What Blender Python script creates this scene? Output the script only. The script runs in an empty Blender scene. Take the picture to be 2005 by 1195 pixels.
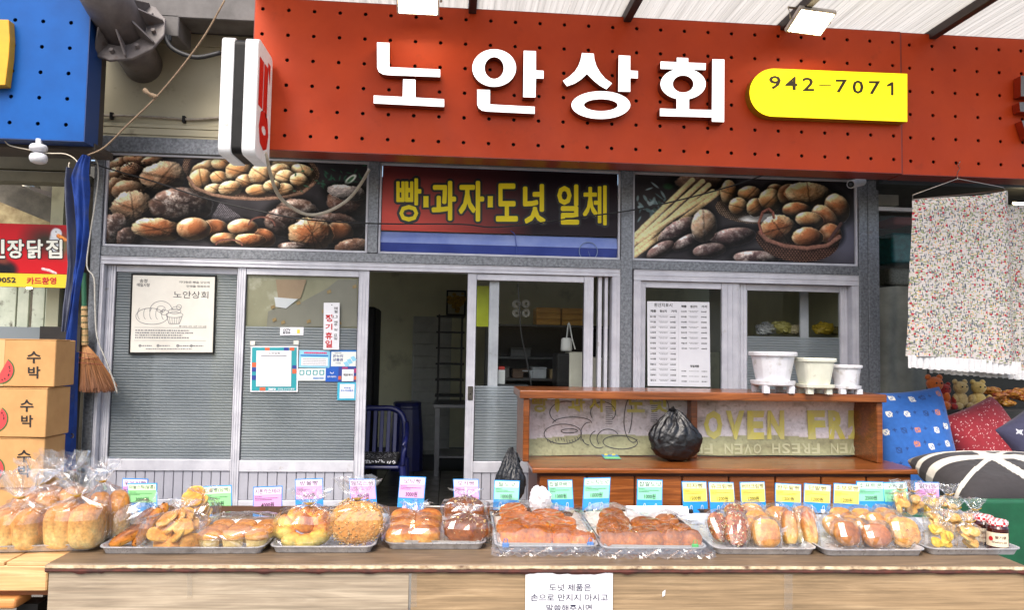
import bpy, math, random
import numpy as np
from mathutils import Vector, Matrix

sc = bpy.context.scene
COL = sc.collection
PI = math.pi
# ------------------------------------------------------------------ camera
D, EYE, FPX = 6.3, 1.5, 1450.0            # metres to the shop front, eye height, focal length in photo pixels
YAW, PITCH, ROLL = (math.radians(a) for a in (4.67, 3.126, 0.993))
FW = Vector((math.sin(YAW)*math.cos(PITCH), math.cos(YAW)*math.cos(PITCH), math.sin(PITCH)))
_r = Vector((math.cos(YAW), -math.sin(YAW), 0)); _u = _r.cross(FW)
RT = _r*math.cos(ROLL) + _u*math.sin(ROLL)
UP = -_r*math.sin(ROLL) + _u*math.cos(ROLL)
CAM = Vector((0, -D, EYE))
cam = bpy.data.cameras.new('camera'); co = bpy.data.objects.new('camera', cam); COL.objects.link(co)
cam.sensor_width = 36; cam.lens = FPX/2005*36; cam.clip_start = .05; cam.clip_end = 500
M = Matrix((RT, UP, -FW)).transposed().to_4x4(); M.translation = CAM
co.matrix_world = M
sc.camera = co
# ------------------------------------------------------------------ light: bright overcast day, sun behind and above the viewer
SUN_EL, SUN_AZ = 52, 200                  # azimuth clockwise from +Y
wd = bpy.data.worlds.new('World'); sc.world = wd; wd.use_nodes = True
wn = wd.node_tree; wn.nodes.clear()
sky = wn.nodes.new('ShaderNodeTexSky'); sky.sky_type = 'NISHITA'; sky.sun_disc = False
sky.sun_elevation = math.radians(SUN_EL); sky.sun_rotation = math.radians(SUN_AZ)
sky.air_density = 1.0; sky.dust_density = 4.0; sky.ozone_density = .6
bg = wn.nodes.new('ShaderNodeBackground'); bg.inputs[1].default_value = .13
wo = wn.nodes.new('ShaderNodeOutputWorld')
wn.links.new(sky.outputs[0], bg.inputs[0]); wn.links.new(bg.outputs[0], wo.inputs[0])
sl = bpy.data.lights.new('sun', 'SUN'); sl.energy = 1.5; sl.angle = math.radians(38); sl.color = (1, .96, .9)
so = bpy.data.objects.new('sun', sl); COL.objects.link(so)
_a, _e = math.radians(SUN_AZ), math.radians(SUN_EL)
so.rotation_euler = Vector((math.sin(_a)*math.cos(_e), math.cos(_a)*math.cos(_e), math.sin(_e))).to_track_quat('Z', 'Y').to_euler()
vs = sc.view_settings; vs.view_transform = 'Standard'; vs.look = 'None'; vs.gamma = 1; vs.exposure = 1.17; vs.use_curve_mapping = False
cy = sc.cycles; cy.use_denoising = True; cy.max_bounces = 8; cy.transparent_max_bounces = 24
cy.diffuse_bounces = 6; cy.glossy_bounces = 3; cy.transmission_bounces = 6; cy.sample_clamp_indirect = 6
cy.caustics_reflective = False; cy.caustics_refractive = False
try: cy.denoiser = 'OPENIMAGEDENOISE'
except Exception: pass

# ------------------------------------------------------------------ projecting photo measurements to the planes things stand in
def ray(px, py): return FW*FPX + RT*(px-1002.5) - UP*(py-597.5)
def W(px, py, Y=0.0):
    d = ray(px, py); return CAM + d*((Y+D)/d.y)
def WZ(px, py, Z):
    d = ray(px, py); return CAM + d*((Z-EYE)/d.z)
def RC(x0, y0, x1, y1, Y=0.0):
    a, b, c, d = W(x0, y0, Y), W(x1, y0, Y), W(x0, y1, Y), W(x1, y1, Y)
    return (a.x+c.x)/2, (b.x+d.x)/2, (c.z+d.z)/2, (a.z+b.z)/2       # X0 X1 Z0 Z1

def lin(c): return ((c/255)/12.92 if c/255 <= .04045 else ((c/255+.055)/1.055)**2.4)
def S(r, g, b): return (lin(r), lin(g), lin(b))
# ------------------------------------------------------------------ numpy noise
def _h(ix, iy, iz, seed):
    n = (ix*374761393 + iy*668265263 + iz*2147483647 + seed*974634541) & 0xffffffff
    n = ((n ^ (n >> 13))*1274126177) & 0xffffffff
    return ((n ^ (n >> 16)) & 0xffff)/65535.0
def vnoise(p, seed=0):
    p = np.asarray(p, float); i = np.floor(p).astype(np.int64); f = p-i; f = f*f*(3-2*f)
    r = 0
    for dx in (0, 1):
        for dy in (0, 1):
            for dz in (0, 1):
                w = (f[..., 0] if dx else 1-f[..., 0])*(f[..., 1] if dy else 1-f[..., 1])*(f[..., 2] if dz else 1-f[..., 2])
                r = r + w*_h(i[..., 0]+dx, i[..., 1]+dy, i[..., 2]+dz, seed)
    return r
def fbm(p, seed=0, o=4):
    p = np.asarray(p, float); r = 0; a = .5; t = 0
    for k in range(o): r = r + a*vnoise(p*2**k, seed+k*17); t += a; a *= .55
    return r/t
# ------------------------------------------------------------------ mesh builder
class MB:
    def __init__(s): s.v = []; s.f = []; s.c = None
    def add(s, vs_, fs):
        n = len(s.v); s.v.extend([tuple(q) for q in vs_]); s.f.extend([tuple(n+i for i in f) for f in fs]); return s
    def box(s, x0, y0, z0, x1, y1, z1):
        x0, x1 = sorted((x0, x1)); y0, y1 = sorted((y0, y1)); z0, z1 = sorted((z0, z1))
        return s.add([(x0,y0,z0),(x1,y0,z0),(x1,y1,z0),(x0,y1,z0),(x0,y0,z1),(x1,y0,z1),(x1,y1,z1),(x0,y1,z1)],
                     [(0,3,2,1),(4,5,6,7),(0,1,5,4),(1,2,6,5),(2,3,7,6),(3,0,4,7)])
    def pbox(s, x0, y0, x1, y1, Y, dep):
        a, b, c, d = RC(x0, y0, x1, y1, Y); return s.box(a, Y, c, b, Y+dep, d)
    def obox(s, c, ax, ay, az):
        c, ax, ay, az = (Vector(q) for q in (c, ax, ay, az))
        return s.add([c-ax-ay-az, c+ax-ay-az, c+ax+ay-az, c-ax+ay-az, c-ax-ay+az, c+ax-ay+az, c+ax+ay+az, c-ax+ay+az],
                     [(0,3,2,1),(4,5,6,7),(0,1,5,4),(1,2,6,5),(2,3,7,6),(3,0,4,7)])
    def beam(s, a, b, w, h, up=(0,0,1)):
        a, b = Vector(a), Vector(b); d = b-a; x = d.cross(Vector(up)).normalized(); z = x.cross(d).normalized()
        return s.obox((a+b)/2, d/2, x*w/2, z*h/2)
    def tube(s, pts, r, n=8, cap=True):
        pts = [Vector(p) for p in pts]
        if not isinstance(r, (list, tuple)) and len(pts) > 3:          # round off hand-placed bends
            q = [pts[0]*2-pts[1]]+pts+[pts[-1]*2-pts[-2]]; o = []
            for i in range(1, len(q)-2):
                a, b, c, d = q[i-1:i+3]
                for k in range(4):
                    t = k/4; o.append(((b*2)+(c-a)*t+(a*2-b*5+c*4-d)*t*t+(b*3-a-c*3+d)*t**3)*.5)
            pts = o+[pts[-1]]
        rs = r if isinstance(r, (list, tuple)) else [r]*len(pts)
        vs_ = []; fs = []; ref = Vector((0.123, .31, .94))
        for i, p in enumerate(pts):
            t = (pts[min(i+1, len(pts)-1)]-pts[max(i-1, 0)]).normalized()
            x = t.cross(ref)
            if x.length < 1e-4: x = t.cross(Vector((1, 0, 0)))
            x.normalize(); y = t.cross(x)
            for k in range(n):
                a = 2*PI*k/n; vs_.append(p+(x*math.cos(a)+y*math.sin(a))*rs[i])
        for i in range(len(pts)-1):
            for k in range(n):
                fs.append((i*n+k, i*n+(k+1) % n, (i+1)*n+(k+1) % n, (i+1)*n+k))
        if cap: fs.append(tuple(range(n))[::-1]); fs.append(tuple((len(pts)-1)*n+k for k in range(n)))
        return s.add(vs_, fs)
    def prism(s, poly, dep):
        poly = [Vector(p) for p in poly]; dep = Vector(dep); n = len(poly)
        return s.add(poly+[p+dep for p in poly], [tuple(range(n)), tuple(range(2*n-1, n-1, -1))]+[((i+1) % n, i, n+i, n+(i+1) % n) for i in range(n)])
    def ringprism(s, outer, inner, dep):
        n = len(outer); dep = Vector(dep); o = [Vector(p) for p in outer]; i_ = [Vector(p) for p in inner]
        vs_ = o+i_+[p+dep for p in o]+[p+dep for p in i_]; fs = []
        for k in range(n):
            j = (k+1) % n
            fs += [(k, j, n+j, n+k), (j, k, 2*n+k, 2*n+j), (n+k, n+j, 3*n+j, 3*n+k), (2*n+j, 2*n+k, 3*n+k, 3*n+j)]
        return s.add(vs_, fs)
    def lathe(s, c, prof, n=20, sq=None):
        c = Vector(c); vs_ = []; fs = []
        for (r, z) in prof:
            for k in range(n):
                a = 2*PI*k/n; cx, sy = math.cos(a), math.sin(a)
                if sq:
                    m = (abs(cx)**sq+abs(sy)**sq)**(-1/sq); cx *= m; sy *= m
                vs_.append(c+Vector((r*cx, r*sy, z)))
        for i in range(len(prof)-1):
            for k in range(n): fs.append((i*n+k, i*n+(k+1) % n, (i+1)*n+(k+1) % n, (i+1)*n+k))
        fs.append(tuple(range(n))[::-1]); fs.append(tuple((len(prof)-1)*n+k for k in range(n)))
        return s.add(vs_, fs)
    def grid(s, P, wrapu=False):                # P: array nv x nu x 3
        nv, nu = P.shape[:2]; fs = []
        for j in range(nv-1):
            for i in range(nu if wrapu else nu-1):
                fs.append((j*nu+i, j*nu+(i+1) % nu, (j+1)*nu+(i+1) % nu, (j+1)*nu+i))
        return s.add(P.reshape(-1, 3).tolist(), fs)
    def cols(s, c):
        c = np.asarray(c, float).reshape(-1, 3)
        s.c = c if s.c is None else np.concatenate([s.c, c]); return s

_inv = {}
def build(name, mb, mat, parent=None, smooth=False, bev=0, seg=1, label=None, sub=0):
    me = bpy.data.meshes.new(name); me.from_pydata(mb.v, [], mb.f)
    if smooth: me.polygons.foreach_set('use_smooth', [True]*len(me.polygons))
    if mb.c is not None:
        at = me.color_attributes.new('Col', 'FLOAT_COLOR', 'POINT')
        c4 = np.ones((len(mb.v), 4)); c4[:, :3] = mb.c; at.data.foreach_set('color', c4.ravel())
    me.materials.append(mat); me.update()
    o = bpy.data.objects.new(name, me); COL.objects.link(o)
    if parent is not None:
        o.parent = parent
        if parent.name in _inv: o.matrix_parent_inverse = _inv[parent.name]
    if bev:
        m = o.modifiers.new('bevel', 'BEVEL'); m.width = bev; m.segments = seg; m.limit_method = 'ANGLE'; m.angle_limit = .6
    if sub:
        m = o.modifiers.new('sub', 'SUBSURF'); m.levels = sub; m.render_levels = sub
    if label: o['label'] = label
    return o
def thing(name, label, cat, loc, group=None):
    o = bpy.data.objects.new(name, None); COL.objects.link(o); o.empty_display_size = .05
    loc = Vector(loc); o.location = loc; o['label'] = label; o['category'] = cat
    if group: o['group'] = group
    _inv[o.name] = Matrix.Translation(-loc); return o
def solo(name, label, cat, mb, mat, group=None, **k):
    o = build(name, mb, mat, None, **k); o['label'] = label; o['category'] = cat
    if group: o['group'] = group
    return o
def struct(name, mb, mat, **k):
    o = build(name, mb, mat, None, **k); o['kind'] = 'structure'; return o
# ------------------------------------------------------------------ materials
_mats = {}
def pm(name, col, col2=None, scale=8, rough=.5, metal=0, bump=0, bscale=40, stretch=(1, 1, 1), lo=.35, hi=.65, spec=.5,
       emit=None, estr=0, col3=None, s3=3, lo3=.58, hi3=.7, rvar=0, detail=6, coat=0, alpha=None, trans=0, sheen=0):
    if name in _mats: return _mats[name]
    m = bpy.data.materials.new(name); m.use_nodes = True; nt = m.node_tree; b = nt.nodes['Principled BSDF']; L = nt.links.new
    b.inputs['Base Color'].default_value = (*col, 1); b.inputs['Roughness'].default_value = rough; b.inputs['Metallic'].default_value = metal
    b.inputs['Specular IOR Level'].default_value = spec; b.inputs['Coat Weight'].default_value = coat
    b.inputs['Transmission Weight'].default_value = trans; b.inputs['Sheen Weight'].default_value = sheen
    if emit: b.inputs['Emission Color'].default_value = (*emit, 1); b.inputs['Emission Strength'].default_value = estr
    if col2 or bump or col3 or rvar:
        tc = nt.nodes.new('ShaderNodeTexCoord'); mp = nt.nodes.new('ShaderNodeMapping'); mp.inputs['Scale'].default_value = stretch
        L(tc.outputs['Object'], mp.inputs[0])
    out = None
    def nz(sc_, det=detail, vec=None):
        n = nt.nodes.new('ShaderNodeTexNoise'); n.inputs['Scale'].default_value = sc_; n.inputs['Detail'].default_value = det
        n.inputs['Roughness'].default_value = .62; L((vec or mp).outputs[0], n.inputs['Vector']); return n
    def rg(n, a, c):
        r = nt.nodes.new('ShaderNodeMapRange'); r.inputs[1].default_value = a; r.inputs[2].default_value = c; L(n.outputs[0], r.inputs[0]); return r
    def mx(f, a, c):
        x = nt.nodes.new('ShaderNodeMix'); x.data_type = 'RGBA'; L(f.outputs[0], x.inputs[0])
        for q, i in ((a, 6), (c, 7)):
            if isinstance(q, tuple): x.inputs[i].default_value = (*q, 1)
            else: L(q, x.inputs[i])
        return x.outputs[2]
    if col2: out = mx(rg(nz(scale), lo, hi), col, col2)
    if col3:
        tc3 = nt.nodes.new('ShaderNodeMapping'); tc3.inputs['Location'].default_value = (3.1, 7.7, 1.3); L(tc.outputs['Object'], tc3.inputs[0])
        out = mx(rg(nz(s3, 8, tc3), lo3, hi3), out or col, col3)
    if out: L(out, b.inputs['Base Color'])
    if rvar:
        r = rg(nz(scale*1.7), .3, .7); r.inputs[3].default_value = max(0, rough-rvar); r.inputs[4].default_value = min(1, rough+rvar); L(r.outputs[0], b.inputs['Roughness'])
    if bump:
        bm = nt.nodes.new('ShaderNodeBump'); bm.inputs['Strength'].default_value = bump; bm.inputs['Distance'].default_value = .01
        L(nz(bscale, 5).outputs[0], bm.inputs['Height']); L(bm.outputs[0], b.inputs['Normal'])
    _mats[name] = m; return m
def attr_mat(name, rough=.5, spec=.5, nscale=0, namt=.25, bump=0, bscale=200, sheen=0, coat=0, sss=0):
    if name in _mats: return _mats[name]
    m = bpy.data.materials.new(name); m.use_nodes = True; nt = m.node_tree; b = nt.nodes['Principled BSDF']; L = nt.links.new
    b.inputs['Roughness'].default_value = rough; b.inputs['Specular IOR Level'].default_value = spec
    b.inputs['Sheen Weight'].default_value = sheen; b.inputs['Coat Weight'].default_value = coat
    if sss: b.inputs['Subsurface Weight'].default_value = sss; b.inputs['Subsurface Scale'].default_value = .01
    a = nt.nodes.new('ShaderNodeAttribute'); a.attribute_name = 'Col'; out = a.outputs[0]
    if nscale or bump:
        tc = nt.nodes.new('ShaderNodeTexCoord')
    if nscale:
        n = nt.nodes.new('ShaderNodeTexNoise'); n.inputs['Scale'].default_value = nscale; n.inputs['Detail'].default_value = 6; L(tc.outputs['Object'], n.inputs[0])
        r = nt.nodes.new('ShaderNodeMapRange'); r.inputs[1].default_value = .3; r.inputs[2].default_value = .7
        r.inputs[3].default_value = 1-namt; r.inputs[4].default_value = 1+namt*.6; L(n.outputs[0], r.inputs[0])
        x = nt.nodes.new('ShaderNodeMix'); x.data_type = 'RGBA'; x.blend_type = 'MULTIPLY'; x.inputs[0].default_value = 1
        L(out, x.inputs[6]); L(r.outputs[0], x.inputs[7]); out = x.outputs[2]
    L(out, b.inputs['Base Color'])
    if bump:
        n = nt.nodes.new('ShaderNodeTexNoise'); n.inputs['Scale'].default_value = bscale; n.inputs['Detail'].default_value = 4; L(tc.outputs['Object'], n.inputs[0])
        bm = nt.nodes.new('ShaderNodeBump'); bm.inputs['Strength'].default_value = bump; bm.inputs['Distance'].default_value = .004
        L(n.outputs[0], bm.inputs['Height']); L(bm.outputs[0], b.inputs['Normal'])
    _mats[name] = m; return m
def film_mat(name, tint=(1, 1, 1), gl=.9, base=.06, rough=.06, bump=.6, bscale=55, haze=.0, fres=1.35, cap=.4):
    """thin clear sheet: passes light straight through, reflects by angle, a little milky"""
    if name in _mats: return _mats[name]
    m = bpy.data.materials.new(name); m.use_nodes = True; nt = m.node_tree; nt.nodes.clear(); L = nt.links.new; N = nt.nodes.new
    o = N('ShaderNodeOutputMaterial'); t = N('ShaderNodeBsdfTransparent'); t.inputs[0].default_value = (*tint, 1)
    g = N('ShaderNodeBsdfGlossy'); g.inputs['Roughness'].default_value = rough; g.inputs[0].default_value = (gl, gl, gl, 1)
    fr = N('ShaderNodeFresnel'); fr.inputs[0].default_value = fres
    if bump:
        tc = N('ShaderNodeTexCoord'); n = N('ShaderNodeTexNoise'); n.inputs['Scale'].default_value = bscale; n.inputs['Detail'].default_value = 3
        L(tc.outputs['Object'], n.inputs[0]); bm = N('ShaderNodeBump'); bm.inputs['Strength'].default_value = bump; bm.inputs['Distance'].default_value = .01
        L(n.outputs[0], bm.inputs['Height']); L(bm.outputs[0], g.inputs['Normal']); L(bm.outputs[0], fr.inputs['Normal'])
    ad = N('ShaderNodeMath'); ad.operation = 'MULTIPLY_ADD'; ad.use_clamp = True; ad.inputs[1].default_value = .5; ad.inputs[2].default_value = base; L(fr.outputs[0], ad.inputs[0])
    mn = N('ShaderNodeMath'); mn.operation = 'MINIMUM'; mn.inputs[1].default_value = cap; L(ad.outputs[0], mn.inputs[0]); ad = mn
    x = N('ShaderNodeMixShader'); L(ad.outputs[0], x.inputs[0])
    if haze:
        df = N('ShaderNodeBsdfDiffuse'); df.inputs[0].default_value = (.85, .85, .85, 1); hx = N('ShaderNodeMixShader'); hx.inputs[0].default_value = haze
        L(t.outputs[0], hx.inputs[1]); L(df.outputs[0], hx.inputs[2]); L(hx.outputs[0], x.inputs[1])
    else: L(t.outputs[0], x.inputs[1])
    L(g.outputs[0], x.inputs[2]); L(x.outputs[0], o.inputs[0])
    _mats[name] = m; return m
# ------------------------------------------------------------------ lettering
_tx = {}; _ts = bpy.data.scenes.new('glyph_scratch')
def glyphs(body, off=0.0):
    k = (body, off)
    if k not in _tx:
        c = bpy.data.curves.new('t', 'FONT'); c.body = body; c.size = 1; c.offset = off; c.resolution_u = 2; c.fill_mode = 'FRONT'
        o = bpy.data.objects.new('t', c); _ts.collection.objects.link(o); vl = _ts.view_layers[0]; vl.update()
        me = bpy.data.meshes.new_from_object(o.evaluated_get(vl.depsgraph))
        v = np.array([q.co[:2] for q in me.vertices]); f = [tuple(p.vertices) for p in me.polygons]
        bpy.data.objects.remove(o); bpy.data.curves.remove(c); bpy.data.meshes.remove(me)
        mn = v.min(0); v = v-mn; _tx[k] = (v, f, v.max(0))
    return _tx[k]
def put(mb, body, fn, u0, v0, u1, v1, off=0.0, keep=False, al=.5):
    v, f, ext = glyphs(body, off)
    su, sv = (u1-u0)/ext[0], (v1-v0)/ext[1]; du = 0
    if keep:
        k = min(abs(su), abs(sv)); du = (abs(u1-u0)-k*ext[0])*al*(1 if u1 > u0 else -1); su = math.copysign(k, su); sv2 = math.copysign(k, sv)
        v0 += (v1-v0-sv2*ext[1])/2; sv = sv2
    mb.add([fn(u0+du+su*p[0], v0+sv*p[1]) for p in v], f); return mb
def pxfn(Y): return lambda u, v: W(u, v, Y)
def ptext(mb, body, x0, y0, x1, y1, Y, off=0.0, keep=False, al=.5):      # top-left / bottom-right photo box on plane Y
    return put(mb, body, pxfn(Y), x0, y1, x1, y0, off, keep, al)
# ------------------------------------------------------------------ shared materials
steel = pm('galvanised_steel', S(140,143,148), S(98,101,106), scale=45, rough=.45, metal=.55, bump=.12, bscale=160, col3=S(96,72,52), s3=3, lo3=.66, hi3=.78, rvar=.1)
alu = pm('white_aluminium', S(214,214,221), S(192,192,201), scale=6, rough=.42, metal=.1, col3=S(150,140,125), s3=9, lo3=.66, hi3=.8, rvar=.08)
alu_dk = pm('dark_groove', S(70,70,76), rough=.6)  # plain dark grey for the gaskets and plank backing
glass = film_mat('window_glass', tint=(.88,.91,.90), gl=.8, base=.0, rough=.01, bump=.015, bscale=3, fres=1.33)
black_rub = pm('black_rubber', S(22,22,24), S(40,40,42), scale=30, rough=.55)
black_met = pm('black_metal', S(12,12,13), S(22,21,21), scale=20, rough=.5, spec=.25)
white_pl = pm('white_plastic', S(228,228,232), S(205,205,210), scale=14, rough=.35, col3=S(170,165,150), s3=11, lo3=.64, hi3=.8)
paper_w = pm('white_paper', S(232,232,236), S(222,222,228), scale=5, rough=.6)
ink = pm('black_ink', S(28,27,30), rough=.6)
ink_g = pm('grey_ink', S(120,120,124), rough=.6)
ink_red = pm('red_ink', S(190,26,34), rough=.6)
ink_blue = pm('blue_ink', S(36,56,130), rough=.6)
wood_o = None
def wood(name, a, b, c=None, scale=3.0, st=(.35, 6, 14), rough=.4, bump=.15, coat=0, dist=1.6, lo=.3, hi=.7):
    if name in _mats: return _mats[name]
    m = bpy.data.materials.new(name); m.use_nodes = True; nt = m.node_tree; p = nt.nodes['Principled BSDF']; L = nt.links.new; N = nt.nodes.new
    tc = N('ShaderNodeTexCoord'); mp = N('ShaderNodeMapping'); mp.inputs['Scale'].default_value = st; L(tc.outputs['Object'], mp.inputs[0])
    n = N('ShaderNodeTexNoise'); n.inputs['Scale'].default_value = scale; n.inputs['Detail'].default_value = 9; n.inputs['Roughness'].default_value = .68; n.inputs['Distortion'].default_value = dist
    L(mp.outputs[0], n.inputs[0])
    r = N('ShaderNodeValToRGB'); e = r.color_ramp.elements; e[0].position = lo; e[0].color = (*a, 1); e[1].position = hi; e[1].color = (*b, 1)
    if c: q = e.new((lo+hi)/2+.04); q.color = (*c, 1)
    L(n.outputs[0], r.inputs[0])
    n2 = N('ShaderNodeTexNoise'); n2.inputs['Scale'].default_value = 1.7; n2.inputs['Detail'].default_value = 4; L(tc.outputs['Object'], n2.inputs[0])
    mr = N('ShaderNodeMapRange'); mr.inputs[1].default_value = .3; mr.inputs[2].default_value = .7; mr.inputs[3].default_value = .78; mr.inputs[4].default_value = 1.12; L(n2.outputs[0], mr.inputs[0])
    x = N('ShaderNodeMix'); x.data_type = 'RGBA'; x.blend_type = 'MULTIPLY'; x.inputs[0].default_value = 1; L(r.outputs[0], x.inputs[6]); L(mr.outputs[0], x.inputs[7])
    mp3 = N('ShaderNodeMapping'); mp3.inputs['Scale'].default_value = (3.0, 60, 150); L(tc.outputs['Object'], mp3.inputs[0]); n3 = N('ShaderNodeTexNoise'); n3.inputs['Scale'].default_value = 1; n3.inputs['Detail'].default_value = 6; L(mp3.outputs[0], n3.inputs[0])
    m3 = N('ShaderNodeMapRange'); m3.inputs[1].default_value = .36; m3.inputs[2].default_value = .62; m3.inputs[3].default_value = .76; m3.inputs[4].default_value = 1.12; L(n3.outputs[0], m3.inputs[0]); x3 = N('ShaderNodeMix'); x3.data_type = 'RGBA'; x3.blend_type = 'MULTIPLY'; x3.inputs[0].default_value = 1; L(x.outputs[2], x3.inputs[6]); L(m3.outputs[0], x3.inputs[7]); x = x3
    L(x.outputs[2], p.inputs['Base Color']); p.inputs['Roughness'].default_value = rough; p.inputs['Coat Weight'].default_value = coat
    if bump:
        bm = N('ShaderNodeBump'); bm.inputs['Strength'].default_value = bump; bm.inputs['Distance'].default_value = .004; L(n.outputs[0], bm.inputs['Height']); L(bm.outputs[0], p.inputs['Normal'])
    _mats[name] = m; return m
def groove_stile(mb, X0, X1, Z0, Z1, Y, dep, vert=True, ridges=(.0, .34, .66, 1.0)):
    """aluminium extrusion: body with raised ridges along its length"""
    mb.box(X0, Y, Z0, X1, Y+dep, Z1); w = .0045
    for t in ridges:
        if vert:
            c = X0+w/2+.001+(X1-X0-w-.002)*t; mb.box(c-w/2, Y-.007, Z0+.001, c+w/2, Y+.002, Z1-.001)
        else:
            c = Z0+w/2+.001+(Z1-Z0-w-.002)*t; mb.box(X0+.001, Y-.007, c-w/2, X1-.001, Y+.002, c+w/2)
    return mb

# ------------------------------------------------------------------ ground, shop floor, room shell
g = MB(); g.box(-150, -150, -.6, 150, 150, -.002)
struct('street_ground', g, pm('concrete_paving', S(120,116,110), S(92,90,86), scale=2.5, rough=.85, bump=.3, bscale=60, col3=S(70,66,62), s3=1.2))
FL = .055                                           # shop floor level
fx0, fx1 = W(190, 700).x, W(1700, 700).x
tile_m = pm('dark_floor_tile', S(58,57,54), S(44,43,41), scale=4, rough=.35, rvar=.1)
g = MB(); g.box(fx0-.4, -.119, -.001, fx1+.4, 4.3, FL-.012)
fo = struct('shop_floor', g, pm('tile_grout', S(30,29,28), rough=.8))
tx0 = W(715, 990).x
g = MB(); g.box(0, 0, 0, .29, .29, .011); tme = None
for i in range(6):
    for j in range(8):
        o = build('floor_tile', g, tile_m, fo) if tme is None else bpy.data.objects.new('floor_tile', tme)
        if tme is None: tme = o.data
        else: COL.objects.link(o); o.parent = fo
        o.location = (tx0-.3+i*.3, -.11+j*.3, FL-.012)
wallp = pm('room_wall_paint', S(214,210,176), S(200,196,164), scale=2, rough=.8, col3=S(120,115,92), s3=1.5, lo3=.6, hi3=.8)
CEIL = 2.85
g = MB(); g.box(fx0-.4, 4.2, FL, fx1+.4, 4.3, CEIL); struct('shop_back_wall', g, wallp)
g = MB(); g.box(fx0-.5, .16, FL, fx0-.4, 2.2, CEIL); struct('shop_left_wall', g, wallp)  # ends early, an unseen gap added so more daylight reaches the interior
g = MB(); g.box(fx1+.02, .16, FL, fx1+.12, 3.1, CEIL); struct('shop_right_wall', g, wallp)      # stops short: unseen rear opening added to let daylight into the room
g = MB(); g.box(fx0-.5, .16, CEIL+.002, fx1+.4, 4.3, CEIL+.1); struct('shop_ceiling', g, pm('ceiling_white', S(185,184,176), S(170,168,160), rough=.8))

# ------------------------------------------------------------------ galvanised steel shop-front frame
sf = thing('storefront', 'weathered galvanised steel frame of posts and beams holding the bread pictures and doors', 'shop front', W(950, 1000))
def pp(name, x0, y0, x1, y1, Y, dep, mat=steel, par=sf, bev=.004):
    return build(name, MB().pbox(x0, y0, x1, y1, Y, dep), mat, par, bev=bev)
XL0, XL1, _, _ = RC(187, 290, 206, 505); XR0, XR1, _, _ = RC(1678, 345, 1712, 770)
ZT1, ZT0 = W(950, 308).z, W(950, 326).z              # top beam
ZM1, ZM0 = W(950, 503).z, W(950, 521).z              # middle beam
P1 = RC(722, 310, 742, 505)[:2]; P2 = RC(1214, 330, 1237, 530)[:2]
build('top_beam', MB().box(XL0-.02, -.05, ZT0, XR1, .12, ZT1+.05), steel, sf, bev=.004)
build('middle_beam', MB().box(XL1+.001, -.04, ZM0, XR0-.001, .1, ZM1), steel, sf, bev=.004)
for a, b, zb in ((XL0, XL1, FL), (P1[0], P1[1], ZM1+.001), (XR0, (XR0+XR1)/2-.002, FL), ((XR0+XR1)/2+.002, XR1, FL)):
    build('post', MB().box(a, -.045, zb, b, .1, ZT0-.001), steel, sf, bev=.004)
build('post', MB().box(P2[0], -.046, FL, P2[1], .1, ZT0-.001), steel, sf, bev=.004)
rust = pm('rust', S(110,62,34), S(70,42,28), scale=60, rough=.9)
# slim aluminium bead round each picture
def bead_frame(x0, x1, z0, z1, Y, w=.018, mat=alu, par=None):
    m = MB()
    m.box(x0, Y, z0, x0+w, Y+.03, z1); m.box(x1-w, Y, z0, x1, Y+.03, z1)
    m.box(x0+w+.0005, Y, z1-w, x1-w-.0005, Y+.03, z1); m.box(x0+w+.0005, Y, z0, x1-w-.0005, Y+.03, z0+w)
    return build('bead_frame', m, mat, par, bev=.002)

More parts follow.
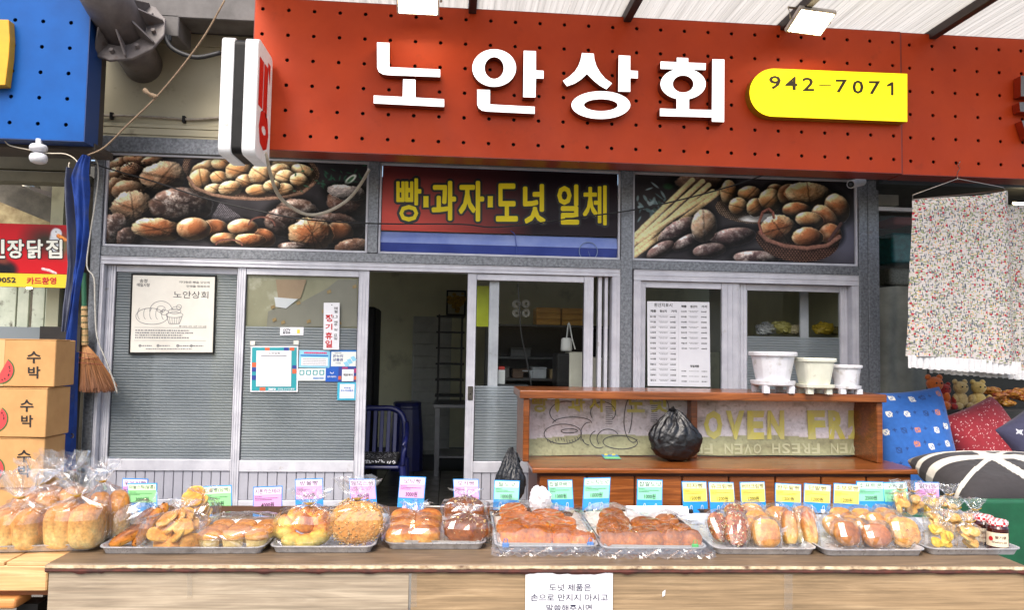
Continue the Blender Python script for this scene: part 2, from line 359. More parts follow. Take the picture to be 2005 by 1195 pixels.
# ------------------------------------------------------------------ painting flat prints (bread photographs) on a fine grid
class Paint:
    def __init__(s, x0, y0, x1, y1, k, bgc):
        s.x0, s.y0, s.k = x0, y0, k; s.w, s.h = int((x1-x0)*k), int((y1-y0)*k)
        yy, xx = np.mgrid[0:s.h, 0:s.w]; s.X = x0+(xx+.5)/k; s.Y = y0+(yy+.5)/k
        s.a = np.ones((s.h, s.w, 3))*np.array(bgc)/255.
        n = fbm(np.stack([s.X/60, s.Y/60, s.X*0], -1), 3); s.a *= (.7+.6*n)[..., None]
        s.nb = fbm(np.stack([s.X/20, s.Y/17, s.X*0+2], -1), 31, 3); s.nz = fbm(np.stack([s.X/9, s.Y/9, s.X*0+5], -1), 11); s.nf = fbm(np.stack([s.X/2.6, s.Y/2.6, s.X*0+9], -1), 23, 3)
    def uv(s, cx, cy, rx, ry, rot=0):
        r = math.radians(rot); dx, dy = s.X-cx, s.Y-cy
        return (dx*math.cos(r)+dy*math.sin(r))/rx, (-dx*math.sin(r)+dy*math.cos(r))/ry
    def bread(s, cx, cy, rx, ry, rot=0, pale=(236,196,140), brown=(150,84,36), tone=.5, flour=0, rough=.12, gloss=.15, cut=None, lx=-.5, ly=-.65):
        u, v = s.uv(cx, cy, rx, ry, rot)
        wob = 1+rough*(s.nz-.5)*.7
        r2 = (u*u+v*v)*wob**2
        sh = np.clip(1.45-np.sqrt(u*u+v*v), 0, .45)/.45; s.a *= (1-.55*np.where(r2 > 1, sh, 0))[..., None]
        m = r2 < 1; z = np.sqrt(np.clip(1-r2, 0, 1))
        r = math.radians(rot); nx = u*math.cos(r)-v*math.sin(r); ny = u*math.sin(r)+v*math.cos(r)
        gy, gx = np.gradient(s.nz*6*rough+s.nf*.7*rough)
        nx = nx-gx*.9; ny = ny-gy*.9; nn = np.sqrt(nx*nx+ny*ny+z*z)+1e-6
        lz = math.sqrt(1-lx*lx-ly*ly); lam = np.clip((nx*lx+ny*ly+z*lz)/nn, 0, 1)
        t = np.clip(tone+(s.nb-.5)*1.5+(s.nz-.5)*.4+(z-.6)*1.3+(s.nf-.5)*.15, 0, 1)[..., None]
        c = (np.array(pale)*(1-t)+np.array(brown)*t)/255.
        wr = abs(s.nb-.5+.35*(s.nz-.5)); c = c*(1-.30*np.clip(1-wr/.02, 0, 1)*(rough > .1))[..., None]
        if cut is not None:
            for (ca, w) in cut:
                q = math.radians(ca); d = abs(-u*math.sin(q)+v*math.cos(q)+.12*(s.nz-.5)); c = c*(1-.45*np.clip(1-d/w, 0, 1))[..., None]
        if flour:
            f = np.clip((s.nf-.5+flour*.6)*3, 0, 1)*np.clip((s.nz-.35)*3, 0, 1)*flour; c = c*(1-f[..., None])+np.array([.86,.80,.74])*f[..., None]
        c = c*(.16+1.12*lam)[..., None]
        c = c+gloss*1.6*(np.clip(lam-.84+.12*(s.nz-.5), 0, .16)/.16)[..., None]**3
        e = np.clip((1-r2)*9, 0, 1)[..., None]
        s.a = np.where(m[..., None], s.a*(1-e)+c*e, s.a)
    def band(s, pts, w, c, jit=0, shade=True):
        for (a, b) in zip(pts[:-1], pts[1:]):
            ax, ay = a; bx, by = b; dx, dy = bx-ax, by-ay; l = math.hypot(dx, dy)+1e-6
            t = np.clip(((s.X-ax)*dx+(s.Y-ay)*dy)/l**2, 0, 1); d = ((s.X-ax-t*dx)*dy-(s.Y-ay-t*dy)*dx)/l
            dd = np.hypot(s.X-ax-t*dx, s.Y-ay-t*dy)/w*(1+jit*(s.nz-.5)); m = dd < 1
            sd = np.where(d > 0, 1, -1)*dd if shade else 0
            k = (.62+.45*np.sqrt(np.clip(1-dd*dd, 0, 1))+.22*sd)*(.75+.5*s.nf)
            e = np.clip((1-dd)*4, 0, 1)[..., None]; s.a = np.where(m[..., None], s.a*(1-e)+e*np.array(c)/255.*k[..., None], s.a)
    def weave(s, mask, c, px=5.5, py=4):
        i = np.floor(s.Y/py); ph = (s.X/px+(i % 2)*.5) % 1; vv = (s.Y/py) % 1
        k = (.25+.75*np.sin(PI*ph)*np.sin(PI*vv))*(.7+.6*s.nf)
        s.a = np.where(mask[..., None], np.array(c)/255.*k[..., None], s.a)
    def ell(s, cx, cy, rx, ry, rot, c, soft=.1, amt=1.):
        u, v = s.uv(cx, cy, rx, ry, rot); e = np.clip((1-np.sqrt(u*u+v*v))/soft, 0, 1)[..., None]*amt
        s.a = s.a*(1-e)+e*np.array(c)/255.
    def rect(s, x0, y0, x1, y1, c):
        s.a[(s.X >= x0) & (s.X <= x1) & (s.Y >= y0) & (s.Y <= y1)] = np.array(c)/255.
    def mesh(s, fn):
        """grid mesh through fn(px,py)->point, coloured per vertex"""
        a = np.clip(s.a, 0, 1); l = np.where(a <= .04045, a/12.92, ((a+.055)/1.055)**2.4)
        P = fn(s.X, s.Y) if getattr(fn, 'vec', False) else np.array([[fn(s.X[j, i], s.Y[j, i]) for i in range(s.w)] for j in range(s.h)])
        return MB().grid(P).cols(l)
def lerpfn(x0, y0, x1, y1, X0, X1, Z0, Z1, Y):
    f = lambda u, v: np.stack([X0+(u-x0)/(x1-x0)*(X1-X0), Y+0*u, Z1+(v-y0)/(y1-y0)*(Z0-Z1)], -1)
    f.vec = True; return f
print_m = attr_mat('printed_film', rough=.35, spec=.15)

def picture_panel(px, label, painter, k=1.05):
    x0, y0, x1, y1 = px; X0, X1, Z0, Z1 = XP[px]
    t = thing('bread_picture', label, 'poster', ((X0+X1)/2, .0, Z0))
    build('backing_board', MB().box(X0+.004, .012, Z0+.004, X1-.004, .03, Z1-.004), pm('dark_board', S(30,28,30), rough=.6), t)
    bead_frame(X0+.002, X1-.002, Z0+.002, Z1-.002, -.022, par=t)
    p = painter(Paint(x0, y0, x1, y1, k, (46, 43, 46))); p.a = np.clip(p.a*1.25, 0, 1); p.a = p.a*.74+p.a.mean(-1, keepdims=True)*.26
    build('printed_picture', p.mesh(lerpfn(x0, y0, x1, y1, X0+.02, X1-.02, Z0+.02, Z1-.02, .0)), print_m, t)
    return t
XP = {}
A = (207, 296, 722, 492); B_ = (742, 318, 1214, 506); C_ = (1238, 338, 1677, 523)
XP[A] = (XL1, P1[0], ZM1, ZT0); XP[B_] = (P1[1], P2[0], ZM1, ZT0); XP[C_] = (P2[1], XR0, ZM1, ZT0)
def paint_a(p):
    b = p.bread; tan = dict(pale=(232,190,142), brown=(164,106,66)); dk = dict(pale=(120,84,66), brown=(52,36,32)); gold = dict(pale=(244,200,140), brown=(168,88,42))
    rnd = random.Random(4)
    for q in ((232,318,30,20,-20),(262,308,30,16,20),(290,306,22,12,-10),(225,345,26,24,10),(262,350,36,20,5),(250,328,22,18,0)): b(*q, **tan, tone=.45, rough=.3)
    for i in range(90):
        x, y = rnd.gauss(255, 16), rnd.gauss(318, 8); p.band([(x, y), (x+rnd.uniform(-4, 4), y+rnd.uniform(-3, 3))], .9, (70,44,34))
    b(222,375,26,30,0,**tan,tone=.6,rough=.3); b(250,378,38,28,10,**tan,tone=.5,rough=.34); b(312,340,46,34,-12,**tan,tone=.3,rough=.4,gloss=.2,cut=[(30,.14),(-50,.08)])
    b(256,414,44,42,0,**tan,tone=.45,rough=.5,cut=[(25,.10),(80,.07)]); b(228,462,30,40,-15,**dk,tone=.35,rough=.5,flour=.5); b(250,478,24,26,20,**dk,tone=.3,rough=.5,flour=.4)
    b(350,402,64,41,-4,**dk,tone=.45,rough=.16,flour=.55,cut=[(25,.05),(-35,.05)])
    # round tray with pale rolls
    p.ell(487,318,137,64,3,(70,44,34),.03); u, v = p.uv(487,318,137,64,3); rr = np.sqrt(u*u+v*v); p.weave((rr < 1) & (rr > .92), (165,120,90), 3.5, 3.5); p.ell(487,314,126,56,3,(34,26,26),.05)
    pale = dict(pale=(244,208,148), brown=(186,120,62))
    for q in ((398,318,36,18,-25),(440,306,34,18,0),(480,302,34,16,0),(520,306,30,18,5),(560,308,34,18,10),(592,318,28,16,25),(388,345,26,27,30),(428,340,24,17,20),(462,322,27,26,0),(478,346,24,19,0),(510,328,28,28,0),(545,322,24,22,0),(556,333,22,19,10),(584,338,20,17,30),(418,364,24,13,0),(446,361,24,18,-10),(504,364,27,15,0),(554,360,21,16,0),(530,352,18,14,0)):
        b(*q, **pale, tone=.36, rough=.2, gloss=.1, cut=[(rnd.uniform(-40, 60), .10)])
    p.band([(362,340),(376,362),(410,376),(450,382),(500,383),(550,378),(590,366),(612,345)], 4, (120,86,66), .4)
    u, v = p.uv(448,428,34,22,25); p.weave((abs(u) < 1) & (abs(v) < .8-.3*u), (120,112,120), 4, 3)
    b(582,412,46,34,0,**dk,tone=.4,rough=.3,flour=.6); b(556,432,40,34,10,**dk,tone=.5,rough=.3,flour=.4,cut=[(20,.06)])
    for i in range(46):
        x, y = rnd.gauss(655, 40), rnd.gauss(334, 12); p.ell(x, y, rnd.uniform(3, 9), rnd.uniform(1.5, 3), rnd.uniform(0, 180), (40,84,62), .6)
    p.ell(688,331,17,7,-45,(196,214,196),.2); p.ell(688,331,11,3.5,-45,(60,110,70),.3)
    b(684,384,44,36,8,**dict(pale=(150,100,74), brown=(84,50,40)),tone=.4,rough=.3,flour=.4); b(684,362,42,18,8,**dict(pale=(200,186,178), brown=(70,60,60)),tone=.5,rough=.6,flour=.6)
    b(660,440,60,32,5,**dk,tone=.4,rough=.3,flour=.4); b(668,452,30,26,0,**gold,tone=.75); b(612,456,47,36,4,**gold,tone=.5,rough=.4,gloss=.35,cut=[(75,.05),(100,.04),(55,.05),(125,.05)])
    b(700,482,42,18,-10,**dict(pale=(170,120,84), brown=(90,56,40)),tone=.5,rough=.4,flour=.3); b(575,486,30,10,0,**dk,flour=.8)
    b(418,452,30,22,0,**gold,tone=.8); b(306,456,52,25,6,**gold,tone=.45,gloss=.35,rough=.3,cut=[(20,.10),(-30,.07)]); b(377,453,35,26,0,**gold,tone=.5,gloss=.4)
    b(440,474,30,15,0,**gold,tone=.3); b(516,468,26,20,20,**gold,tone=.95); b(474,447,31,20,0,**gold,tone=.5,gloss=.4); b(490,474,32,15,0,**gold,tone=.75,rough=.3)
    for c_ in ((512,440,26,18),(448,486,26,12)):
        p.band([(c_[0]+c_[2]*math.cos(t), c_[1]-c_[3]*math.sin(t)) for t in np.linspace(0, PI, 14)], 2.2, (96,56,46))
    return p
def paint_c(p):
    b = p.bread; rnd = random.Random(9)
    p.ell(1660,470,70,90,0,(84,84,102),.8,.8)
    for i in range(34):
        x, y = rnd.gauss(1268, 20), rnd.gauss(405, 22); p.ell(x, y, rnd.uniform(5, 13), rnd.uniform(2, 5), rnd.uniform(0, 180), rnd.choice([(104,134,140),(70,98,104),(54,80,74),(130,156,164)]), .5, .9)
    p.ell(1305,362,14,9,0,(44,82,52),.6)
    b(1372,352,54,22,0,pale=(150,120,96),brown=(84,60,48),tone=.5,rough=.3)
    for (a, c) in (((1236,478),(1352,346)),((1236,492),(1372,348)),((1238,508),(1384,356)),((1246,484),(1392,370)),((1240,516),(1412,364))):
        p.band([a, c], 6.2, (232,190,126), .25); p.ell(c[0], c[1], 6, 6, 0, (238,200,140), .4)
    dk = dict(pale=(150,112,100), brown=(74,52,52))
    b(1324,458,48,19,-35,**dk,tone=.5,rough=.3,flour=.6); b(1344,482,36,14,-30,**dk,tone=.5,flour=.7); b(1432,470,48,21,-12,**dk,tone=.4,flour=.5); b(1386,500,34,16,-10,**dk,tone=.4,flour=.6); b(1290,502,32,14,-35,**dk,tone=.2,flour=.6); b(1480,514,48,16,0,**dk,tone=.4,flour=.7,cut=[(20,.08)])
    b(1375,447,26,38,4,pale=(222,186,146),brown=(150,104,70),tone=.35,flour=.5,rough=.2,cut=[(80,.12)])
    pale = dict(pale=(240,202,144), brown=(180,112,56))
    u, v = p.uv(1462,408,64,30,5); p.weave((u*u+v*v < 1), (150,120,96), 4, 4); p.ell(1490,425,50,10,-5,(214,210,206),.2)
    for q in ((1424,372,17,30,0),(1520,366,22,18,20),(1466,374,25,20,0),(1444,402,20,22,-20),(1478,402,19,22,15),(1508,384,24,26,10),(1545,372,18,20,0)): b(*q, **pale, tone=.35, rough=.2, gloss=.15, cut=[(rnd.uniform(-60, 60), .10)])
    gold = dict(pale=(246,204,144), brown=(166,88,42))
    b(1545,372,24,26,0,**gold,tone=.7); b(1584,368,50,27,2,**pale,tone=.25,rough=.25,cut=[(85,.05)]); b(1642,398,26,34,-15,**gold,tone=.4,gloss=.2)
    u, v = p.uv(1562,470,84,50,4); p.weave((u*u+v*v < 1) & (p.Y > 455+.25*(p.X-1488)*.2), (110,72,56), 6, 4.5)
    p.ell(1565,446,76,30,2,(40,26,22),.2)
    b(1560,405,30,18,0,**gold,tone=.7); b(1618,430,26,42,-25,**gold,tone=.4,gloss=.2); b(1628,458,24,26,0,**gold,tone=.7); b(1524,448,37,32,0,**gold,tone=.45,rough=.4,gloss=.4,cut=[(60,.07),(-20,.06)]); b(1586,426,30,18,5,**pale,tone=.5,gloss=.25); b(1582,466,32,24,0,**gold,tone=.55,gloss=.35,rough=.2)
    p.band([(1486,458),(1500,474),(1535,486),(1580,490),(1622,482),(1646,462)], 5, (120,76,60), .4)
    p.band([(1490,460),(1484,436),(1492,412),(1504,404),(1512,412),(1514,424)], 3, (130,70,56)); p.band([(1626,470),(1650,432)], 4, (70,44,40))
    return p
picture_panel(A, 'wide bread photograph with a round tray of pale rolls and a hose hanging across it', paint_a, k=1.0)
picture_panel(C_, 'bread photograph with long breadsticks and a wicker basket of shiny rolls', paint_c, k=1.0)
# middle panel: red to black print with yellow lettering, blue glass strip beneath
X0, X1, Z0, Z1 = XP[B_]; t = thing('lettered_panel', 'red and black panel with yellow Korean lettering above a blue strip', 'sign', ((X0+X1)/2, 0, Z0))
ZS = W(970, 458).z
bead_frame(X0+.002, X1-.002, Z0+.002, Z1-.002, -.022, par=t)
p = Paint(742, 318, 1214, 466, .5, (0, 0, 0)); q = np.clip((p.X-742)/300, 0, 1); w = np.clip((p.Y-326)/130, 0, 1)
rr = np.clip((1-q)**.7*(.38+.85*w)+.0, 0, 1)[..., None]; p.a = (np.array([36,26,34])*(1-rr)+np.array([226,88,76])*rr)/255.
build('printed_board', p.mesh(lerpfn(742, 318, 1214, 466, X0+.02, X1-.02, ZS, Z1-.02, .0)), print_m, t)
bl = pm('blue_board', S(150,168,224), S(120,142,212), scale=3, rough=.3); bd = pm('deep_blue_board', S(70,88,170), S(56,72,150), scale=3, rough=.3)
zm = (ZS*.34+(Z0+.02)*.66)
m = MB(); m.add([(X0+.02,.03,ZS-.002),(X1-.02,.03,ZS-.002),(X1-.02,.004,zm+.02),(X0+.02,.004,zm+.02)], [(3,2,1,0)]); build('pale_blue_strip', m, bl, t)
m = MB(); m.add([(X0+.02,.004,zm+.019),(X1-.02,.004,zm+.019),(X1-.02,.03,Z0+.02),(X0+.02,.03,Z0+.02)], [(3,2,1,0)]); build('deep_blue_strip', m, bd, t)
cf = W(1152, 492, -.004); m = MB(); n = 28
m.ringprism([cf+Vector((.083*math.cos(2*PI*k/n), 0, .083*math.sin(2*PI*k/n))) for k in range(n)], [cf+Vector((.077*math.cos(2*PI*k/n), 0, .077*math.sin(2*PI*k/n))) for k in range(n)], (0, .006, 0))
m.tube([cf, cf+Vector((.02, 0, -.06))], .002, 4); build('clock_outline', m, pm('clock_rim', S(120,140,175), rough=.4), t)
m = MB(); m.tube([W(1000,452,-.005), W(1008,460,-.005), W(1011,485,-.005), W(1012,505,-.005)], .004, 5); build('cable', m, bd, t)
TXT = (('빵', 776, 349, 825, 434), ('·', 829, 392, 839, 400), ('과', 845, 354, 893, 432), ('자', 898, 354, 948, 434), ('·', 955, 392, 965, 400), ('도', 971, 359, 1014, 434), ('넛', 1024, 360, 1068, 438), ('일', 1091, 361, 1134, 440), ('체', 1141, 363, 1188, 441))
yv = pm('yellow_vinyl', S(250,228,44), rough=.45, spec=.2); kv = pm('black_vinyl', S(16,14,20), rough=.45)
for ch, x0, y0, x1, y1 in TXT:
    m1, m2 = MB(), MB()
    if ch == '·':
        m1.prism([W(x0, y0-8, -.0045), W(x1, y0-8, -.0045), W(x1, y1+6, -.0045), W(x0, y1+6, -.0045)], (0, .001, 0)); m2.prism([W(x0-4, y0-12, -.002), W(x1+4, y0-12, -.002), W(x1+4, y1+10, -.002), W(x0-4, y1+10, -.002)], (0, .001, 0))
    else:
        q = 1.3 if ch in '빵체' else 2.1
        for k in range(9):
            a = k*PI/4; r = q if k < 8 else 0; ptext(m1, ch, x0+q+r*math.cos(a), y0+q+r*math.sin(a), x1-q+r*math.cos(a), y1-q+r*math.sin(a), -.0045-.00012*k)
        for k in range(14):
            a = k*PI/7; r = 6.5; ptext(m2, ch, x0+q+r*math.cos(a), y0+q+r*math.sin(a), x1-q+r*math.cos(a), y1-q+r*math.sin(a), -.0012-.00012*k)
    o = build('letter', m1, yv, t); build('letter_outline', m2, kv, o)
# electrical wire sagging across the pictures
pts = [(178,318),(215,331),(300,355),(400,388),(500,412),(600,430),(735,438),(900,439),(960,445),(1030,440),(1130,426),(1230,413),(1330,392),(1430,365),(1495,343)]
m = MB(); m.tube([W(x, y, -.12) for x, y in pts], .0058, 6)
solo('electric_wire', 'thin black electrical wire sagging across the bread pictures', 'wire', m, black_rub, smooth=True)
# ------------------------------------------------------------------ sliding doors
ZTR = W(600, 527).z                                   # underside of the door head
ZG1, ZR1, ZR0 = W(330, 534).z, W(330, 901).z, W(330, 924).z
df = thing('door_frame', 'white aluminium door frame with ridged head and jambs under the steel beam', 'door frame', W(700, 1000))
def X7(px): return W(px, 700).x
m = MB(); groove_stile(m, X7(184), X7(1221), ZTR, ZM0-.001, -.03, .13, False, (0, .5, 1)); build('frame_head', m, alu, df)
m = MB(); groove_stile(m, X7(184), X7(199), FL, ZTR-.001, -.03, .13, True, (0, .33, .66, 1)); build('frame_jamb', m, alu, df)
m = MB(); groove_stile(m, X7(1196), X7(1219), FL, ZTR-.001, -.03, .13, True, (0, .4, .7, 1)); build('frame_jamb', m, alu, df)
m = MB(); m.box(X7(199.5), -.03, FL-.004, X7(1195), .1, FL+.02); build('threshold', m, alu, df, bev=.003)
m = MB(); m.box(X7(1171), .02, FL, X7(1178), .09, ZTR-.002); m.box(X7(1184), .02, FL, X7(1190), .09, ZTR-.002); build('track_guide', m, alu, df)

def ribbed(name):
    if name in _mats: return _mats[name]
    m = bpy.data.materials.new(name); m.use_nodes = True; nt = m.node_tree; nt.nodes.clear(); L = nt.links.new; N = nt.nodes.new
    o = N('ShaderNodeOutputMaterial'); d = N('ShaderNodeBsdfPrincipled'); d.inputs['Base Color'].default_value = (*S(144,154,161), 1); d.inputs['Roughness'].default_value = .4
    tc = N('ShaderNodeTexCoord'); n = N('ShaderNodeTexNoise'); n.inputs['Scale'].default_value = 1.6; n.inputs['Detail'].default_value = 9; L(tc.outputs['Object'], n.inputs[0])
    r = N('ShaderNodeValToRGB'); e = r.color_ramp.elements; e[0].position = .35; e[0].color = (*S(126,136,144), 1); e[1].position = .7; e[1].color = (*S(166,175,180), 1); L(n.outputs[0], r.inputs[0]); L(r.outputs[0], d.inputs['Base Color'])
    g = N('ShaderNodeBsdfTranslucent'); g.inputs[0].default_value = (.80,.86,.85,1); tr = N('ShaderNodeBsdfTransparent'); tr.inputs[0].default_value = (.8,.85,.84,1)
    x = N('ShaderNodeMixShader'); x.inputs[0].default_value = .40; L(d.outputs[0], x.inputs[1]); L(g.outputs[0], x.inputs[2])
    x2 = N('ShaderNodeMixShader'); x2.inputs[0].default_value = .16; L(x.outputs[0], x2.inputs[1]); L(tr.outputs[0], x2.inputs[2]); L(x2.outputs[0], o.inputs[0]); _mats[name] = m; return m
rib_m = ribbed('ribbed_glass')
def ribs(X0, X1, Z0, Z1, Y, pitch=.0226):
    n = int((Z1-Z0)/pitch); prof = []
    for i in range(n):
        z = Z0+(Z1-Z0)*i/n; h = (Z1-Z0)/n
        prof += [(z, 0), (z+.2*h, -.004), (z+.5*h, -.0055), (z+.85*h, -.003)]
    prof.append((Z1, 0)); m = MB()
    P = np.array([[(X0, Y+q, z), (X1, Y+q, z)] for z, q in prof]); m.grid(P)
    P2 = np.array([[(X1, Y+.003, z), (X0, Y+.003, z)] for z in (Z0, Z1)]); return m
plank_m = pm('painted_plank', S(178,178,188), S(162,162,172), scale=5, rough=.5, col3=S(140,132,122), s3=6, lo3=.64, hi3=.8)
def door(label, x0, x1, x2, x3, Y, ribtop=None, vis=(0, 1)):
    a, b, c, d = X7(x0), X7(x1), X7(x2), X7(x3); zt = ZTR-.003
    t = thing('sliding_door', label, 'door', ((a+d)/2, Y, FL+.02), 'sliding doors of the shop front'); dp = .035
    m = MB(); groove_stile(m, a, b, FL+.021, zt, Y, dp); build('stile', m, alu, t)
    m = MB(); groove_stile(m, c, d, FL+.021, zt, Y, dp); build('stile', m, alu, t)
    m = MB(); m.box(b+.0005, Y+.003, ZG1, c-.0005, Y+dp-.002, zt); build('top_rail', m, alu, t, bev=.004)
    m = MB(); m.box(b+.0005, Y-.004, ZR0, c-.0005, Y+dp-.002, ZR1); build('middle_rail', m, alu, t, bev=.006, seg=2)
    m = MB(); m.box(b+.0005, Y+.002, FL+.021, c-.0005, Y+dp-.002, FL+.14); build('bottom_rail', m, alu, t, bev=.004)
    build('gasket', MB().box(b+.0006, Y+.006, ZR1+.0005, b+.006, Y+.028, ZG1-.0005).box(c-.006, Y+.006, ZR1+.0005, c-.0006, Y+.028, ZG1-.0005), alu_dk, t)
    n = max(1, round((c-b)/.0755)); w = (c-b-.002)/n; me = None
    for i in range(n):
        if me is None:
            o = build('plank', MB().box(0, Y+.008, FL+.141, w-.005, Y+.024, ZR0-.001), plank_m, t, bev=.003); me = o.data; pim = o.matrix_parent_inverse.copy()
        else:
            o = bpy.data.objects.new('plank', me); COL.objects.link(o); o.parent = t; o.matrix_parent_inverse = pim
            md = o.modifiers.new('bevel', 'BEVEL'); md.width = .003; md.limit_method = 'ANGLE'
        o.location.x = b+.001+i*w
    build('plank_backing', MB().box(b+.001, Y+.025, FL+.142, c-.001, Y+.03, ZR0-.002), alu_dk, t)
    zr = ZG1 if ribtop is None else ribtop
    build('ribbed_glass', ribs(b+.0065, c-.0065, ZR1+.001, zr-.001, Y+.018), rib_m, t)
    if ribtop is not None:
        build('clear_pane', MB().add([(b+.0065, Y+.016, zr), (c-.0065, Y+.016, zr), (c-.0065, Y+.016, ZG1-.001), (b+.0065, Y+.016, ZG1-.001)], [(0, 1, 2, 3)]), glass, t)
    return t, b, c
dA, _, _ = door('closed sliding door with ribbed glass behind the framed poster and broom', 200, 216, 457, 472, .03)
zB = W(590, 641).z
dB, b1, c1 = door('sliding door covered with payment stickers and a red lettered holiday notice', 461, 476.5, 699, 719, -.012, zB)
zC = W(1040, 757).z
dC, _, _ = door('open sliding door with a clear upper pane and key lock beside the dark doorway', 913, 930, 1142, 1160, -.012, zC)
# paper pasted behind the upper pane of the second door
bp = pm('beige_paper', S(172,166,140), S(150,146,122), scale=3, rough=.8, col3=S(196,190,170), s3=5); gp = pm('grey_card', S(150,146,134), S(138,134,124), scale=2, rough=.8)
zb, zt_ = zB+.002, ZG1-.002
t = thing('pasted_paper', 'yellowed paper sheets taped behind the upper pane of the stickered door', 'paper', (b1+.01, .02, zb))
build('paper_sheet', MB().box(b1+.007, .02, zb, c1-.007, .023, zt_), bp, t)
Pq = lambda px, py: W(px, py, .012)
build('folded_sheet', MB().prism([Pq(522,640), Pq(525,610), Pq(545,603), Pq(590,592), Pq(640,565), Pq(662,548), Pq(699,548), Pq(699,640)], (0, .003, 0)), gp, t)
build('orange_reflection', MB().prism([W(540,548,.009), W(600,548,.009), W(588,585,.009), W(545,588,.009)], (0, .002, 0)), pm('orange_reflection_tint', S(178,152,126), S(168,142,118), scale=6, rough=.8), t)  # pale orange reflection in the pane, built as a coloured sheet
build('white_card', MB().prism([W(537,582,.0075), W(583,586,.0075), W(560,604,.0075), W(540,601,.0075)], (0, .001, 0)), paper_w, t)
rnd = random.Random(2); tape = pm('brown_tape', S(176,150,104), S(150,120,78), scale=30, rough=.5); m = MB()
for (x, y) in ((530,600),(580,592),(630,608),(550,630),(600,628),(640,570),(660,632),(690,560),(533,625)):
    m.prism([W(x, y, .0065), W(x+7, y-3, .0065), W(x+9, y+3, .0065), W(x+1, y+6, .0065)], (0, .0008, 0))
build('tape_piece', m, tape, t)
# key lock on the open door
m = MB(); m.pbox(916, 757, 926, 784, -.026, .012); lk = thing('door_lock', 'small grey key lock plate on the open door stile', 'lock', W(921, 784, -.02))
build('lock_plate', m, pm('lock_metal', S(110,106,100), S(80,76,70), scale=40, rough=.35, metal=.8), lk, bev=.003)
c = W(921, 772, -.0275); m = MB(); m.lathe((0,0,0), [(.006, 0), (.006, .002)], 10); m.v = [(c.x+v[0], c.y-v[2], c.z+v[1]) for v in m.v]; build('keyhole', m, black_met, lk)

# ------------------------------------------------------------------ window on the right
zwb, zw1 = W(1350, 776).z, W(1340, 552).z
wt = thing('sash_window', 'white aluminium sliding window above the wooden shelf unit', 'window', W(1460, 775))
WX0, WX1 = W(1238, 700).x, W(1684, 700).x
m = MB(); groove_stile(m, WX0, WX1, zw1, ZM0-.001, -.03, .11, False, (0, .5, 1)); build('frame_head', m, alu, wt)
m = MB(); groove_stile(m, WX0, W(1252,700).x, zwb, zw1-.001, -.03, .11); build('frame_jamb', m, alu, wt)
m = MB(); groove_stile(m, W(1665,700).x, WX1, zwb, zw1-.001, -.03, .11); build('frame_jamb', m, alu, wt)
m = MB(); m.box(WX0, -.04, zwb-.05, WX1, .08, zwb-.001); build('frame_sill', m, alu, wt, bev=.004)
def sash(x0, x1, x2, x3, Y, ribtop=None):
    a, b, c, d = (W(q, 680).x for q in (x0, x1, x2, x3)); s_ = build('sash', groove_stile(MB(), a, b, zwb, zw1-.002, Y, .03), alu, wt)
    build('sash_stile', groove_stile(MB(), c, d, zwb, zw1-.002, Y, .03), alu, s_)
    zg = W(1340, 565).z; build('sash_rail', MB().box(b, Y+.002, zg, c, Y+.028, zw1-.002), alu, s_, bev=.003); build('sash_rail', MB().box(b, Y+.002, zwb, c, Y+.028, zwb+.03), alu, s_, bev=.003)
    z0 = zwb+.03
    if ribtop: build('ribbed_glass', ribs(b, c, z0, ribtop, Y+.018), rib_m, s_); z0 = ribtop
    build('pane', MB().add([(b, Y+.015, z0), (c, Y+.015, z0), (c, Y+.015, zg), (b, Y+.015, zg)], [(0, 1, 2, 3)]), glass, s_)
sash(1253, 1263, 1413, 1446, .0); sash(1447, 1466, 1650, 1664, .04, W(1560, 660).z)
m = MB(); m.box(P2[1]+.001, -.02, FL, XR0-.001, .06, zwb-.051); struct('wall_under_window', m, pm('grey_wall_panel', S(150,150,150), S(130,130,130), rough=.7))

# ------------------------------------------------------------------ the big orange sign
SY = -.75
def perforated(xs, zs, X0, X1, Z0, Z1, Y, r, n=12, dep=.012):
    """sheet with real round holes, one per cell"""
    ex = [X0]+[(a+b)/2 for a, b in zip(xs[:-1], xs[1:])]+[X1]; ez = [Z0]+[(a+b)/2 for a, b in zip(zs[:-1], zs[1:])]+[Z1]; m = MB()
    for i, cx in enumerate(xs):
        for j, cz in enumerate(zs):
            a, b, c, d = ex[i], ex[i+1], ez[j], ez[j+1]
            outer = [(b, cz), (b, d), (cx, d), (a, d), (a, cz), (a, c), (cx, c), (b, c)]
            ang = [0, .25, .5, .75, 1, 1.25, 1.5, 1.75]; vs_ = []; N_ = 16
            inn = [(cx+r*math.cos(2*PI*k/N_), cz+r*math.sin(2*PI*k/N_)) for k in range(N_)]
            vs_ = [(x, Y, z) for x, z in outer]+[(x, Y, z) for x, z in inn]+[(x, Y+dep, z) for x, z in inn]; fs = []
            for k in range(8):
                k2 = (k+1) % 8; fs.append((k, k2, 8+(2*k+2) % 16, 8+2*k+1, 8+2*k))
            for k in range(16): fs.append((8+k, 8+(k+1) % 16, 24+(k+1) % 16, 24+k))
            m.add(vs_, fs)
    return m
orange = pm('orange_sheet', S(200,71,28), S(188,63,24), scale=2.2, rough=.45, spec=.22, bump=.02, bscale=6, col3=S(130,50,28), s3=9, lo3=.62, hi3=1.1, rvar=.08)
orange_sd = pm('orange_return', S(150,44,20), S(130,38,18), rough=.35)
hole_bk = pm('sign_inner_black', S(12,10,10), rough=.8)
OZ1, OZ0 = W(1400, 43.5, SY).z, W(1400, 325, SY).z
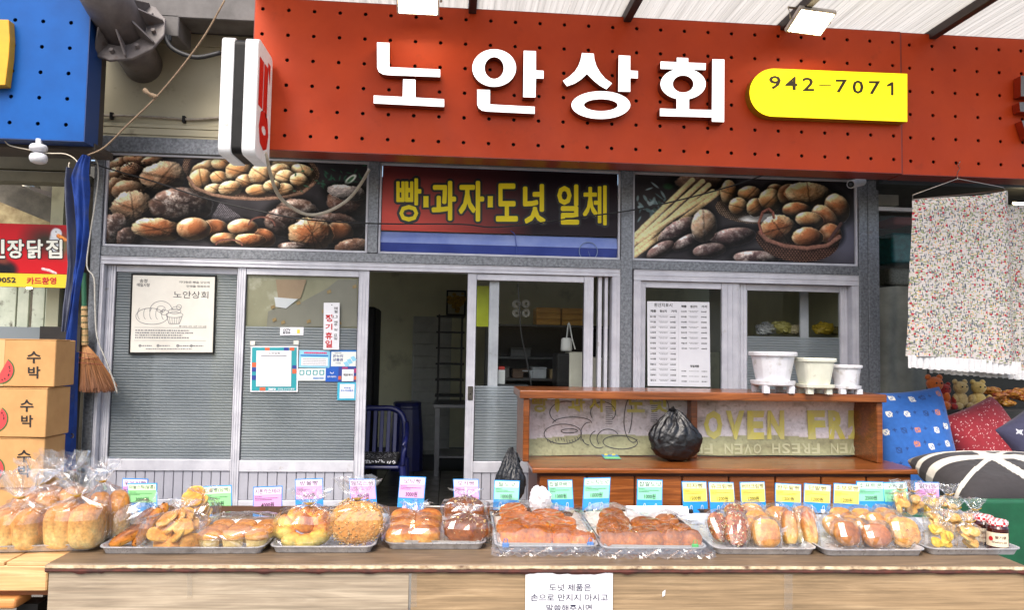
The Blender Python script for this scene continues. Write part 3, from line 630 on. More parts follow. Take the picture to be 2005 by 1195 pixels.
def signbox(par, X0, X1, Z0, Z1, Y, dep, sheet, sm, bk):
    build('perforated_sheet', sheet, sm, par)
    build('sign_return', MB().box(X0, Y+.001, Z1+.0005, X1, Y+dep, Z1+.006).box(X0, Y+.001, Z0-.006, X1, Y+dep, Z0-.0005).box(X0-.006, Y+.001, Z0-.006, X0-.0005, Y+dep, Z1+.006).box(X1+.0005, Y+.001, Z0-.006, X1+.006, Y+dep, Z1+.006), bk, par)
    build('inner_backing', MB().box(X0, Y+.03, Z0, X1, Y+.034, Z1), hole_bk, par)
ox0, ox1 = W(497, 100, SY).x, W(1763.5, 200, SY).x
ca, cb = W(514.8, 15.7, SY).x, W(1747.6, 82.3, SY).x; xs = [ca+(cb-ca)*i/26 for i in range(27)]
za, zb_ = W(563, 19.3, SY).z, W(559.6, 265.2, SY).z; zs = [zb_+(za-zb_)*j/5 for j in range(6)]
sg = thing('shop_sign', 'large orange perforated sign board with four big white Korean letters', 'sign', ((ox0+ox1)/2, SY, OZ0))
signbox(sg, ox0, ox1, OZ0, OZ1, SY, .22, perforated(xs, zs, ox0, ox1, OZ0, OZ1, SY, .0145), orange, orange_sd)
# second board
o2, o3 = W(1768, 200, SY).x, W(1768, 200, SY).x+1.9
za2, zb2 = W(1781.6, 86.5, SY).z, W(1785, 314.6, SY).z; xa2 = W(1784, 200, SY).x; dx2 = (W(1960, 200, SY).x-xa2)/4
sg2 = thing('shop_sign', 'orange perforated sign board of the neighbouring shop behind the hanging blanket', 'sign', (o2, SY, OZ0))
xs2 = [xa2+dx2*i for i in range(10)]; zs2 = [zb2+(za2-zb2)*j/5 for j in range(6)]
Z02, Z12 = W(1800, 341, SY).z, W(1800, 65, SY).z
signbox(sg2, o2, o3, Z02, Z12, SY+.012, .2, perforated(xs2, zs2, o2, o3, Z02, Z12, SY+.012, .0145), orange, orange_sd)
for poly in ([(1999,148),(2070,146),(2070,190),(1999,188)], [(1996,200),(2070,196),(2070,222),(1998,218)], [(2001,236),(2060,228),(2070,272),(2012,270)]):
    o = build('letter', MB().prism([W(x, y, SY-.075) for x, y in poly], (0, .08, 0)), orange_sd, sg2, bev=.002)
    build('letter_face', MB().prism([W(x, y, SY-.0775) for x, y in poly], (0, .002, 0)), pm('grey_letter_face', S(120,120,126), rough=.6), o)
# white channel letters
LY = SY-.085
lit_w = pm('lit_white_face', S(245,247,250), rough=.4, emit=(1, 1, 1), estr=.75)
side_r = pm('letter_return', S(120,44,26), S(96,36,24), scale=9, rough=.4)  # brownish red puts the orange sheet's reflection into the side colour
def c2(x, y): return W(480+x/3.62, y/3.62, LY)
def c3(x, y): return W(1000+x/3.62, y/3.62, LY)
def ell(f, cx, cy, rx, ry, n=40): return [f(cx+rx*math.cos(2*PI*k/n), cy-ry*math.sin(2*PI*k/n)) for k in range(n)]
nieun = lambda f, p: [f(*q) for q in p]
L1 = [nieun(c2, [(935,300),(1022,303),(1022,475),(1382,492),(1382,545),(1010,531),(975,525),(948,508),(936,480)]),
      nieun(c2, [(912,677),(1117,687),(1120,562),(1207,565),(1207,692),(1410,703),(1410,757),(912,732)])]
L2 = [(ell(c2,1765,481,155,133), ell(c2,1765,481,68,78)),
      nieun(c2, [(1645,635),(1735,638),(1735,740),(2052,757),(2052,806),(1720,790),(1680,784),(1655,765),(1645,740)]),
      nieun(c3, [(92,360),(178,363),(178,500),(232,502),(232,557),(178,555),(175,690),(88,688)])]
L3 = [nieun(c3, [(505,375),(588,380),(592,420),(607,468),(632,512),(668,556),(717,590),(678,632),(632,606),(590,572),(540,522),(500,560),(455,590),(398,610),(370,572),(418,540),(455,505),(480,465),(495,425)]),
      nieun(c3, [(765,392),(846,396),(846,500),(900,503),(900,555),(846,552),(846,650),(762,648)]),
      (ell(c3,638,745,208,98), ell(c3,638,745,120,43))]
L4 = [nieun(c3, [(1062,435),(1177,440),(1177,408),(1257,411),(1257,443),(1382,448),(1380,495),(1062,487)]),
      (ell(c3,1221,595,160,110), ell(c3,1221,595,74,61)),
      nieun(c3, [(1057,770),(1175,774),(1175,690),(1262,693),(1262,777),(1425,780),(1428,420),(1512,422),(1510,865),(1425,862),(1425,832),(1057,822)])]
for k, (lt, nm) in enumerate(zip((L1, L2, L3, L4), '노안상회')):
    ms, mf = MB(), MB()
    for i, pc in enumerate(lt):
        e = .0015*i; off = Vector((0, -.003-e, 0)); dp = Vector((0, .082, 0)); sh = Vector((0, e, 0))
        if isinstance(pc, tuple):
            ms.ringprism([q+sh for q in pc[0]], [q+sh for q in pc[1]], dp); mf.ringprism([q+off for q in pc[0]], [q+off for q in pc[1]], (0, .0025, 0))
        else:
            ms.prism([q+sh for q in pc], dp); mf.prism([q+off for q in pc], (0, .0025, 0))
    o = build('letter', ms, side_r, sg, label='raised white Korean letter '+nm); build('letter_face', mf, lit_w, o)
# yellow phone-number plate
def c4(x, y, Y): return W(1465+x/3.62, y/3.62, Y)
YP = SY-.09
pl = thing('phone_plate', 'bright yellow plate with rounded left end and a black telephone number', 'sign', c4(560, 860, YP))
arc = [(180-170*math.cos(t), 655-(170)*math.sin(t)) for t in np.linspace(-PI/2, PI/2, 20)]
poly = [(8+172+(x-180), y) for x, y in arc]+[(1127, 522), (1127, 862)]
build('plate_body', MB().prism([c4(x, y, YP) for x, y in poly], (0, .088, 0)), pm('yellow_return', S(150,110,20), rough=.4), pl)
build('plate_face', MB().prism([c4(x, y, YP-.003) for x, y in poly], (0, .0025, 0)), pm('lit_yellow_face', S(250,226,0), rough=.4, emit=S(255,236,0), estr=.55), pl)
m = MB()
for ch, x0, y0, x1, y1 in (('9',147,535,232,632),('4',262,542,350,638),('2',384,547,468,645),('7',620,562,702,656),('0',738,567,818,664),('7',855,573,937,668)):
    put(m, ch, lambda u, v: c4(u, v, YP-.005), x0, y1, x1, y0, .016)
m.prism([c4(502,598,YP-.005), c4(588,602,YP-.005), c4(588,609,YP-.005), c4(502,605,YP-.005)], (0, .001, 0))
m.prism([c4(x, y, YP-.005) for x, y in ((984,600),(1016,580),(1030,581),(1030,675),(1012,674),(1013,606),(984,613))], (0, .001, 0))
build('phone_number', m, pm('brown_ink', S(52,38,14), rough=.5), pl)

# ------------------------------------------------------------------ wall above the shop front, behind the signs
m = MB(); m.box(W(190,200).x, -.02, ZT1+.051, W(1715,200).x, .12, OZ1+.25)
struct('upper_wall', m, pm('beige_panel', S(196,188,160), S(182,174,146), scale=2, rough=.55, col3=S(140,130,108), s3=7, lo3=.62, hi3=.8))
t = thing('wall_cladding', 'beige metal cladding strips on the wall behind the rope', 'cladding', W(340, 285, -.03))
cm = _mats['beige_panel']; XA, XB = W(194, 200).x, W(540, 200).x
zz = [W(340, q, -.03).z for q in (286, 266, 252, 244, 88, 64)]
for a, b, y in ((zz[0], zz[1]-.004, -.03), (zz[1], zz[2]-.003, -.035), (zz[2], zz[3]-.003, -.04), (zz[3], zz[4]-.003, -.03), (zz[4], zz[5]-.003, -.036)):
    build('strip', MB().box(XA, y, a, XB, -.0205, b), cm, t, bev=.002)
m = MB(); m.box(XA-.02, -.22, zz[5]+.002, ox0-.01, -.021, OZ1+.3)
m.box(XA-.02, -.5, W(400,36,-.5).z, ox0-.01, -.221, OZ1+.3)
solo('gutter_beam', 'dark grey weathered gutter beam behind the steel pipe', 'beam', m, pm('dark_grey_paint', S(104,100,98), S(80,76,74), scale=5, rough=.6, bump=.1, bscale=30), bev=.006)
m = MB(); m.tube([W(x, y, -.05) for x, y in ((196,226),(250,227),(330,231),(380,234),(440,229))], .011, 8)
cd = thing('conduit', 'thin pale conduit clipped along the beige wall', 'conduit', W(300, 230, -.04)); build('pipe', m, pm('dirty_pvc', S(176,166,150), S(140,130,116), scale=20, rough=.5), cd, smooth=True)
for px, py in ((217,226),(359,233)): build('clip', MB().pbox(px-3, py-7, px+3, py+6, -.066, .036), black_met, cd, bev=.002)

# ------------------------------------------------------------------ blade sign, end on
bs = thing('blade_sign', 'white projecting sign box with black stripe and red Korean letter on its face', 'sign', W(470, 300, -1.1))
yf, yb = -1.17, -.77
def roundrect(y0, y1, z0, z1, r, n=6):
    o = []
    for cy_, cz_, a0 in ((y1-r, z1-r, 0), (y0+r, z1-r, PI/2), (y0+r, z0+r, PI), (y1-r, z0+r, 1.5*PI)):
        for k in range(n+1): a = a0+PI/2*k/n; o.append((cy_+r*math.cos(a), cz_+r*math.sin(a)))
    return o
bz1, bz0 = W(470, 70, yf).z, W(490, 302, yf).z
bxa, bxb, bxc, bxd = (W(q, 190, yf).x for q in (430, 455, 476, 503))
wp = pm('glowing_white_box', S(226,226,228), S(210,210,212), scale=10, rough=.4, col3=S(150,138,120), s3=14, lo3=.62, hi3=.78, emit=(1,1,1), estr=.06)
for a, b in ((bxa, bxb), (bxc, bxd)):
    build('light_box', MB().prism([(a, y, z) for y, z in roundrect(yf, yb, bz0, bz1, .05)], (b-a, 0, 0)), wp, bs, bev=.006, seg=2)
build('black_band', MB().prism([(bxb+.0005, y, z) for y, z in roundrect(yf+.012, yb-.01, bz0+.01, bz1-.01, .045)], (bxc-bxb-.001, 0, 0)), black_met, bs)
m = MB(); fx = bxd+.003; mid = (bz0+bz1)/2
put(m, '빵', lambda u, v: Vector((fx, u, v)), yf+.03, bz0+.08, yb-.03, bz1-.08, .05)
build('face_letter', m, pm('red_vinyl', S(214,30,26), rough=.4), bs)
m = MB(); m.tube([W(x, y, -.62) for x, y in ((322,70),(335,92),(360,106),(390,112),(432,103))], .017, 8)
solo('power_cable', 'thick black cable looping from the junction box to the blade sign', 'cable', m, black_rub, smooth=True)
m = MB(); m.tube([W(520,300,-.9), W(527,330,-.8), W(540,372,-.62), W(560,398,-.45), W(600,420,-.32), W(640,415,-.25), W(680,392,-.2), W(705,362,-.16), W(723,332,-.12)], .0135, 8)
solo('plastic_hose', 'off white plastic hose hanging in a loop across the bread picture', 'hose', m, pm('cream_plastic', S(206,196,176), S(186,174,152), scale=20, rough=.45), smooth=True)
jb = thing('junction_box', 'grey junction box on the wall beside the steel pipe', 'box', W(335, 60, -.5))
build('box_body', MB().pbox(312, 28, 350, 70, -.5, .28), _mats['dark_grey_paint'], jb, bev=.006); build('cable_gland', MB().tube([W(330,70,-.55), W(330,80,-.55)], .025, 10), black_rub, jb)

# ------------------------------------------------------------------ steel pipe with bolted flange
pc = thing('flanged_pipe', 'grey painted steel pipe with bolted ribbed flange coming out of the wall', 'pipe', W(280, 110, -.05))
greyp = pm('grey_pipe_paint', S(118,110,108), S(92,86,84), scale=7, rough=.55, bump=.15, bscale=40, col3=S(84,60,44), s3=9, lo3=.6, hi3=.76)
p0, p1, p2 = W(281, 128, -.02), W(243, 60, -.62), W(172, -70, -1.15)
build('lower_pipe', MB().tube([p0, p1], .155, 28), greyp, pc, smooth=True)
ax = (p2-p1).normalized(); build('upper_pipe', MB().tube([p1, p2], .165, 28), greyp, pc, smooth=True)
fl = MB(); fl.tube([p1-ax*.012, p1+ax*.012], .31, 12); build('flange', fl, greyp, pc, bev=.004)
sx = ax.cross(Vector((0, 0, 1))).normalized(); sy = ax.cross(sx)
for k in range(8):
    a = 2*PI*k/8+.3; d = sx*math.cos(a)+sy*math.sin(a); n = ax.cross(d)
    build('rib', MB().prism([p1+ax*.013+d*.166-n*.006, p1+ax*.013+d*.295-n*.006, p1+ax*.04+d*.295-n*.006, p1+ax*.17+d*.168-n*.006], n*.012), greyp, pc)
    d2 = sx*math.cos(a+.39)+sy*math.sin(a+.39); build('bolt', MB().tube([p1+d2*.235-ax*.03, p1+d2*.235+ax*.045], .017, 6), greyp, pc)
# rope
m = MB(); rp = [(440,0),(400,70),(350,138),(300,196),(250,244),(205,288),(172,304)]; pts = [W(x, y, -.95) for x, y in rp]; m.tube(pts, .0065, 6)
rpt = thing('rope', 'thin frayed brown rope slanting across the beige wall with a knot', 'rope', pts[-1]); rope_m = pm('jute_rope', S(150,128,104), S(112,94,76), scale=120, rough=.9, bump=.5, bscale=200)
build('rope_line', m, rope_m, rpt, smooth=True)
k = W(300, 188, -.955); m = MB(); m.tube([k, W(290,182,-.97), W(283,176,-.96)], [.016, .012, .018], 7); m.tube([W(297,184,-.95), W(304,190,-.95), W(308,187,-.96)], [.01, .02, .008], 7); build('knot', m, rope_m, rpt)

# ------------------------------------------------------------------ canopy roof over the street
RZ = OZ1+.035
cn = thing('canopy_roof', 'translucent white ribbed canopy roof on dark beams above the orange sign', 'roof', W(1400, 45, SY))
def roof_mat():
    m = bpy.data.materials.new('ribbed_polycarbonate'); m.use_nodes = True; nt = m.node_tree; nt.nodes.clear(); L = nt.links.new; N = nt.nodes.new
    o = N('ShaderNodeOutputMaterial'); tc = N('ShaderNodeTexCoord'); mp = N('ShaderNodeMapping'); mp.inputs['Scale'].default_value = (1, .02, 1); L(tc.outputs['Object'], mp.inputs[0])
    n = N('ShaderNodeTexNoise'); n.inputs['Scale'].default_value = 42; n.inputs['Detail'].default_value = 4; L(mp.outputs[0], n.inputs[0])
    r = N('ShaderNodeValToRGB'); e = r.color_ramp.elements; e[0].position = .3; e[0].color = (*S(176,172,164), 1); e[1].position = .7; e[1].color = (*S(206,202,194), 1); L(n.outputs[0], r.inputs[0])
    d = N('ShaderNodeBsdfDiffuse'); t_ = N('ShaderNodeBsdfTranslucent'); L(r.outputs[0], d.inputs[0]); L(r.outputs[0], t_.inputs[0])
    x = N('ShaderNodeMixShader'); x.inputs[0].default_value = .72; L(d.outputs[0], x.inputs[1]); L(t_.outputs[0], x.inputs[2]); L(x.outputs[0], o.inputs[0]); return m
rm = roof_mat(); bxs = [W(q, y, SY).x for q, y in ((150,0),(490,0),(925,20),(1228,35),(1535,48),(1828,62))]; bxs.append(bxs[-1]+1.16); bxs.append(bxs[-1]+1.16)
for a, b in zip(bxs[:-1], bxs[1:]):
    n = int((b-a)/.05); P = []
    for y in (-2.6, SY+.22):
        row = []
        for i in range(n):
            x0_ = a+.03+(b-a-.06)*i/n; w_ = (b-a-.06)/n
            row += [(x0_, y, RZ), (x0_+w_*.82, y, RZ), (x0_+w_*.86, y, RZ-.002), (x0_+w_*.96, y, RZ-.002)]
        P.append(row)
    if a > bxs[0]: build('roof_panel', MB().grid(np.array(P)), rm, cn)
dkb = pm('dark_beam_paint', S(52,40,38), S(36,30,30), scale=8, rough=.6)
for b in bxs[2:]: build('beam', MB().box(b-.03, -2.6, RZ-.07, b+.03, SY+.22, RZ+.05), dkb, cn, bev=.004)
# two lit flood lamps
hot = pm('lit_lamp_face', S(255,240,214), rough=.4, emit=(1, .82, .56), estr=13)
lampw = pm('lamp_housing', S(206,198,190), S(180,172,166), scale=12, rough=.45)
def flood(label, c, w, tilt, yaw=0):
    t = thing('flood_lamp', label, 'lamp', c, 'lit flood lamps over the orange sign')
    R = Matrix.Rotation(yaw, 3, 'Z') @ Matrix.Rotation(tilt, 3, 'X'); c = Vector(c)
    f = lambda x, y, z: c+R @ Vector((x, y, z))
    def bx_(m, a, b): 
        ce = [(a[i]+b[i])/2 for i in range(3)]; h = [(b[i]-a[i])/2 for i in range(3)]; return m.obox(f(*ce), R @ Vector((h[0],0,0)), R @ Vector((0,h[1],0)), R @ Vector((0,0,h[2])))
    h = w*.72
    b = build('housing', bx_(MB(), (-w/2,-h/2,0), (w/2,h/2,.035)), lampw, t, bev=.008, seg=2)
    for i in range(9): bx_(mm := MB(), (-w/2+.03+i*(w-.06)/8-.002,-h*.4,.036), (-w/2+.03+i*(w-.06)/8+.002,h*.4,.062)); build('fin', mm, lampw, b)
    build('glass_face', bx_(MB(), (-w/2+.018,-h/2+.018,-.004), (w/2-.018,h/2-.018,-.0005)), hot, t)
    m = MB(); m.tube([f(-w/2-.012,0,.02), f(-w/2-.012,-.02,.12), f(w/2+.012,-.02,.12), f(w/2+.012,0,.02)], [.009]*4, 6); build('bracket', m, pm('bracket_zinc', S(150,140,122), rough=.4, metal=.5), t)
    m = MB(); a = f(0,-.02,.13); m.tube([a, Vector((a.x, a.y, RZ-.072))], .014, 6); build('hanger', m, _mats['bracket_zinc'], t)
flood('lit flood lamp above the first white letter', W(818, 4, -1.02), .31, -.5)
flood('lit flood lamp hanging over the yellow telephone plate', W(1588, 44, -1.05), .31, -.48, .15)

# ------------------------------------------------------------------ cctv camera
cc = thing('security_camera', 'small white security camera under the orange sign', 'camera', W(1685, 345, -.1))
m = MB(); c = W(1684, 346, -.12); m.tube([c+Vector((0,0,.012)), c], .036, 16); build('mount', m, white_pl, cc, smooth=False)
m = MB(); m.tube([c, c+Vector((0,-.01,-.03)), c+Vector((-.02,-.03,-.06))], .018, 10); build('arm', m, white_pl, cc, smooth=True)
a, b = W(1688, 356, -.12), W(1666, 361, -.26); m = MB(); m.tube([a, b], .036, 18); build('body', m, white_pl, cc, smooth=False)
d = (b-a).normalized(); m = MB(); m.tube([b-d*.001, b+d*.004], .028, 16); build('lens_ring', m, black_met, cc); m = MB(); m.tube([b+d*.004, b+d*.006], .013, 12); build('lens', m, pm('lens_glass', S(60,64,72), rough=.1), cc)
# ------------------------------------------------------------------ framed poster and stickers on the doors
def quadfn(c00, c10, c01, c11):      # u,v in 0..1 (v down) -> point
    return lambda u, v: c00*(1-u)*(1-v)+c10*u*(1-v)+c01*(1-u)*v+c11*u*v
def sheet(mb, fn, u0=0, v0=0, u1=1, v1=1, n=(0, -.001, 0), dep=.001):
    n = Vector(n); return mb.prism([fn(u0, v0)+n, fn(u1, v0)+n, fn(u1, v1)+n, fn(u0, v1)+n], (0, dep, 0))
def shift(fn, k): return lambda u, v: fn(u, v)+Vector((0, -k, 0))
def line(mb, fn, pts, w, k=.002, asp=1.0):
    """thin drawn line in sheet coordinates"""
    for (a, b) in zip(pts[:-1], pts[1:]):
        dx, dy = (b[0]-a[0])*asp, b[1]-a[1]; l = math.hypot(dx, dy) or 1; nx, ny = -dy/l*w/asp, dx/l*w
        q = [fn(a[0]+nx, a[1]+ny), fn(b[0]+nx, b[1]+ny), fn(b[0]-nx, b[1]-ny), fn(a[0]-nx, a[1]-ny)]
        q = [p+Vector((0, -k, 0)) for p in q]; mb.add(q, [(0, 1, 2, 3)])
def arcp(cx, cy, rx, ry, a0=0, a1=360, n=20): return [(cx+rx*math.cos(math.radians(a0+(a1-a0)*i/n)), cy+ry*math.sin(math.radians(a0+(a1-a0)*i/n))) for i in range(n+1)]
def dashes(mb, fn, u0, v, u1, rnd, h=.006, k=.002, wmin=.008, wmax=.03, asp=1):
    u = u0
    while u < u1:
        w = rnd.uniform(wmin, wmax); q = [fn(u, v-h), fn(min(u+w, u1), v-h), fn(min(u+w, u1), v+h), fn(u, v+h)]; mb.add([p+Vector((0, -k, 0)) for p in q], [(0, 1, 2, 3)]); u += w+rnd.uniform(.004, .009)
rnd = random.Random(5)
Yp = .018
fn = quadfn(W(257,535,Yp), W(424,539,Yp), W(251.5,694,Yp), W(419,694,Yp))
t = thing('framed_poster', 'cream bakery poster with line-drawn loaf and cupcake in a thin black frame', 'poster', fn(.5, 1))
m = MB(); w = .018
sheet(m, fn, 0, 0, 1, .022, dep=.014); sheet(m, fn, 0, .978, 1, 1, dep=.014); sheet(m, fn, 0, .0222, w, .9778, dep=.014); sheet(m, fn, 1-w, .0222, 1, .9778, dep=.014); build('frame', m, black_met, t)
cream = pm('cream_paper', S(226,222,212), S(216,212,202), scale=4, rough=.5)
build('paper', sheet(MB(), fn, w+.001, .023, 1-w-.001, .977, (0, .002, 0), .004), cream, t)
f2 = shift(fn, -.0); m = MB(); K = .0015
fk = lambda u, v: fn(u, v)+Vector((0, .0005, 0))
put(m, '기다림은 빵을 맛있게', fk, .56, .112, .92, .082, .004); put(m, '인생을 행복하게', fk, .65, .162, .92, .132, .004); put(m, '노안상회', fk, .50, .30, .91, .21, .002)
put(m, '송정', fk, .10, .115, .19, .07, .01); put(m, '매일시장', fk, .07, .165, .22, .122, .01)
put(m, '빵 나오는 시간: 오전 11시 30분', fk, .58, .665, .90, .640, .0)
build('lettering', m, pm('dark_grey_ink', S(70,70,74), rough=.6), t)
m = MB(); A_ = 1.05
line(m, fk, [(.06,.67),(.90,.67)], .0015, 0); line(m, fk, [(.06,.83),(.90,.83)], .0015, 0)
line(m, fk, arcp(.24,.53,.17,.10,100,330), .003, 0); line(m, fk, arcp(.26,.54,.18,.09,-20,110), .003, 0); line(m, fk, arcp(.36,.46,.13,.12,170,360), .003, 0)
for i in range(5): line(m, fk, arcp(.12+.07*i,.50,.03,.07,100,260,8), .0025, 0)
line(m, fk, [(.43,.53),(.46,.62),(.58,.62),(.61,.53)], .003, 0)
for i in range(5): line(m, fk, [(.46+.03*i,.54),(.475+.024*i,.62)], .002, 0)
for q in ((.52,.51,.10,.035),(.52,.465,.075,.03),(.54,.43,.05,.025),(.57,.41,.03,.03),(.36,.44,.05,.04),(.40,.48,.05,.03)): line(m, fk, arcp(*q, 0, 360, 14), .0025, 0)
for v_, u_ in ((.705,.70),(.735,.75),(.765,.62),(.795,.70)): dashes(m, fk, .07, v_, u_, rnd, .007, 0)
for u_ in (.13, .34, .57, .73): line(m, fk, arcp(u_,.895,.012,.012,0,360,8), .006, 0); dashes(m, fk, u_+.02, .895, u_+.14, rnd, .006, 0)
dashes(m, fk, .20, .935, .74, rnd, .005, 0)
build('line_drawing', m, ink_g, t)

# stickers on the second door
YS = -.004
def sticker(name, label, cat, x0, y0, x1, y1, mat, Y=YS, grp=None, skew=0):
    fn = quadfn(W(x0, y0, Y), W(x1, y0+skew, Y), W(x0-1, y1, Y), W(x1-1, y1+skew, Y)); t = thing(name, label, cat, fn(.5, 1), grp); build('backing', sheet(MB(), fn, dep=.0025), mat, t)
    return t, lambda u, v: fn(u, v)+Vector((0, -.0022, 0))
teal = pm('teal_print', S(40,150,160), rough=.4); cobalt = pm('cobalt_print', S(44,60,140), rough=.4); orp = pm('orange_print', S(206,96,60), rough=.4); skyb = pm('sky_print', S(140,200,226), rough=.4); blue_p = pm('blue_print', S(32,112,190), rough=.4)
t, f = sticker('payment_sign', 'teal bordered payment board with a plain white centre on the ribbed door', 'sign', 491, 678, 584, 768, paper_w, -.01)
m = MB(); sheet(m, f, .03, .03, .97, .97); build('teal_border', m, teal, t)
for a in ((.30,.03,.40,.10),(.82,.03,.92,.10),(.03,.36,.12,.46),(.88,.50,.97,.60),(.20,.90,.32,.97)): build('orange_block', sheet(MB(), lambda u, v: f(u, v)+Vector((0,-.0012,0)), *a), orp, t)
for a in ((.70,.03,.80,.10),(.03,.47,.12,.56),(.88,.42,.97,.49),(.03,.64,.12,.74)): build('blue_block', sheet(MB(), lambda u, v: f(u, v)+Vector((0,-.0012,0)), *a), cobalt, t)
g2 = lambda u, v: f(u, v)+Vector((0, -.0032, 0))
build('white_panel', sheet(MB(), g2, .125, .10, .86, .88), paper_w, t)
g3 = lambda u, v: f(u, v)+Vector((0, -.005, 0)); m = MB(); put(m, '노안상회', g3, .38, .18, .62, .135, .006); line(m, g3, [(.22,.215),(.76,.215)], .006, 0); build('lettering', m, ink, t)
m = MB(); put(m, 'zero', g3, .38, .965, .54, .915, .03); put(m, '모바일 온누리상품권', g3, .58, .96, .93, .915, .01); build('white_lettering', m, paper_w, t)
m = MB(); sheet(m, f, -.01, -.11, .09, -.02); sheet(m, f, .90, -.12, 1.01, -.03); build('tape_tab', m, cream, t)
t, f = sticker('camera_notice', 'small white camera notice sticker with tiny lettering and yellow mark', 'sticker', 549, 641, 595, 657, paper_w)
m = MB(); put(m, 'CCTV', f, .12, .48, .44, .2, .03); put(m, '촬영중', f, .12, .82, .44, .55, .02); build('lettering', m, ink, t)
m = MB(); sheet(m, f, .72, .3, .84, .75); build('yellow_mark', m, pm('yellow_print', S(230,200,60), rough=.5), t)
t, f = sticker('holiday_notice', 'tall white holiday notice with large red vertical lettering', 'notice', 634, 593, 665, 685, paper_w, -.02)
m = MB()
for ch, a, b in (('정',.25,.41),('기',.45,.58),('휴',.63,.78),('일',.80,.96)): put(m, ch, f, .12, b, .56, a, .03)
build('red_lettering', m, ink_red, t); m = MB()
for ch, a, b in (('매',.09,.15),('월',.16,.22),('1,3',.27,.34),('째',.39,.44),('주',.45,.50),('일',.55,.60),('요',.66,.72),('일',.73,.79)): put(m, ch, f, .66 if ch != '1,3' else .6, b, .88, a, .01)
m.add([f(.48,.04), f(.54,.04), f(.54,.06), f(.48,.06)], [(0,1,2,3)]); build('lettering', m, ink, t)
t, f = sticker('tax_notice', 'pale blue table notice sticker with a pink heading line', 'sticker', 586, 686, 646, 720, skyb, skew=1)
m = MB(); sheet(m, f, .08, .42, .94, .88); build('white_table', m, paper_w, t); g3 = lambda u, v: f(u, v)+Vector((0, -.002, 0)); m = MB()
for v_ in (.5,.6,.7,.8): dashes(m, g3, .12, v_, .9, rnd, .012, 0, .03, .12)
build('table_lines', m, ink_g, t); m = MB(); dashes(m, g3, .16, .14, .9, rnd, .045, 0, .04, .08); build('heading', m, pm('pink_ink', S(214,80,130), rough=.6), t); m = MB(); sheet(m, f, .05, .26, .95, .33); build('blue_line', m, blue_p, t)
t, f = sticker('voucher_sticker', 'white and blue voucher sticker with dark Korean lettering', 'sticker', 647, 686, 699, 719, blue_p)
build('white_area', sheet(MB(), f, .04, .10, .97, .96), pm('pale_cream_print', S(224,228,222), rough=.5), t); g3 = lambda u, v: f(u, v)+Vector((0, -.002, 0))
m = MB(); put(m, '온누리', g3, .10, .44, .48, .26, .02); put(m, '상품권', g3, .10, .66, .48, .48, .02); put(m, '전통시장', g3, .16, .22, .42, .14); put(m, '가맹점', g3, .2, .82, .40, .72); build('lettering', m, ink_blue, t)
m = MB()
for a in ((.62,.5),(.76,.34),(.5,.66)): m.add([g3(a[0], a[1]+.08), g3(a[0]+.14, a[1]), g3(a[0]+.24, a[1]+.26), g3(a[0]+.1, a[1]+.34)], [(0,1,2,3)])
build('banknote_print', m, skyb, t)
t, f = sticker('card_sticker', 'white strip sticker with four small teal outlined squares', 'sticker', 584, 722, 638, 746, pm('pale_print', S(222,228,224), rough=.5), -.006)
m = MB()
for i in range(4): line(m, f, [(.07+.24*i,.16),(.21+.24*i,.16),(.21+.24*i,.5),(.07+.24*i,.5),(.07+.24*i,.16)], .035, 0, 2)
build('square_icon', m, teal, t); m = MB(); dashes(m, f, .55, .8, .95, rnd, .05, 0, .02, .05); build('small_mark', m, blue_p, t)
t, f = sticker('gift_card_sticker', 'small solid blue sticker with white lettering', 'sticker', 638, 719, 663, 748, pm('royal_print', S(24,86,180), rough=.4)); m = MB(); put(m, '광주상생카드', f, .14, .72, .86, .60, .02); line(m, f, arcp(.5,.34,.14,.1,0,180,8), .02, 0); build('lettering', m, paper_w, t)
t, f = sticker('zero_sticker', 'small sticker with a white square on purple and orange patches', 'sticker', 663, 719, 699, 748, cobalt)
m = MB(); sheet(m, f, .2, .0, .5, .12); sheet(m, f, .86, .1, .99, .4); build('magenta_patch', m, pm('magenta_print', S(170,50,110), rough=.4), t); m = MB(); sheet(m, f, .0, .62, .16, .86); sheet(m, f, .86, .62, 1, .86); build('orange_patch', m, orp, t)
g3 = lambda u, v: f(u, v)+Vector((0, -.002, 0)); build('white_square', sheet(MB(), g3, .2, .16, .84, .96), paper_w, t); m = MB(); put(m, '제로페이', lambda u, v: f(u, v)+Vector((0, -.004, 0)), .28, .62, .78, .45, .03); build('lettering', m, ink, t)
t, f = sticker('mobile_voucher_sticker', 'teal bordered square sticker hanging below the other stickers', 'sticker', 661, 749, 698, 784, pm('aqua_print', S(60,170,200), rough=.4), -.006)
build('white_square', sheet(MB(), f, .13, .1, .9, .9), paper_w, t); g3 = lambda u, v: f(u, v)+Vector((0, -.003, 0)); m = MB(); put(m, '모바일', g3, .34, .36, .7, .26, .02); put(m, '온누리상품권', g3, .18, .52, .84, .40, .02); build('lettering', m, blue_p, t)

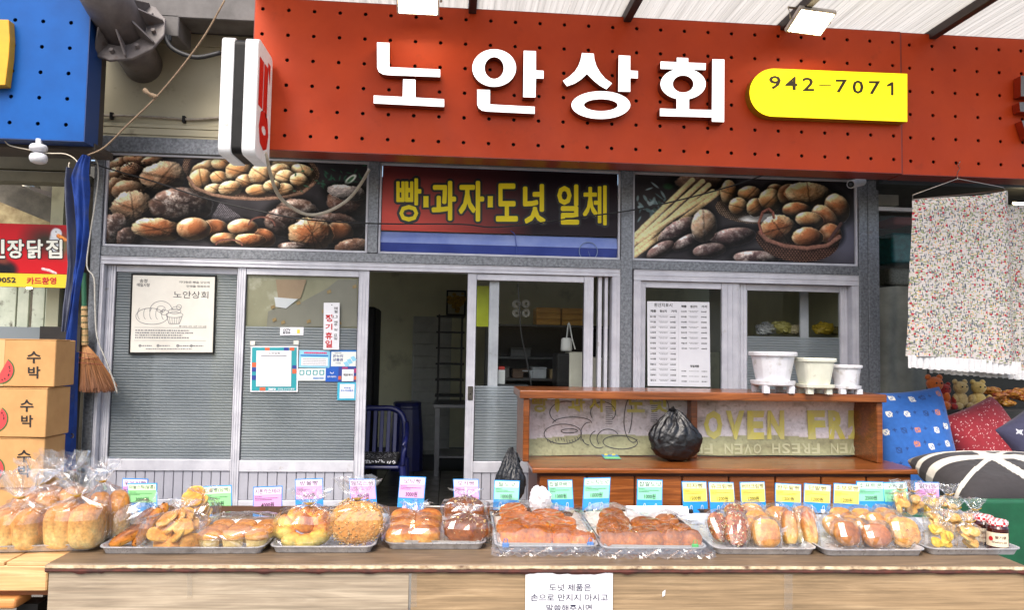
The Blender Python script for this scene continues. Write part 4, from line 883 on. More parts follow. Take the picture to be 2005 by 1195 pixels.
# price list behind the window glass
fn = quadfn(W(1267,590,-.006), W(1389,592,-.006), W(1268,756,-.006), W(1391,758,-.006))
t = thing('price_list', 'white printed price list with two columns hung on the window', 'notice', fn(.5, 1)); build('paper', sheet(MB(), fn, dep=.002), paper_w, t)
f = lambda u, v: fn(u, v)+Vector((0, -.0025, 0)); m, mg = MB(), MB(); put(m, '원산지표시', f, .11, .065, .40, .02, .012)
for u0, v0 in ((.05, .10), (.54, .04)):
    for s_, a, b in (('제품', 0, .09), ('원산지', .15, .26), ('가격', .33, .42)): put(m, s_, f, u0+a, v0+.03, u0+b, v0, .03)
Lc = (('딸기잼','6000원'),('구리볼','2500원'),('소프트콘','2500원'),('소보로빵','1200원'),('단팥빵','1200원'),('완두팥빵','1200원'),('버터크림빵','1200원'),('슈크림빵','1200원'),('피자빵','1500원'),('찹쌀도넛','1000원'),('소시지도넛','1000원'),('찹쌀꽈배기','1000원'),('팥도넛','1000원'))
Rc = (('우유식빵','3000원'),('모카빵','3000원'),('모닝빵','3000원'),('방울빵','4000원'),('맘모스빵','4000원'),('마늘빵','3000원'),('마늘스틱','3000원'),('시폰카스테라','4000원'))
for i, (a, b) in enumerate(Lc):
    v = .172+i*.0625; put(m, a, f, .045, v+.022, .135, v, .02); put(m, b, f, .36, v+.02, .45, v, .02); dashes(mg, f, .18, v+.004, .33, rnd, .0025, 0); dashes(mg, f, .2, v+.016, .32, rnd, .0025, 0)
for i, (a, b) in enumerate(Rc):
    v = .105+i*.0625; put(m, a, f, .54, v+.022, .63, v, .02); put(m, b, f, .86, v+.02, .95, v, .02); dashes(mg, f, .66, v+.004, .82, rnd, .0025, 0); dashes(mg, f, .68, v+.016, .80, rnd, .0025, 0)
put(m, '당일제품', f, .68, .775, .82, .745, .03)
for i in range(3): v = .82+i*.06; dashes(mg, f, .54, v, .62, rnd, .007, 0); dashes(mg, f, .66, v, .82, rnd, .003, 0); dashes(mg, f, .86, v, .95, rnd, .006, 0)
o = build('lettering', m, ink, t); o['kind'] = 'stuff'; o = build('small_print', mg, ink_g, t); o['kind'] = 'stuff'
m = MB(); line(m, f, [(.495,.12),(.495,.97)], .0015, 0)
for i in range(14): line(m, f, [(.03,.162+.0625*i),(.47,.162+.0625*i)], .0012, 0)
build('ruled_line', m, pm('pale_grey_ink', S(190,190,196), rough=.6), t)

# ------------------------------------------------------------------ inside the shop
def lbox(name, label, cat, x0, y0, x1, y1, Y, dep, mat, bev=.006, group=None): return solo(name, label, cat, MB().pbox(x0, y0, x1, y1, Y, dep), mat, group, bev=bev)
m = MB(); groove_stile(m, W(956,700,.05).x, W(975,700,.05).x, FL+.021, ZTR-.004, .055, .03); build('rear_stile', m, alu, df)
pcf = thing('tree_picture', 'framed picture of a golden tree on the back wall', 'picture', W(890, 617, 4.1)); build('frame', MB().pbox(874, 569, 912, 618, 4.13, .06), black_met, pcf); build('canvas', MB().pbox(877, 572, 909, 615, 4.12, .008), pm('tree_canvas', S(170,165,140), rough=.7), pcf)
m = MB(); rnd2 = random.Random(3)
for i in range(40):
    c = W(893+rnd2.gauss(0, 7), 590+rnd2.gauss(0, 6), 4.112); r = rnd2.uniform(.02, .05); m.add([c+Vector((r*math.cos(a), -.0002*i, r*math.sin(a)*.8)) for a in np.linspace(0, 2*PI, 7)[:-1]], [tuple(range(6))])
build('golden_foliage', m, pm('gold_leaf_paint', S(176,140,40), S(120,80,20), scale=30, rough=.7), pcf); build('painted_trunk', MB().pbox(891, 596, 895, 611, 4.115, .004), pm('trunk_paint', S(80,60,40), rough=.7), pcf)
# drawer cabinet
cb_ = thing('drawer_cabinet', 'tall pale drawer cabinet against the back wall', 'cabinet', W(840, 870, 3.5)); cw = pm('cabinet_grey', S(170,172,166), S(150,152,146), rough=.5)
X0, X1, Z0, Z1 = RC(806, 620, 882, 880, 3.5); build('carcass', MB().box(X0, 3.52, FL, X1, 3.95, Z1), cw, cb_)
nd = 11
for i in range(nd):
    z = FL+.05+(Z1-FL-.1)*i/nd; build('drawer', MB().box(X0+.015, 3.5, z, X1-.015, 3.519, z+(Z1-FL-.1)/nd-.012), cw, cb_, bev=.003)
# black wire rack
rk = thing('black_rack', 'tall black open rack beside the inner table', 'rack', W(880, 735, 2.2)); X0, X1, Z0, Z1 = RC(857, 616, 906, 740, 2.2)
for x in (X0, X1-.02):
    for y in (2.2, 2.5): build('upright', MB().box(x, y, .85, x+.02, y+.02, Z1), black_met, rk)
for i in range(6): z = .9+(Z1-.93)*i/5; build('shelf', MB().box(X0-.02, 2.19, z, X1+.02, 2.53, z+.018), black_met, rk)
tb = thing('steel_work_table', 'dim steel work table inside the doorway', 'table', W(878, 900, 1.9)); X0, X1, Z0, Z1 = RC(848, 760, 980, 890, 1.9); dsm = pm('dull_steel', S(110,112,116), S(90,92,96), rough=.35, metal=.7)
build('table_top', MB().box(X0, 1.9, .80, X1, 2.6, .84), dsm, tb, bev=.004)
for x in (X0+.02, X1-.07):
    for y in (1.93, 2.52): build('leg', MB().box(x, y, FL, x+.05, y+.05, .799), dsm, tb)
build('lower_shelf', MB().box(X0+.02, 1.95, .25, X1-.02, 2.55, .27), dsm, tb)
blue_pl = pm('navy_plastic', S(26,32,92), S(20,26,76), scale=6, rough=.35)
def stack_chair(c, n):
    for i in range(n):
        z = c.z+i*.055; t = thing('stool', 'dark blue plastic stool behind the armchair, '+('lowest', 'second', 'third', 'fourth', 'fifth', 'sixth', 'topmost')[i]+(' of its stack' if i in (0, 6) else ' from the floor in its stack'), 'stool', (c.x, c.y, z), 'stacked plastic stools')
        m = MB(); m.lathe((c.x, c.y, z), [(.19, .0), (.155, .40), (.16, .43), (.15, .44)], 16, sq=4); build('stool_body', m, blue_pl, t)
stack_chair(Vector((W(796, 870, 2.4).x, 2.4, FL)), 7)
# blue arm chair with dotted cushion
ch = thing('plastic_armchair', 'dark blue plastic armchair with dotted cushion just inside the doorway', 'chair', W(745, 990, .55)); cx = W(733, 900, .5).x; bz = FL
seat_z = W(750, 905, .5).z
m = MB(); m.box(cx-.26, .28, seat_z-.03, cx+.24, .78, seat_z); build('seat', m, blue_pl, ch, bev=.02, seg=2)
bk_top = W(740, 802, .75).z
m = MB(); m.tube([(cx-.25,.76,seat_z), (cx-.25,.84,bk_top-.1), (cx-.15,.86,bk_top-.01), (cx,.865,bk_top), (cx+.15,.86,bk_top-.01), (cx+.24,.83,bk_top-.12), (cx+.25,.76,seat_z)], .028, 8); build('back_frame', m, blue_pl, ch, smooth=True)
for i in range(6): build('back_slat', MB().beam((cx-.16+.063*i,.77,seat_z), (cx-.16+.063*i,.86,bk_top-.02), .012, .036, (1,0,0)), blue_pl, ch, bev=.004)
for s_ in (-1, 1):
    x = cx+s_*.265; m = MB(); m.tube([(x,.80,bk_top-.13), (x+s_*.015,.6,seat_z+.24), (x+s_*.02,.36,seat_z+.22), (x+s_*.01,.30,seat_z+.15), (x,.29,seat_z)], .022, 8); build('arm', m, blue_pl, ch, smooth=True)
    for y in (.31, .74): build('leg', MB().tube([(x,y,seat_z), (x+s_*.025,y+(.03 if y > .5 else -.03),bz)], [.032,.022], 8), blue_pl, ch)
dotm = pm('dotted_cushion', S(22,22,26), rough=.8); m = MB(); m.box(cx-.23, .29, seat_z+.001, cx+.22, .73, seat_z+.06); cu = solo('seat_cushion', 'black seat cushion with white dots on the blue armchair', 'cushion', m, dotm, bev=.025, seg=3)
m = MB(); rnd2 = random.Random(8)
for i in range(70): x, z = rnd2.uniform(cx-.2, cx+.2), rnd2.uniform(seat_z+.02, seat_z+.048); m.add([(x+.006*math.cos(a), .2885, z+.005*math.sin(a)) for a in np.linspace(0, 2*PI, 7)[:-1]], [tuple(range(6))])
for i in range(120):
    x, y = rnd2.uniform(cx-.2, cx+.2), rnd2.uniform(.32, .7); m.add([(x+.006*math.cos(a), y+.006*math.sin(a), seat_z+.0605) for a in np.linspace(0, 2*PI, 7)[:-1]], [tuple(range(6))])
build('dot_print', m, paper_w, cu)
lbox('dark_fridge', 'tall dark refrigerator edge just inside the doorway', 'fridge', 640, 600, 731, 960, 1.2, .6, black_met, .02)
# shelving behind the open door's pane
sh = thing('black_shelf_unit', 'dark steel shelf unit behind the glass of the open door', 'shelf', W(1050, 760, 1.5)); X0, X1, _, _ = RC(958, 640, 1205, 760, 1.5); dk_s = pm('dark_shelf', S(52,54,56), S(40,42,44), rough=.5)
zsh = [W(1050, q, 1.5).z for q in (800, 742, 700, 636)]
for z in zsh: build('shelf_board', MB().box(X0, 1.5, z-.02, X1, 1.95, z), dk_s, sh)
for x in (X0-.03, X1+.001, (X0+X1)/2+.15): build('upright', MB().box(x, 1.498, FL, x+.028, 1.96, zsh[3]+.02), dk_s, sh)
build('back_panel', MB().box(X0, 1.951, FL, X1, 1.96, zsh[3]), black_met, sh)
ycr = pm('yellow_crate_plastic', S(206,150,50), S(190,134,40), scale=8, rough=.45)
for i in range(3):
    for x0, x1 in ((1050, 1098), (1100, 1150)):
        X0_, X1_, _, _ = RC(x0, 600, x1, 640, 1.52); z = zsh[3]+.001+i*.062
        t = thing('bread_crate', 'yellow crate '+('at the bottom', 'in the middle', 'at the top')[i]+' of the stack '+('beside the toilet rolls' if x0 == 1050 else 'beside the door stile'), 'crate', ((X0_+X1_)/2, 1.6, z), 'yellow crates on the dark shelf'); m = MB(); m.box(X0_+.002, 1.52, z, X1_-.002, 1.85, z+.045); build('crate_body', m, ycr, t, bev=.004)
        build('rim', MB().box(X0_, 1.515, z+.046, X1_, 1.855, z+.059), ycr, t, bev=.003)
tpw = pm('tissue_white', S(222,222,220), rough=.8)
for i, (x, y) in enumerate(((1012,595),(1030,595),(1012,613),(1030,613))):
    c = W(x, y, 1.46); m = MB(); n = 18; o_ = [c+Vector((.044*math.cos(2*PI*k/n), 0, .044*math.sin(2*PI*k/n))) for k in range(n)]; i_ = [c+Vector((.016*math.cos(2*PI*k/n), 0, .016*math.sin(2*PI*k/n))) for k in range(n)]
    m.ringprism(o_, i_, (0, .1, 0)); solo('toilet_roll', 'white toilet roll in a pack of four seen through the glass', 'roll', m, tpw, 'toilet rolls in a pack')
build_y = pm('lime_poster', S(196,206,40), S(180,190,30), rough=.6); lbox('lime_poster', 'lime green poster hanging behind the edge of the open door', 'poster', 933, 560, 957, 640, .3, .004, build_y, 0)
sl_ = thing('bread_slicer', 'cream bread slicing machine behind the open door', 'machine', W(1130, 760, .5)); slm = pm('cream_enamel', S(206,202,188), S(190,186,172), scale=5, rough=.35)
for (x0, y0, x1, y1, Y, mt, nm) in ((1090,692,1124,760,.46,black_met,'front_panel'),(1114,690,1152,790,.45,slm,'side_panel'),(1152,700,1180,790,.55,slm,'rear_panel')): build(nm, MB().pbox(x0, y0, x1, y1, Y, .3), mt, sl_, bev=.02, seg=3)
build('base', MB().box(W(1092,760,.46).x, .46, FL, W(1180,760,.46).x, .8, W(1130,791,.46).z), slm, sl_)
kt = thing('white_kettle', 'white and orange jar with folded cover on the slicing machine', 'jar', W(1109, 690, .55)); c = W(1109, 688, .6); m = MB(); m.lathe(c, [(.05,0),(.055,.02),(.05,.11),(.035,.125)], 16); build('jar_body', m, tpw, kt, smooth=True)
m = MB(); m.tube([c+Vector((0,0,.12)), c+Vector((.02,0,.27)), c+Vector((.05,-.02,.12)), c+Vector((.08,-.02,.02))], .006, 5); build('handle_cord', m, tpw, kt)
cw2 = pm('container_white', S(190,196,200), S(176,180,186), rough=.5)
for i, (x0, y0, x1, y1, z, mt) in enumerate(((1043,716,1070,738,1,cw2),(1024,706,1043,722,1,cw2),(975,720,998,742,1,pm('pan_metal',S(80,78,74),rough=.5)),(1004,724,1038,742,1,pm('brown_pan',S(90,66,48),rough=.6)),(1078,722,1090,740,1,pm('tan_box',S(150,130,90),rough=.7)),(980,784,1030,800,0,cw2),(1000,682,1040,700,2,dk_s))):
    X0_, X1_, Z0_, Z1_ = RC(x0, y0, x1, y1, 1.52); zz_ = zsh[z]+.001
    t = thing('storage_tub', ('white lidded storage tub', 'pale low storage tub', 'grey metal pan', 'brown baking pan', 'tan food box', 'wide pale tub', 'dark flat box')[i]+' on the dark shelf unit', 'tub', ((X0_+X1_)/2, 1.6, zz_)); build('tub_body', MB().box(X0_, 1.53, zz_, X1_, 1.8, zz_+Z1_-Z0_-.015), mt, t, bev=.006); build('tub_lid', MB().box(X0_-.004, 1.526, zz_+Z1_-Z0_-.0145, X1_+.004, 1.804, zz_+Z1_-Z0_), mt, t, bev=.003)
m = MB(); m.tube([W(1014,556,.12), W(1017,600,.12), W(1020,650,.12), W(1028,690,.12), W(1036,730,.12), W(1041,760,.12)], .007, 6); solo('hanging_cord', 'black cord hanging behind the pane of the open door', 'cord', m, black_rub, smooth=True)
spc = thing('spray_bottle', 'small white and red bottle standing behind the open door', 'bottle', W(982, 752, .2)); X0_, X1_, Z0_, Z1_ = RC(975, 718, 989, 753, .2); build('bottle_body', MB().box(X0_, .2, Z0_, X1_, .24, Z1_-.03), tpw, spc, bev=.008, seg=2); build('red_cap', MB().box(X0_+.005, .205, Z1_-.0295, X1_-.005, .235, Z1_), pm('red_plastic', S(190,50,40), rough=.4), spc, bev=.004)
build('support_shelf', MB().box(X0_-.05, .14, Z0_-.015, X1_+.2, .3, Z0_-.001), dk_s, spc)
# behind the window
m = MB(); X0_, X1_, Z0_, Z1_ = RC(1466, 655, 1660, 668, .45); shb = thing('window_shelf', 'dark shelf of plastic bags behind the right window pane', 'shelf', ((X0_+X1_)/2, .5, Z0_)); build('shelf_board', MB().box(X0_-.1, .4, Z0_, X1_+.1, .8, Z1_-.03), dk_s, shb); build('upright', MB().box(W(1566,600,.38).x, .37, Z0_-.6, W(1582,600,.38).x, .395, ZTR), alu, shb); build('bracket', MB().box(X0_-.1, .7, FL, X0_-.06, .8, Z0_-.001), dk_s, shb)
def lump(c, r, seed, sq=(1, 1, 1), amp=.35, n=14):
    th = np.linspace(0, 2*PI, n*2, endpoint=False); ph = np.linspace(.04, PI-.04, n); T, Pq_ = np.meshgrid(th, ph)
    d = np.stack([np.sin(Pq_)*np.cos(T), np.sin(Pq_)*np.sin(T), np.cos(Pq_)], -1); k = 1+amp*(fbm(d*1.8+seed*3.7, seed, 3)-.5)*2+amp*.5*(abs(fbm(d*4+seed, seed+9, 2)-.5)*4-.5)
    return np.array([c.x, c.y, c.z])+d*k[..., None]*r*np.array(sq)
for i, (x, y, s_, mt, lb) in enumerate(((1500,645,1.1,film_mat('cloudy_bag', tint=(.7,.72,.75), base=.12, haze=.4),'cloudy plastic bag'),(1530,642,1.2,pm('yellowish_bag',S(170,160,90),rough=.4),'yellowish plastic bag'),(1556,646,.9,pm('tan_bag',S(190,176,140),rough=.5),'tan paper bag'),(1612,644,1.1,pm('mustard_bag',S(190,160,50),rough=.45),'mustard yellow rolled bag'),(1640,648,.8,pm('olive_bag',S(120,110,60),rough=.5),'olive food bag'))):
    c = W(x, y, .55); m = MB(); m.grid(lump(c, .085*s_, 20+i, (1.1, .8, .62)), True); solo('food_bag', lb+' lying on the shelf behind the window', 'bag', m, mt)
lbox('grey_cloth', 'pale grey cloth hanging behind the price list', 'cloth', 1390, 562, 1412, 690, .5, .02, pm('grey_cloth', S(120,120,112), rough=.9), 0)
lbox('inner_steel_post', 'dull steel post standing behind the left window pane', 'post', 1412, 560, 1424, 780, .9, .05, dsm)
tbw = thing('back_counter', 'dark counter with kitchenware inside the window', 'counter', W(1350, 760, 1.2)); X0_, X1_, Z0_, Z1_ = RC(1240, 700, 1500, 780, 1.0); build('counter_top', MB().box(X0_, 1.0, 1.0, X1_, 1.5, 1.04), dsm, tbw); build('counter_body', MB().box(X0_+.02, 1.03, FL, X1_-.02, 1.48, .999), dk_s, tbw)

# ------------------------------------------------------------------ wooden shelf unit in front of the window
redw = wood('red_brown_wood', S(100,52,20), S(168,98,46), S(136,74,32), scale=2.6, st=(.5, 5, 9), rough=.3, bump=.1, coat=.3)
zl, zu = .66, 1.178
BX0, BX1 = WZ(1040, 914, zl).x, WZ(1790, 917, zl).x; by0, by1 = -1.2, -.56; ux0, ux1 = W(1018, 770, -.95).x, W(1737, 780, -.95).x
be = thing('wooden_shelf_unit', 'red brown wooden shelf unit with overhanging top and cabinet base', 'shelf unit', ((BX0+BX1)/2, by0, 0))
build('lower_board', MB().box(BX0-.0, by0, zl-.035, BX1, by1, zl), redw, be, bev=.008, seg=2)
build('upper_board', MB().box(ux0, -.95, zu-.06, ux1, -.40, zu), redw, be, bev=.008, seg=2)
pxs = ((ux0+.03, ux0+.075), (W(1357,850,-.75).x, W(1370,850,-.75).x), (W(1700,850,-.8).x, W(1733,850,-.93).x-.01))
for i, (a, b) in enumerate(pxs): build('side_panel', MB().box(a, (-.93, -.7, -.92)[i], zl+.001, b, -.42, zu-.061), redw, be, bev=.005)
m = MB(); m.box(BX0+.04, by0+.06, .02, BX1-.04, by1-.02, zl-.036); build('cabinet_body', m, pm('cabinet_dark_brown', S(84,40,20), rough=.5), be)  # even dark brown for the carcass behind the panels
n = 8
for i in range(n):
    w = (BX1-BX0-.1)/n; a = BX0+.05+i*w; o = build('cabinet_panel', MB().box(a+.006, by0+.035, .06, a+w-.006, by0+.059, zl-.06), redw, be, bev=.005)
# banner tied behind the shelf
ol = S(150,152,110); YB = -.60
def bfn(u, v):
    p = W(u, v, YB); wv = .012*math.sin(u*.035+v*.02)+.016*math.sin(u*.011+1)+.01*math.sin(v*.09+u*.006); return Vector((p.x, YB+wv-.03*max(0, (v-860)/30), p.z))
p = Paint(1033, 782, 1700, 893, .5, (0, 0, 0)); edge = 862-.012*(p.X-1033)+3*np.sin(p.X*.02)
lo = (p.Y > edge+6*np.sin(p.X*.004)); st = fbm(np.stack([p.X/28, p.Y/18, p.X*0], -1), 71); st2 = fbm(np.stack([p.X/5, p.Y/5, p.X*0], -1), 72, 3)
p.a = np.where(lo[..., None], np.array([164,166,130])/255., np.array([216,212,216])/255.); dirt = np.clip((st-.55)*4, 0, 1)*.30+np.clip((st2-.66)*5, 0, 1)*.35; p.a = p.a*(1-dirt[..., None])+np.array([84,78,60])/255.*dirt[..., None]
bn = thing('oven_fresh_banner', 'dirty white and olive cloth banner with yellow OVEN FRESH lettering inside the shelf unit', 'banner', W(1360, 893, YB))
build('cloth', p.mesh(bfn), attr_mat('banner_cloth', rough=.7, nscale=40, namt=.15), bn, smooth=True)
bt = lambda u, v: bfn(u, v)+Vector((0, -.006, 0))
ylp = pm('faded_yellow_print', S(208,202,96), S(196,192,130), scale=12, rough=.7); plp = pm('pale_olive_print', S(182,184,150), rough=.7)
for i, c_ in enumerate('OVEN FRES'):
    if c_ != ' ':
        w = 40.2; x = 1376+i*w; m = put(MB(), c_, bt, x+w*.07, 860, x+w*.93, 804, .05); m.f = [f for f in m.f if max(m.v[j][0] for j in f) < W(1695, 850, YB).x]
        build('yellow_letter', m, ylp, bn)
for s_, x0, x1 in (('빵', 1042, 1072), ('.', 1086, 1096), ('과', 1112, 1146), ('자', 1154, 1186), ('.', 1198, 1208), ('도', 1228, 1262), ('넛', 1272, 1306)): build('yellow_letter', put(MB(), s_, bt, x0, 808, x1, 772, .03), ylp, bn)
m = MB(); s_ = 'OVEN FRESH OVEN FRESH'
for i, c_ in enumerate(s_[::-1]):
    if c_ != ' ': x = 1300+i*19.0; build('pale_letter', put(MB(), c_, bt, x+16, 868, x, 888, .02), plp, bn)
m = MB(); bl_ = lambda pts, w=.7: line(m, lambda u, v: bt(u, v), pts, w, 0)
def c3b(x, y): return (880+x/3.62, 560+y/3.62)
for q in ((805,1050,135,70,0,360),(870,975,140,45,180,360),(1090,900,90,75,150,400),(830,900,120,80,130,290),(990,1050,55,80,90,280),(1060,1090,60,60,60,250),(1130,1090,80,70,150,330),(1210,1110,120,45,0,360),(1300,950,60,160,60,300),(1250,920,45,150,-60,60),(1490,870,60,90,-60,120),(850,1030,60,15,0,360)):
    bl_([c3b(*a) for a in arcp(q[0], q[1], q[2], q[3], q[4], q[5], 22)])
for k in range(14): a = (690+k*20, 1085+10*math.sin(k)); bl_([c3b(*a), c3b(a[0]+6, a[1]+22)], .5)
for k in range(9): bl_([c3b(1110, 860+k*15), c3b(1160, 862+k*15)], .5); bl_([c3b(1425, 850+k*14), c3b(1470, 850+k*14)], .5)
o = build('line_drawing', m, pm('faded_black_print', S(70,70,76), rough=.7), bn); o['kind'] = 'stuff'

# black rubbish bags
bagm = pm('black_bin_bag', S(18,18,20), S(30,30,33), scale=12, rough=.27, bump=.6, bscale=30)
def crinkle(c, r, seed, sq, n=56):
    th = np.linspace(0, 2*PI, n*2, endpoint=False); ph = np.linspace(.03, PI-.03, n); T, Q = np.meshgrid(th, ph)
    d = np.stack([np.sin(Q)*np.cos(T), np.sin(Q)*np.sin(T), np.cos(Q)], -1); w = d+.35*(np.stack([fbm(d*2+seed+k*9, seed+k, 2) for k in range(3)], -1)-.5)
    rid = lambda f, s_: 1-abs(2*fbm(w*f+s_, seed+s_, 1)-1)
    up = np.clip(d[..., 2]+.45, 0, 1); pl = abs(np.sin(T*8+6*fbm(d*1.5+seed, seed+2, 2)))
    k = 1+.42*(fbm(d*1.1+seed, seed, 2)-.5)+.10*(pl-.5)*up+.05*(rid(3.2, 3)**3-.3)+.03*(rid(7, 11)**3-.3)
    zc = np.clip(d[..., 2], 0, 1); f_ = np.stack([1-.45*zc**1.6, 1-.45*zc**1.6, 1+.22*zc**6], -1)
    return np.array([c.x, c.y, c.z])+d*f_*k[..., None]*r*np.array(sq)
def binbag(label, px, py, Y, r, sq, seed, knot):
    c = W(px, py, Y); P = crinkle(c, r, seed, sq); t = thing('bin_bag', label, 'bag', (c.x, c.y, c.z-r*sq[2])); build('bag_body', MB().grid(P, True), bagm, t, smooth=True)
    m = MB(); k = c+Vector(knot)*r
    for i in range(7):
        a = i*.9; d = Vector((math.cos(a)*.5, math.sin(a)*.4, .75+.3*(i % 2)))*r*.34; sd = Vector((-math.sin(a), math.cos(a), .2))*r*.12
        m.add([k, k+d*.6+sd, k+d, k+d*.6-sd], [(0, 1, 2, 3)])
    build('knotted_top', m, bagm, t)
binbag('crumpled black bin bag sitting on the lower wooden board', 1320, 858, -.86, .18, (1.12, .7, .88), 5, (-.1, 0, .95))
c = W(1002, 940, -1.32); P = crinkle(c, .15, 8, (.62, .5, 1.05)); hb = thing('bin_bag', 'black bin bag hanging at the left end of the shelf unit', 'bag', (c.x, c.y, c.z-.16)); build('bag_body', MB().grid(P, True), bagm, hb, smooth=True)
m = MB(); m.tube([c+Vector((.03,.02,.12)), W(1013, 900, -1.25), W(1012, 888, -1.2)], [.03, .012, .006], 7); build('hanging_neck', m, bagm, hb)

# white planters
def planter(label, px, yb, w, yt, sy_, sq, pot, round_=True):
    bY = WZ(px, yb-3, zu).y; b = WZ(px, yb-3, zu); d_ = (bY+D); k = d_/FPX; t = thing('white_planter', label, 'planter', (b.x, b.y, zu), 'white planters on the wooden shelf')
    r = w*k/2; h = (yb-yt)*k; sz = (yb-sy_)*k
    for i in range(4):
        a = PI/4+i*PI/2; q = b+Vector((math.cos(a)*r*.78, math.sin(a)*r*.78, 0)); build('saucer_foot', MB().lathe((q.x, q.y, zu+.0005), [(.026, 0), (.026, sz*.62)], 8, sq=4), pot, t)
    m = MB(); m.lathe((b.x, b.y, zu+sz*.6), [(r*.86, 0), (r*.93, sz*.1), (r*.95, sz*.4), (r*.88, sz*.42)], 32, sq=sq); build('saucer', m, pot, t, smooth=False)
    z0 = zu+sz*.75; hh = h-sz*.75; n = 40; m = MB(); rows = []
    for tt, rr in ((0, .66), (.03, .70), (.45, .82), (.86, .93), (.88, 1.02), (.97, 1.03), (1, 1.0), (.99, .94), (.8, .90), (.3, .75)):
        row = []
        for j in range(n):
            a = 2*PI*j/n; cx_, sy2 = math.cos(a), math.sin(a); f_ = (abs(cx_)**sq+abs(sy2)**sq)**(-1/sq) if sq > 2 else 1
            if sq <= 2 and tt < .87: f_ *= 1-.02*(abs(math.sin(a*5))**.5)
            row.append((b.x+r*rr*cx_*f_, b.y+r*rr*sy2*f_, z0+hh*tt))
        rows.append(row)
    m.grid(np.array(rows), True); m.f.append(tuple(range(n))[::-1]); build('pot', m, pot, t, smooth=False)
    soil = MB(); soil.lathe((b.x, b.y, z0+hh*.3), [(r*.74, 0), (r*.74, .01)], 20); build('soil', soil, pm('dry_soil', S(70,56,44), S(50,40,32), scale=60, rough=.95), t)
wpot = pm('white_pot_plastic', S(222,222,228), S(208,208,214), scale=9, rough=.35, col3=S(150,140,122), s3=12, lo3=.54, hi3=.8); cpot = pm('cream_pot_plastic', S(220,220,204), S(206,206,190), scale=9, rough=.38, col3=S(170,166,146), s3=14, lo3=.62, hi3=.8)
planter('largest white round planter with fluted sides and a saucer', 1513, 772, 92, 690, 748, 2, wpot)
planter('cream square planter between the two round planters', 1594, 774, 70, 702, 755, 5, cpot)
planter('smallest white round planter at the shelf end', 1656, 774, 62, 716, 758, 2, wpot)
# ------------------------------------------------------------------ left neighbour
LYs = -.86
bx1, bz0_ = W(170, 140, LYs).x, W(90, 273, LYs).z; bx0 = bx1-1.5; bz1_ = W(90, -40, LYs).z
blue_sh = pm('blue_sheet', S(10,86,164), S(8,76,148), scale=3, rough=.45, spec=.2, rvar=.06, col3=S(10,70,130), s3=24, lo3=.7, hi3=.8)
bsg = thing('blue_sign', 'blue perforated sign board of the neighbouring stall with yellow letter edge', 'sign', (bx1, LYs, bz0_))
cxs = [W(27, 88, LYs).x, W(82, 90, LYs).x, W(137, 93, LYs).x]; dxx = cxs[1]-cxs[0]; cxs = [cxs[0]-dxx*4+dxx*i for i in range(7)]
zr_ = [W(80, q, LYs).z for q in (242, 191, 141, 91, 41)]; zr_.append(zr_[-1]+(zr_[-1]-zr_[-2])); zr_.append(zr_[-1]+(zr_[2]-zr_[1]))
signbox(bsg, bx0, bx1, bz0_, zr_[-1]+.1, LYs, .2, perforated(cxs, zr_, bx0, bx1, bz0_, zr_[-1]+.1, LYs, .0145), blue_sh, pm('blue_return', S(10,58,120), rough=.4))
yl = pm('mustard_letter', S(226,166,20), S(210,150,16), scale=6, rough=.4)
build('letter', MB().prism([W(x, y, LYs-.07) for x, y in ((-40,36),(17,38),(19,75),(17,110),(10,166),(-40,168))], (0, .07, 0)), yl, bsg, bev=.003)
solo('dark_post', 'dark brown steel post beside the blue sign', 'post', MB().pbox(174, 60, 196, 300, -.6, .08), pm('brown_steel', S(70,60,52), S(52,46,42), scale=8, rough=.6), bev=.004)
m = MB(); m.pbox(-60, 276, 186, 290, -.72, .3); solo('sign_rail', 'dark rail under the blue sign', 'rail', m, _mats['brown_steel'], bev=.004)
grn = pm('dull_beige_beam', S(126,120,100), S(104,100,84), scale=4, rough=.7)
m = MB(); m.pbox(-80, 290, 165, 332, -.12, .12); m.pbox(-80, 334, 165, 356, -.15, .15); solo('lintel_beam', 'dull beige lintel over the neighbouring stall', 'beam', m, grn, bev=.006)
m = MB(); m.box(bx0-1, 1.55, -.05, W(150, 600, 1.5).x, 1.65, 4.2); solo('alley_wall', 'dark stained wall at the back of the neighbouring stall', 'wall', m, pm('stained_wall', S(104,98,84), S(50,46,40), scale=3.5, rough=.9, bump=.3, bscale=25))
m = MB(); m.box(W(150,600,.4).x+.02, .17, .0, W(185,600,.2).x, .9, 3.0); solo('side_wall', 'rough dark side wall behind the blue tarp', 'wall', m, _mats['stained_wall'])
pw = thing('plank_wall', 'pale green plank partition behind the watermelon boxes', 'partition', W(40, 700, .9)); pgm = pm('pale_green_paint', S(186,192,176), S(160,168,152), scale=5, rough=.7, col3=S(90,86,74), s3=12, lo3=.58, hi3=.72)
for x0, x1 in ((-60,-18),(-16,24),(27,49),(56,80),(82,100)): build('plank', MB().pbox(x0, 556, x1, 900, .9, .03), pgm, pw, bev=.004)
build('lower_band', MB().pbox(-60, 640, 80, 700, .87, .028), pm('grey_blue_paint', S(120,128,134), rough=.7), pw)
m = MB(); m.beam(W(-20,362,.3), W(150,432,.3), .06, .2); solo('slanting_timber', 'slanting weathered timber under the neighbouring roof', 'beam', m, pm('old_timber', S(122,116,104), S(88,84,76), scale=6, rough=.85, bump=.4, bscale=30))
m = MB(); m.beam(W(-20,395,.6), W(120,450,.6), .04, .3); solo('cream_board', 'stained cream board behind the slanting timber', 'board', m, pm('stained_cream', S(184,170,130), S(120,100,70), scale=7, rough=.9))
dm = pm('foil_duct', S(190,186,170), S(150,146,132), scale=14, rough=.25, metal=.9)
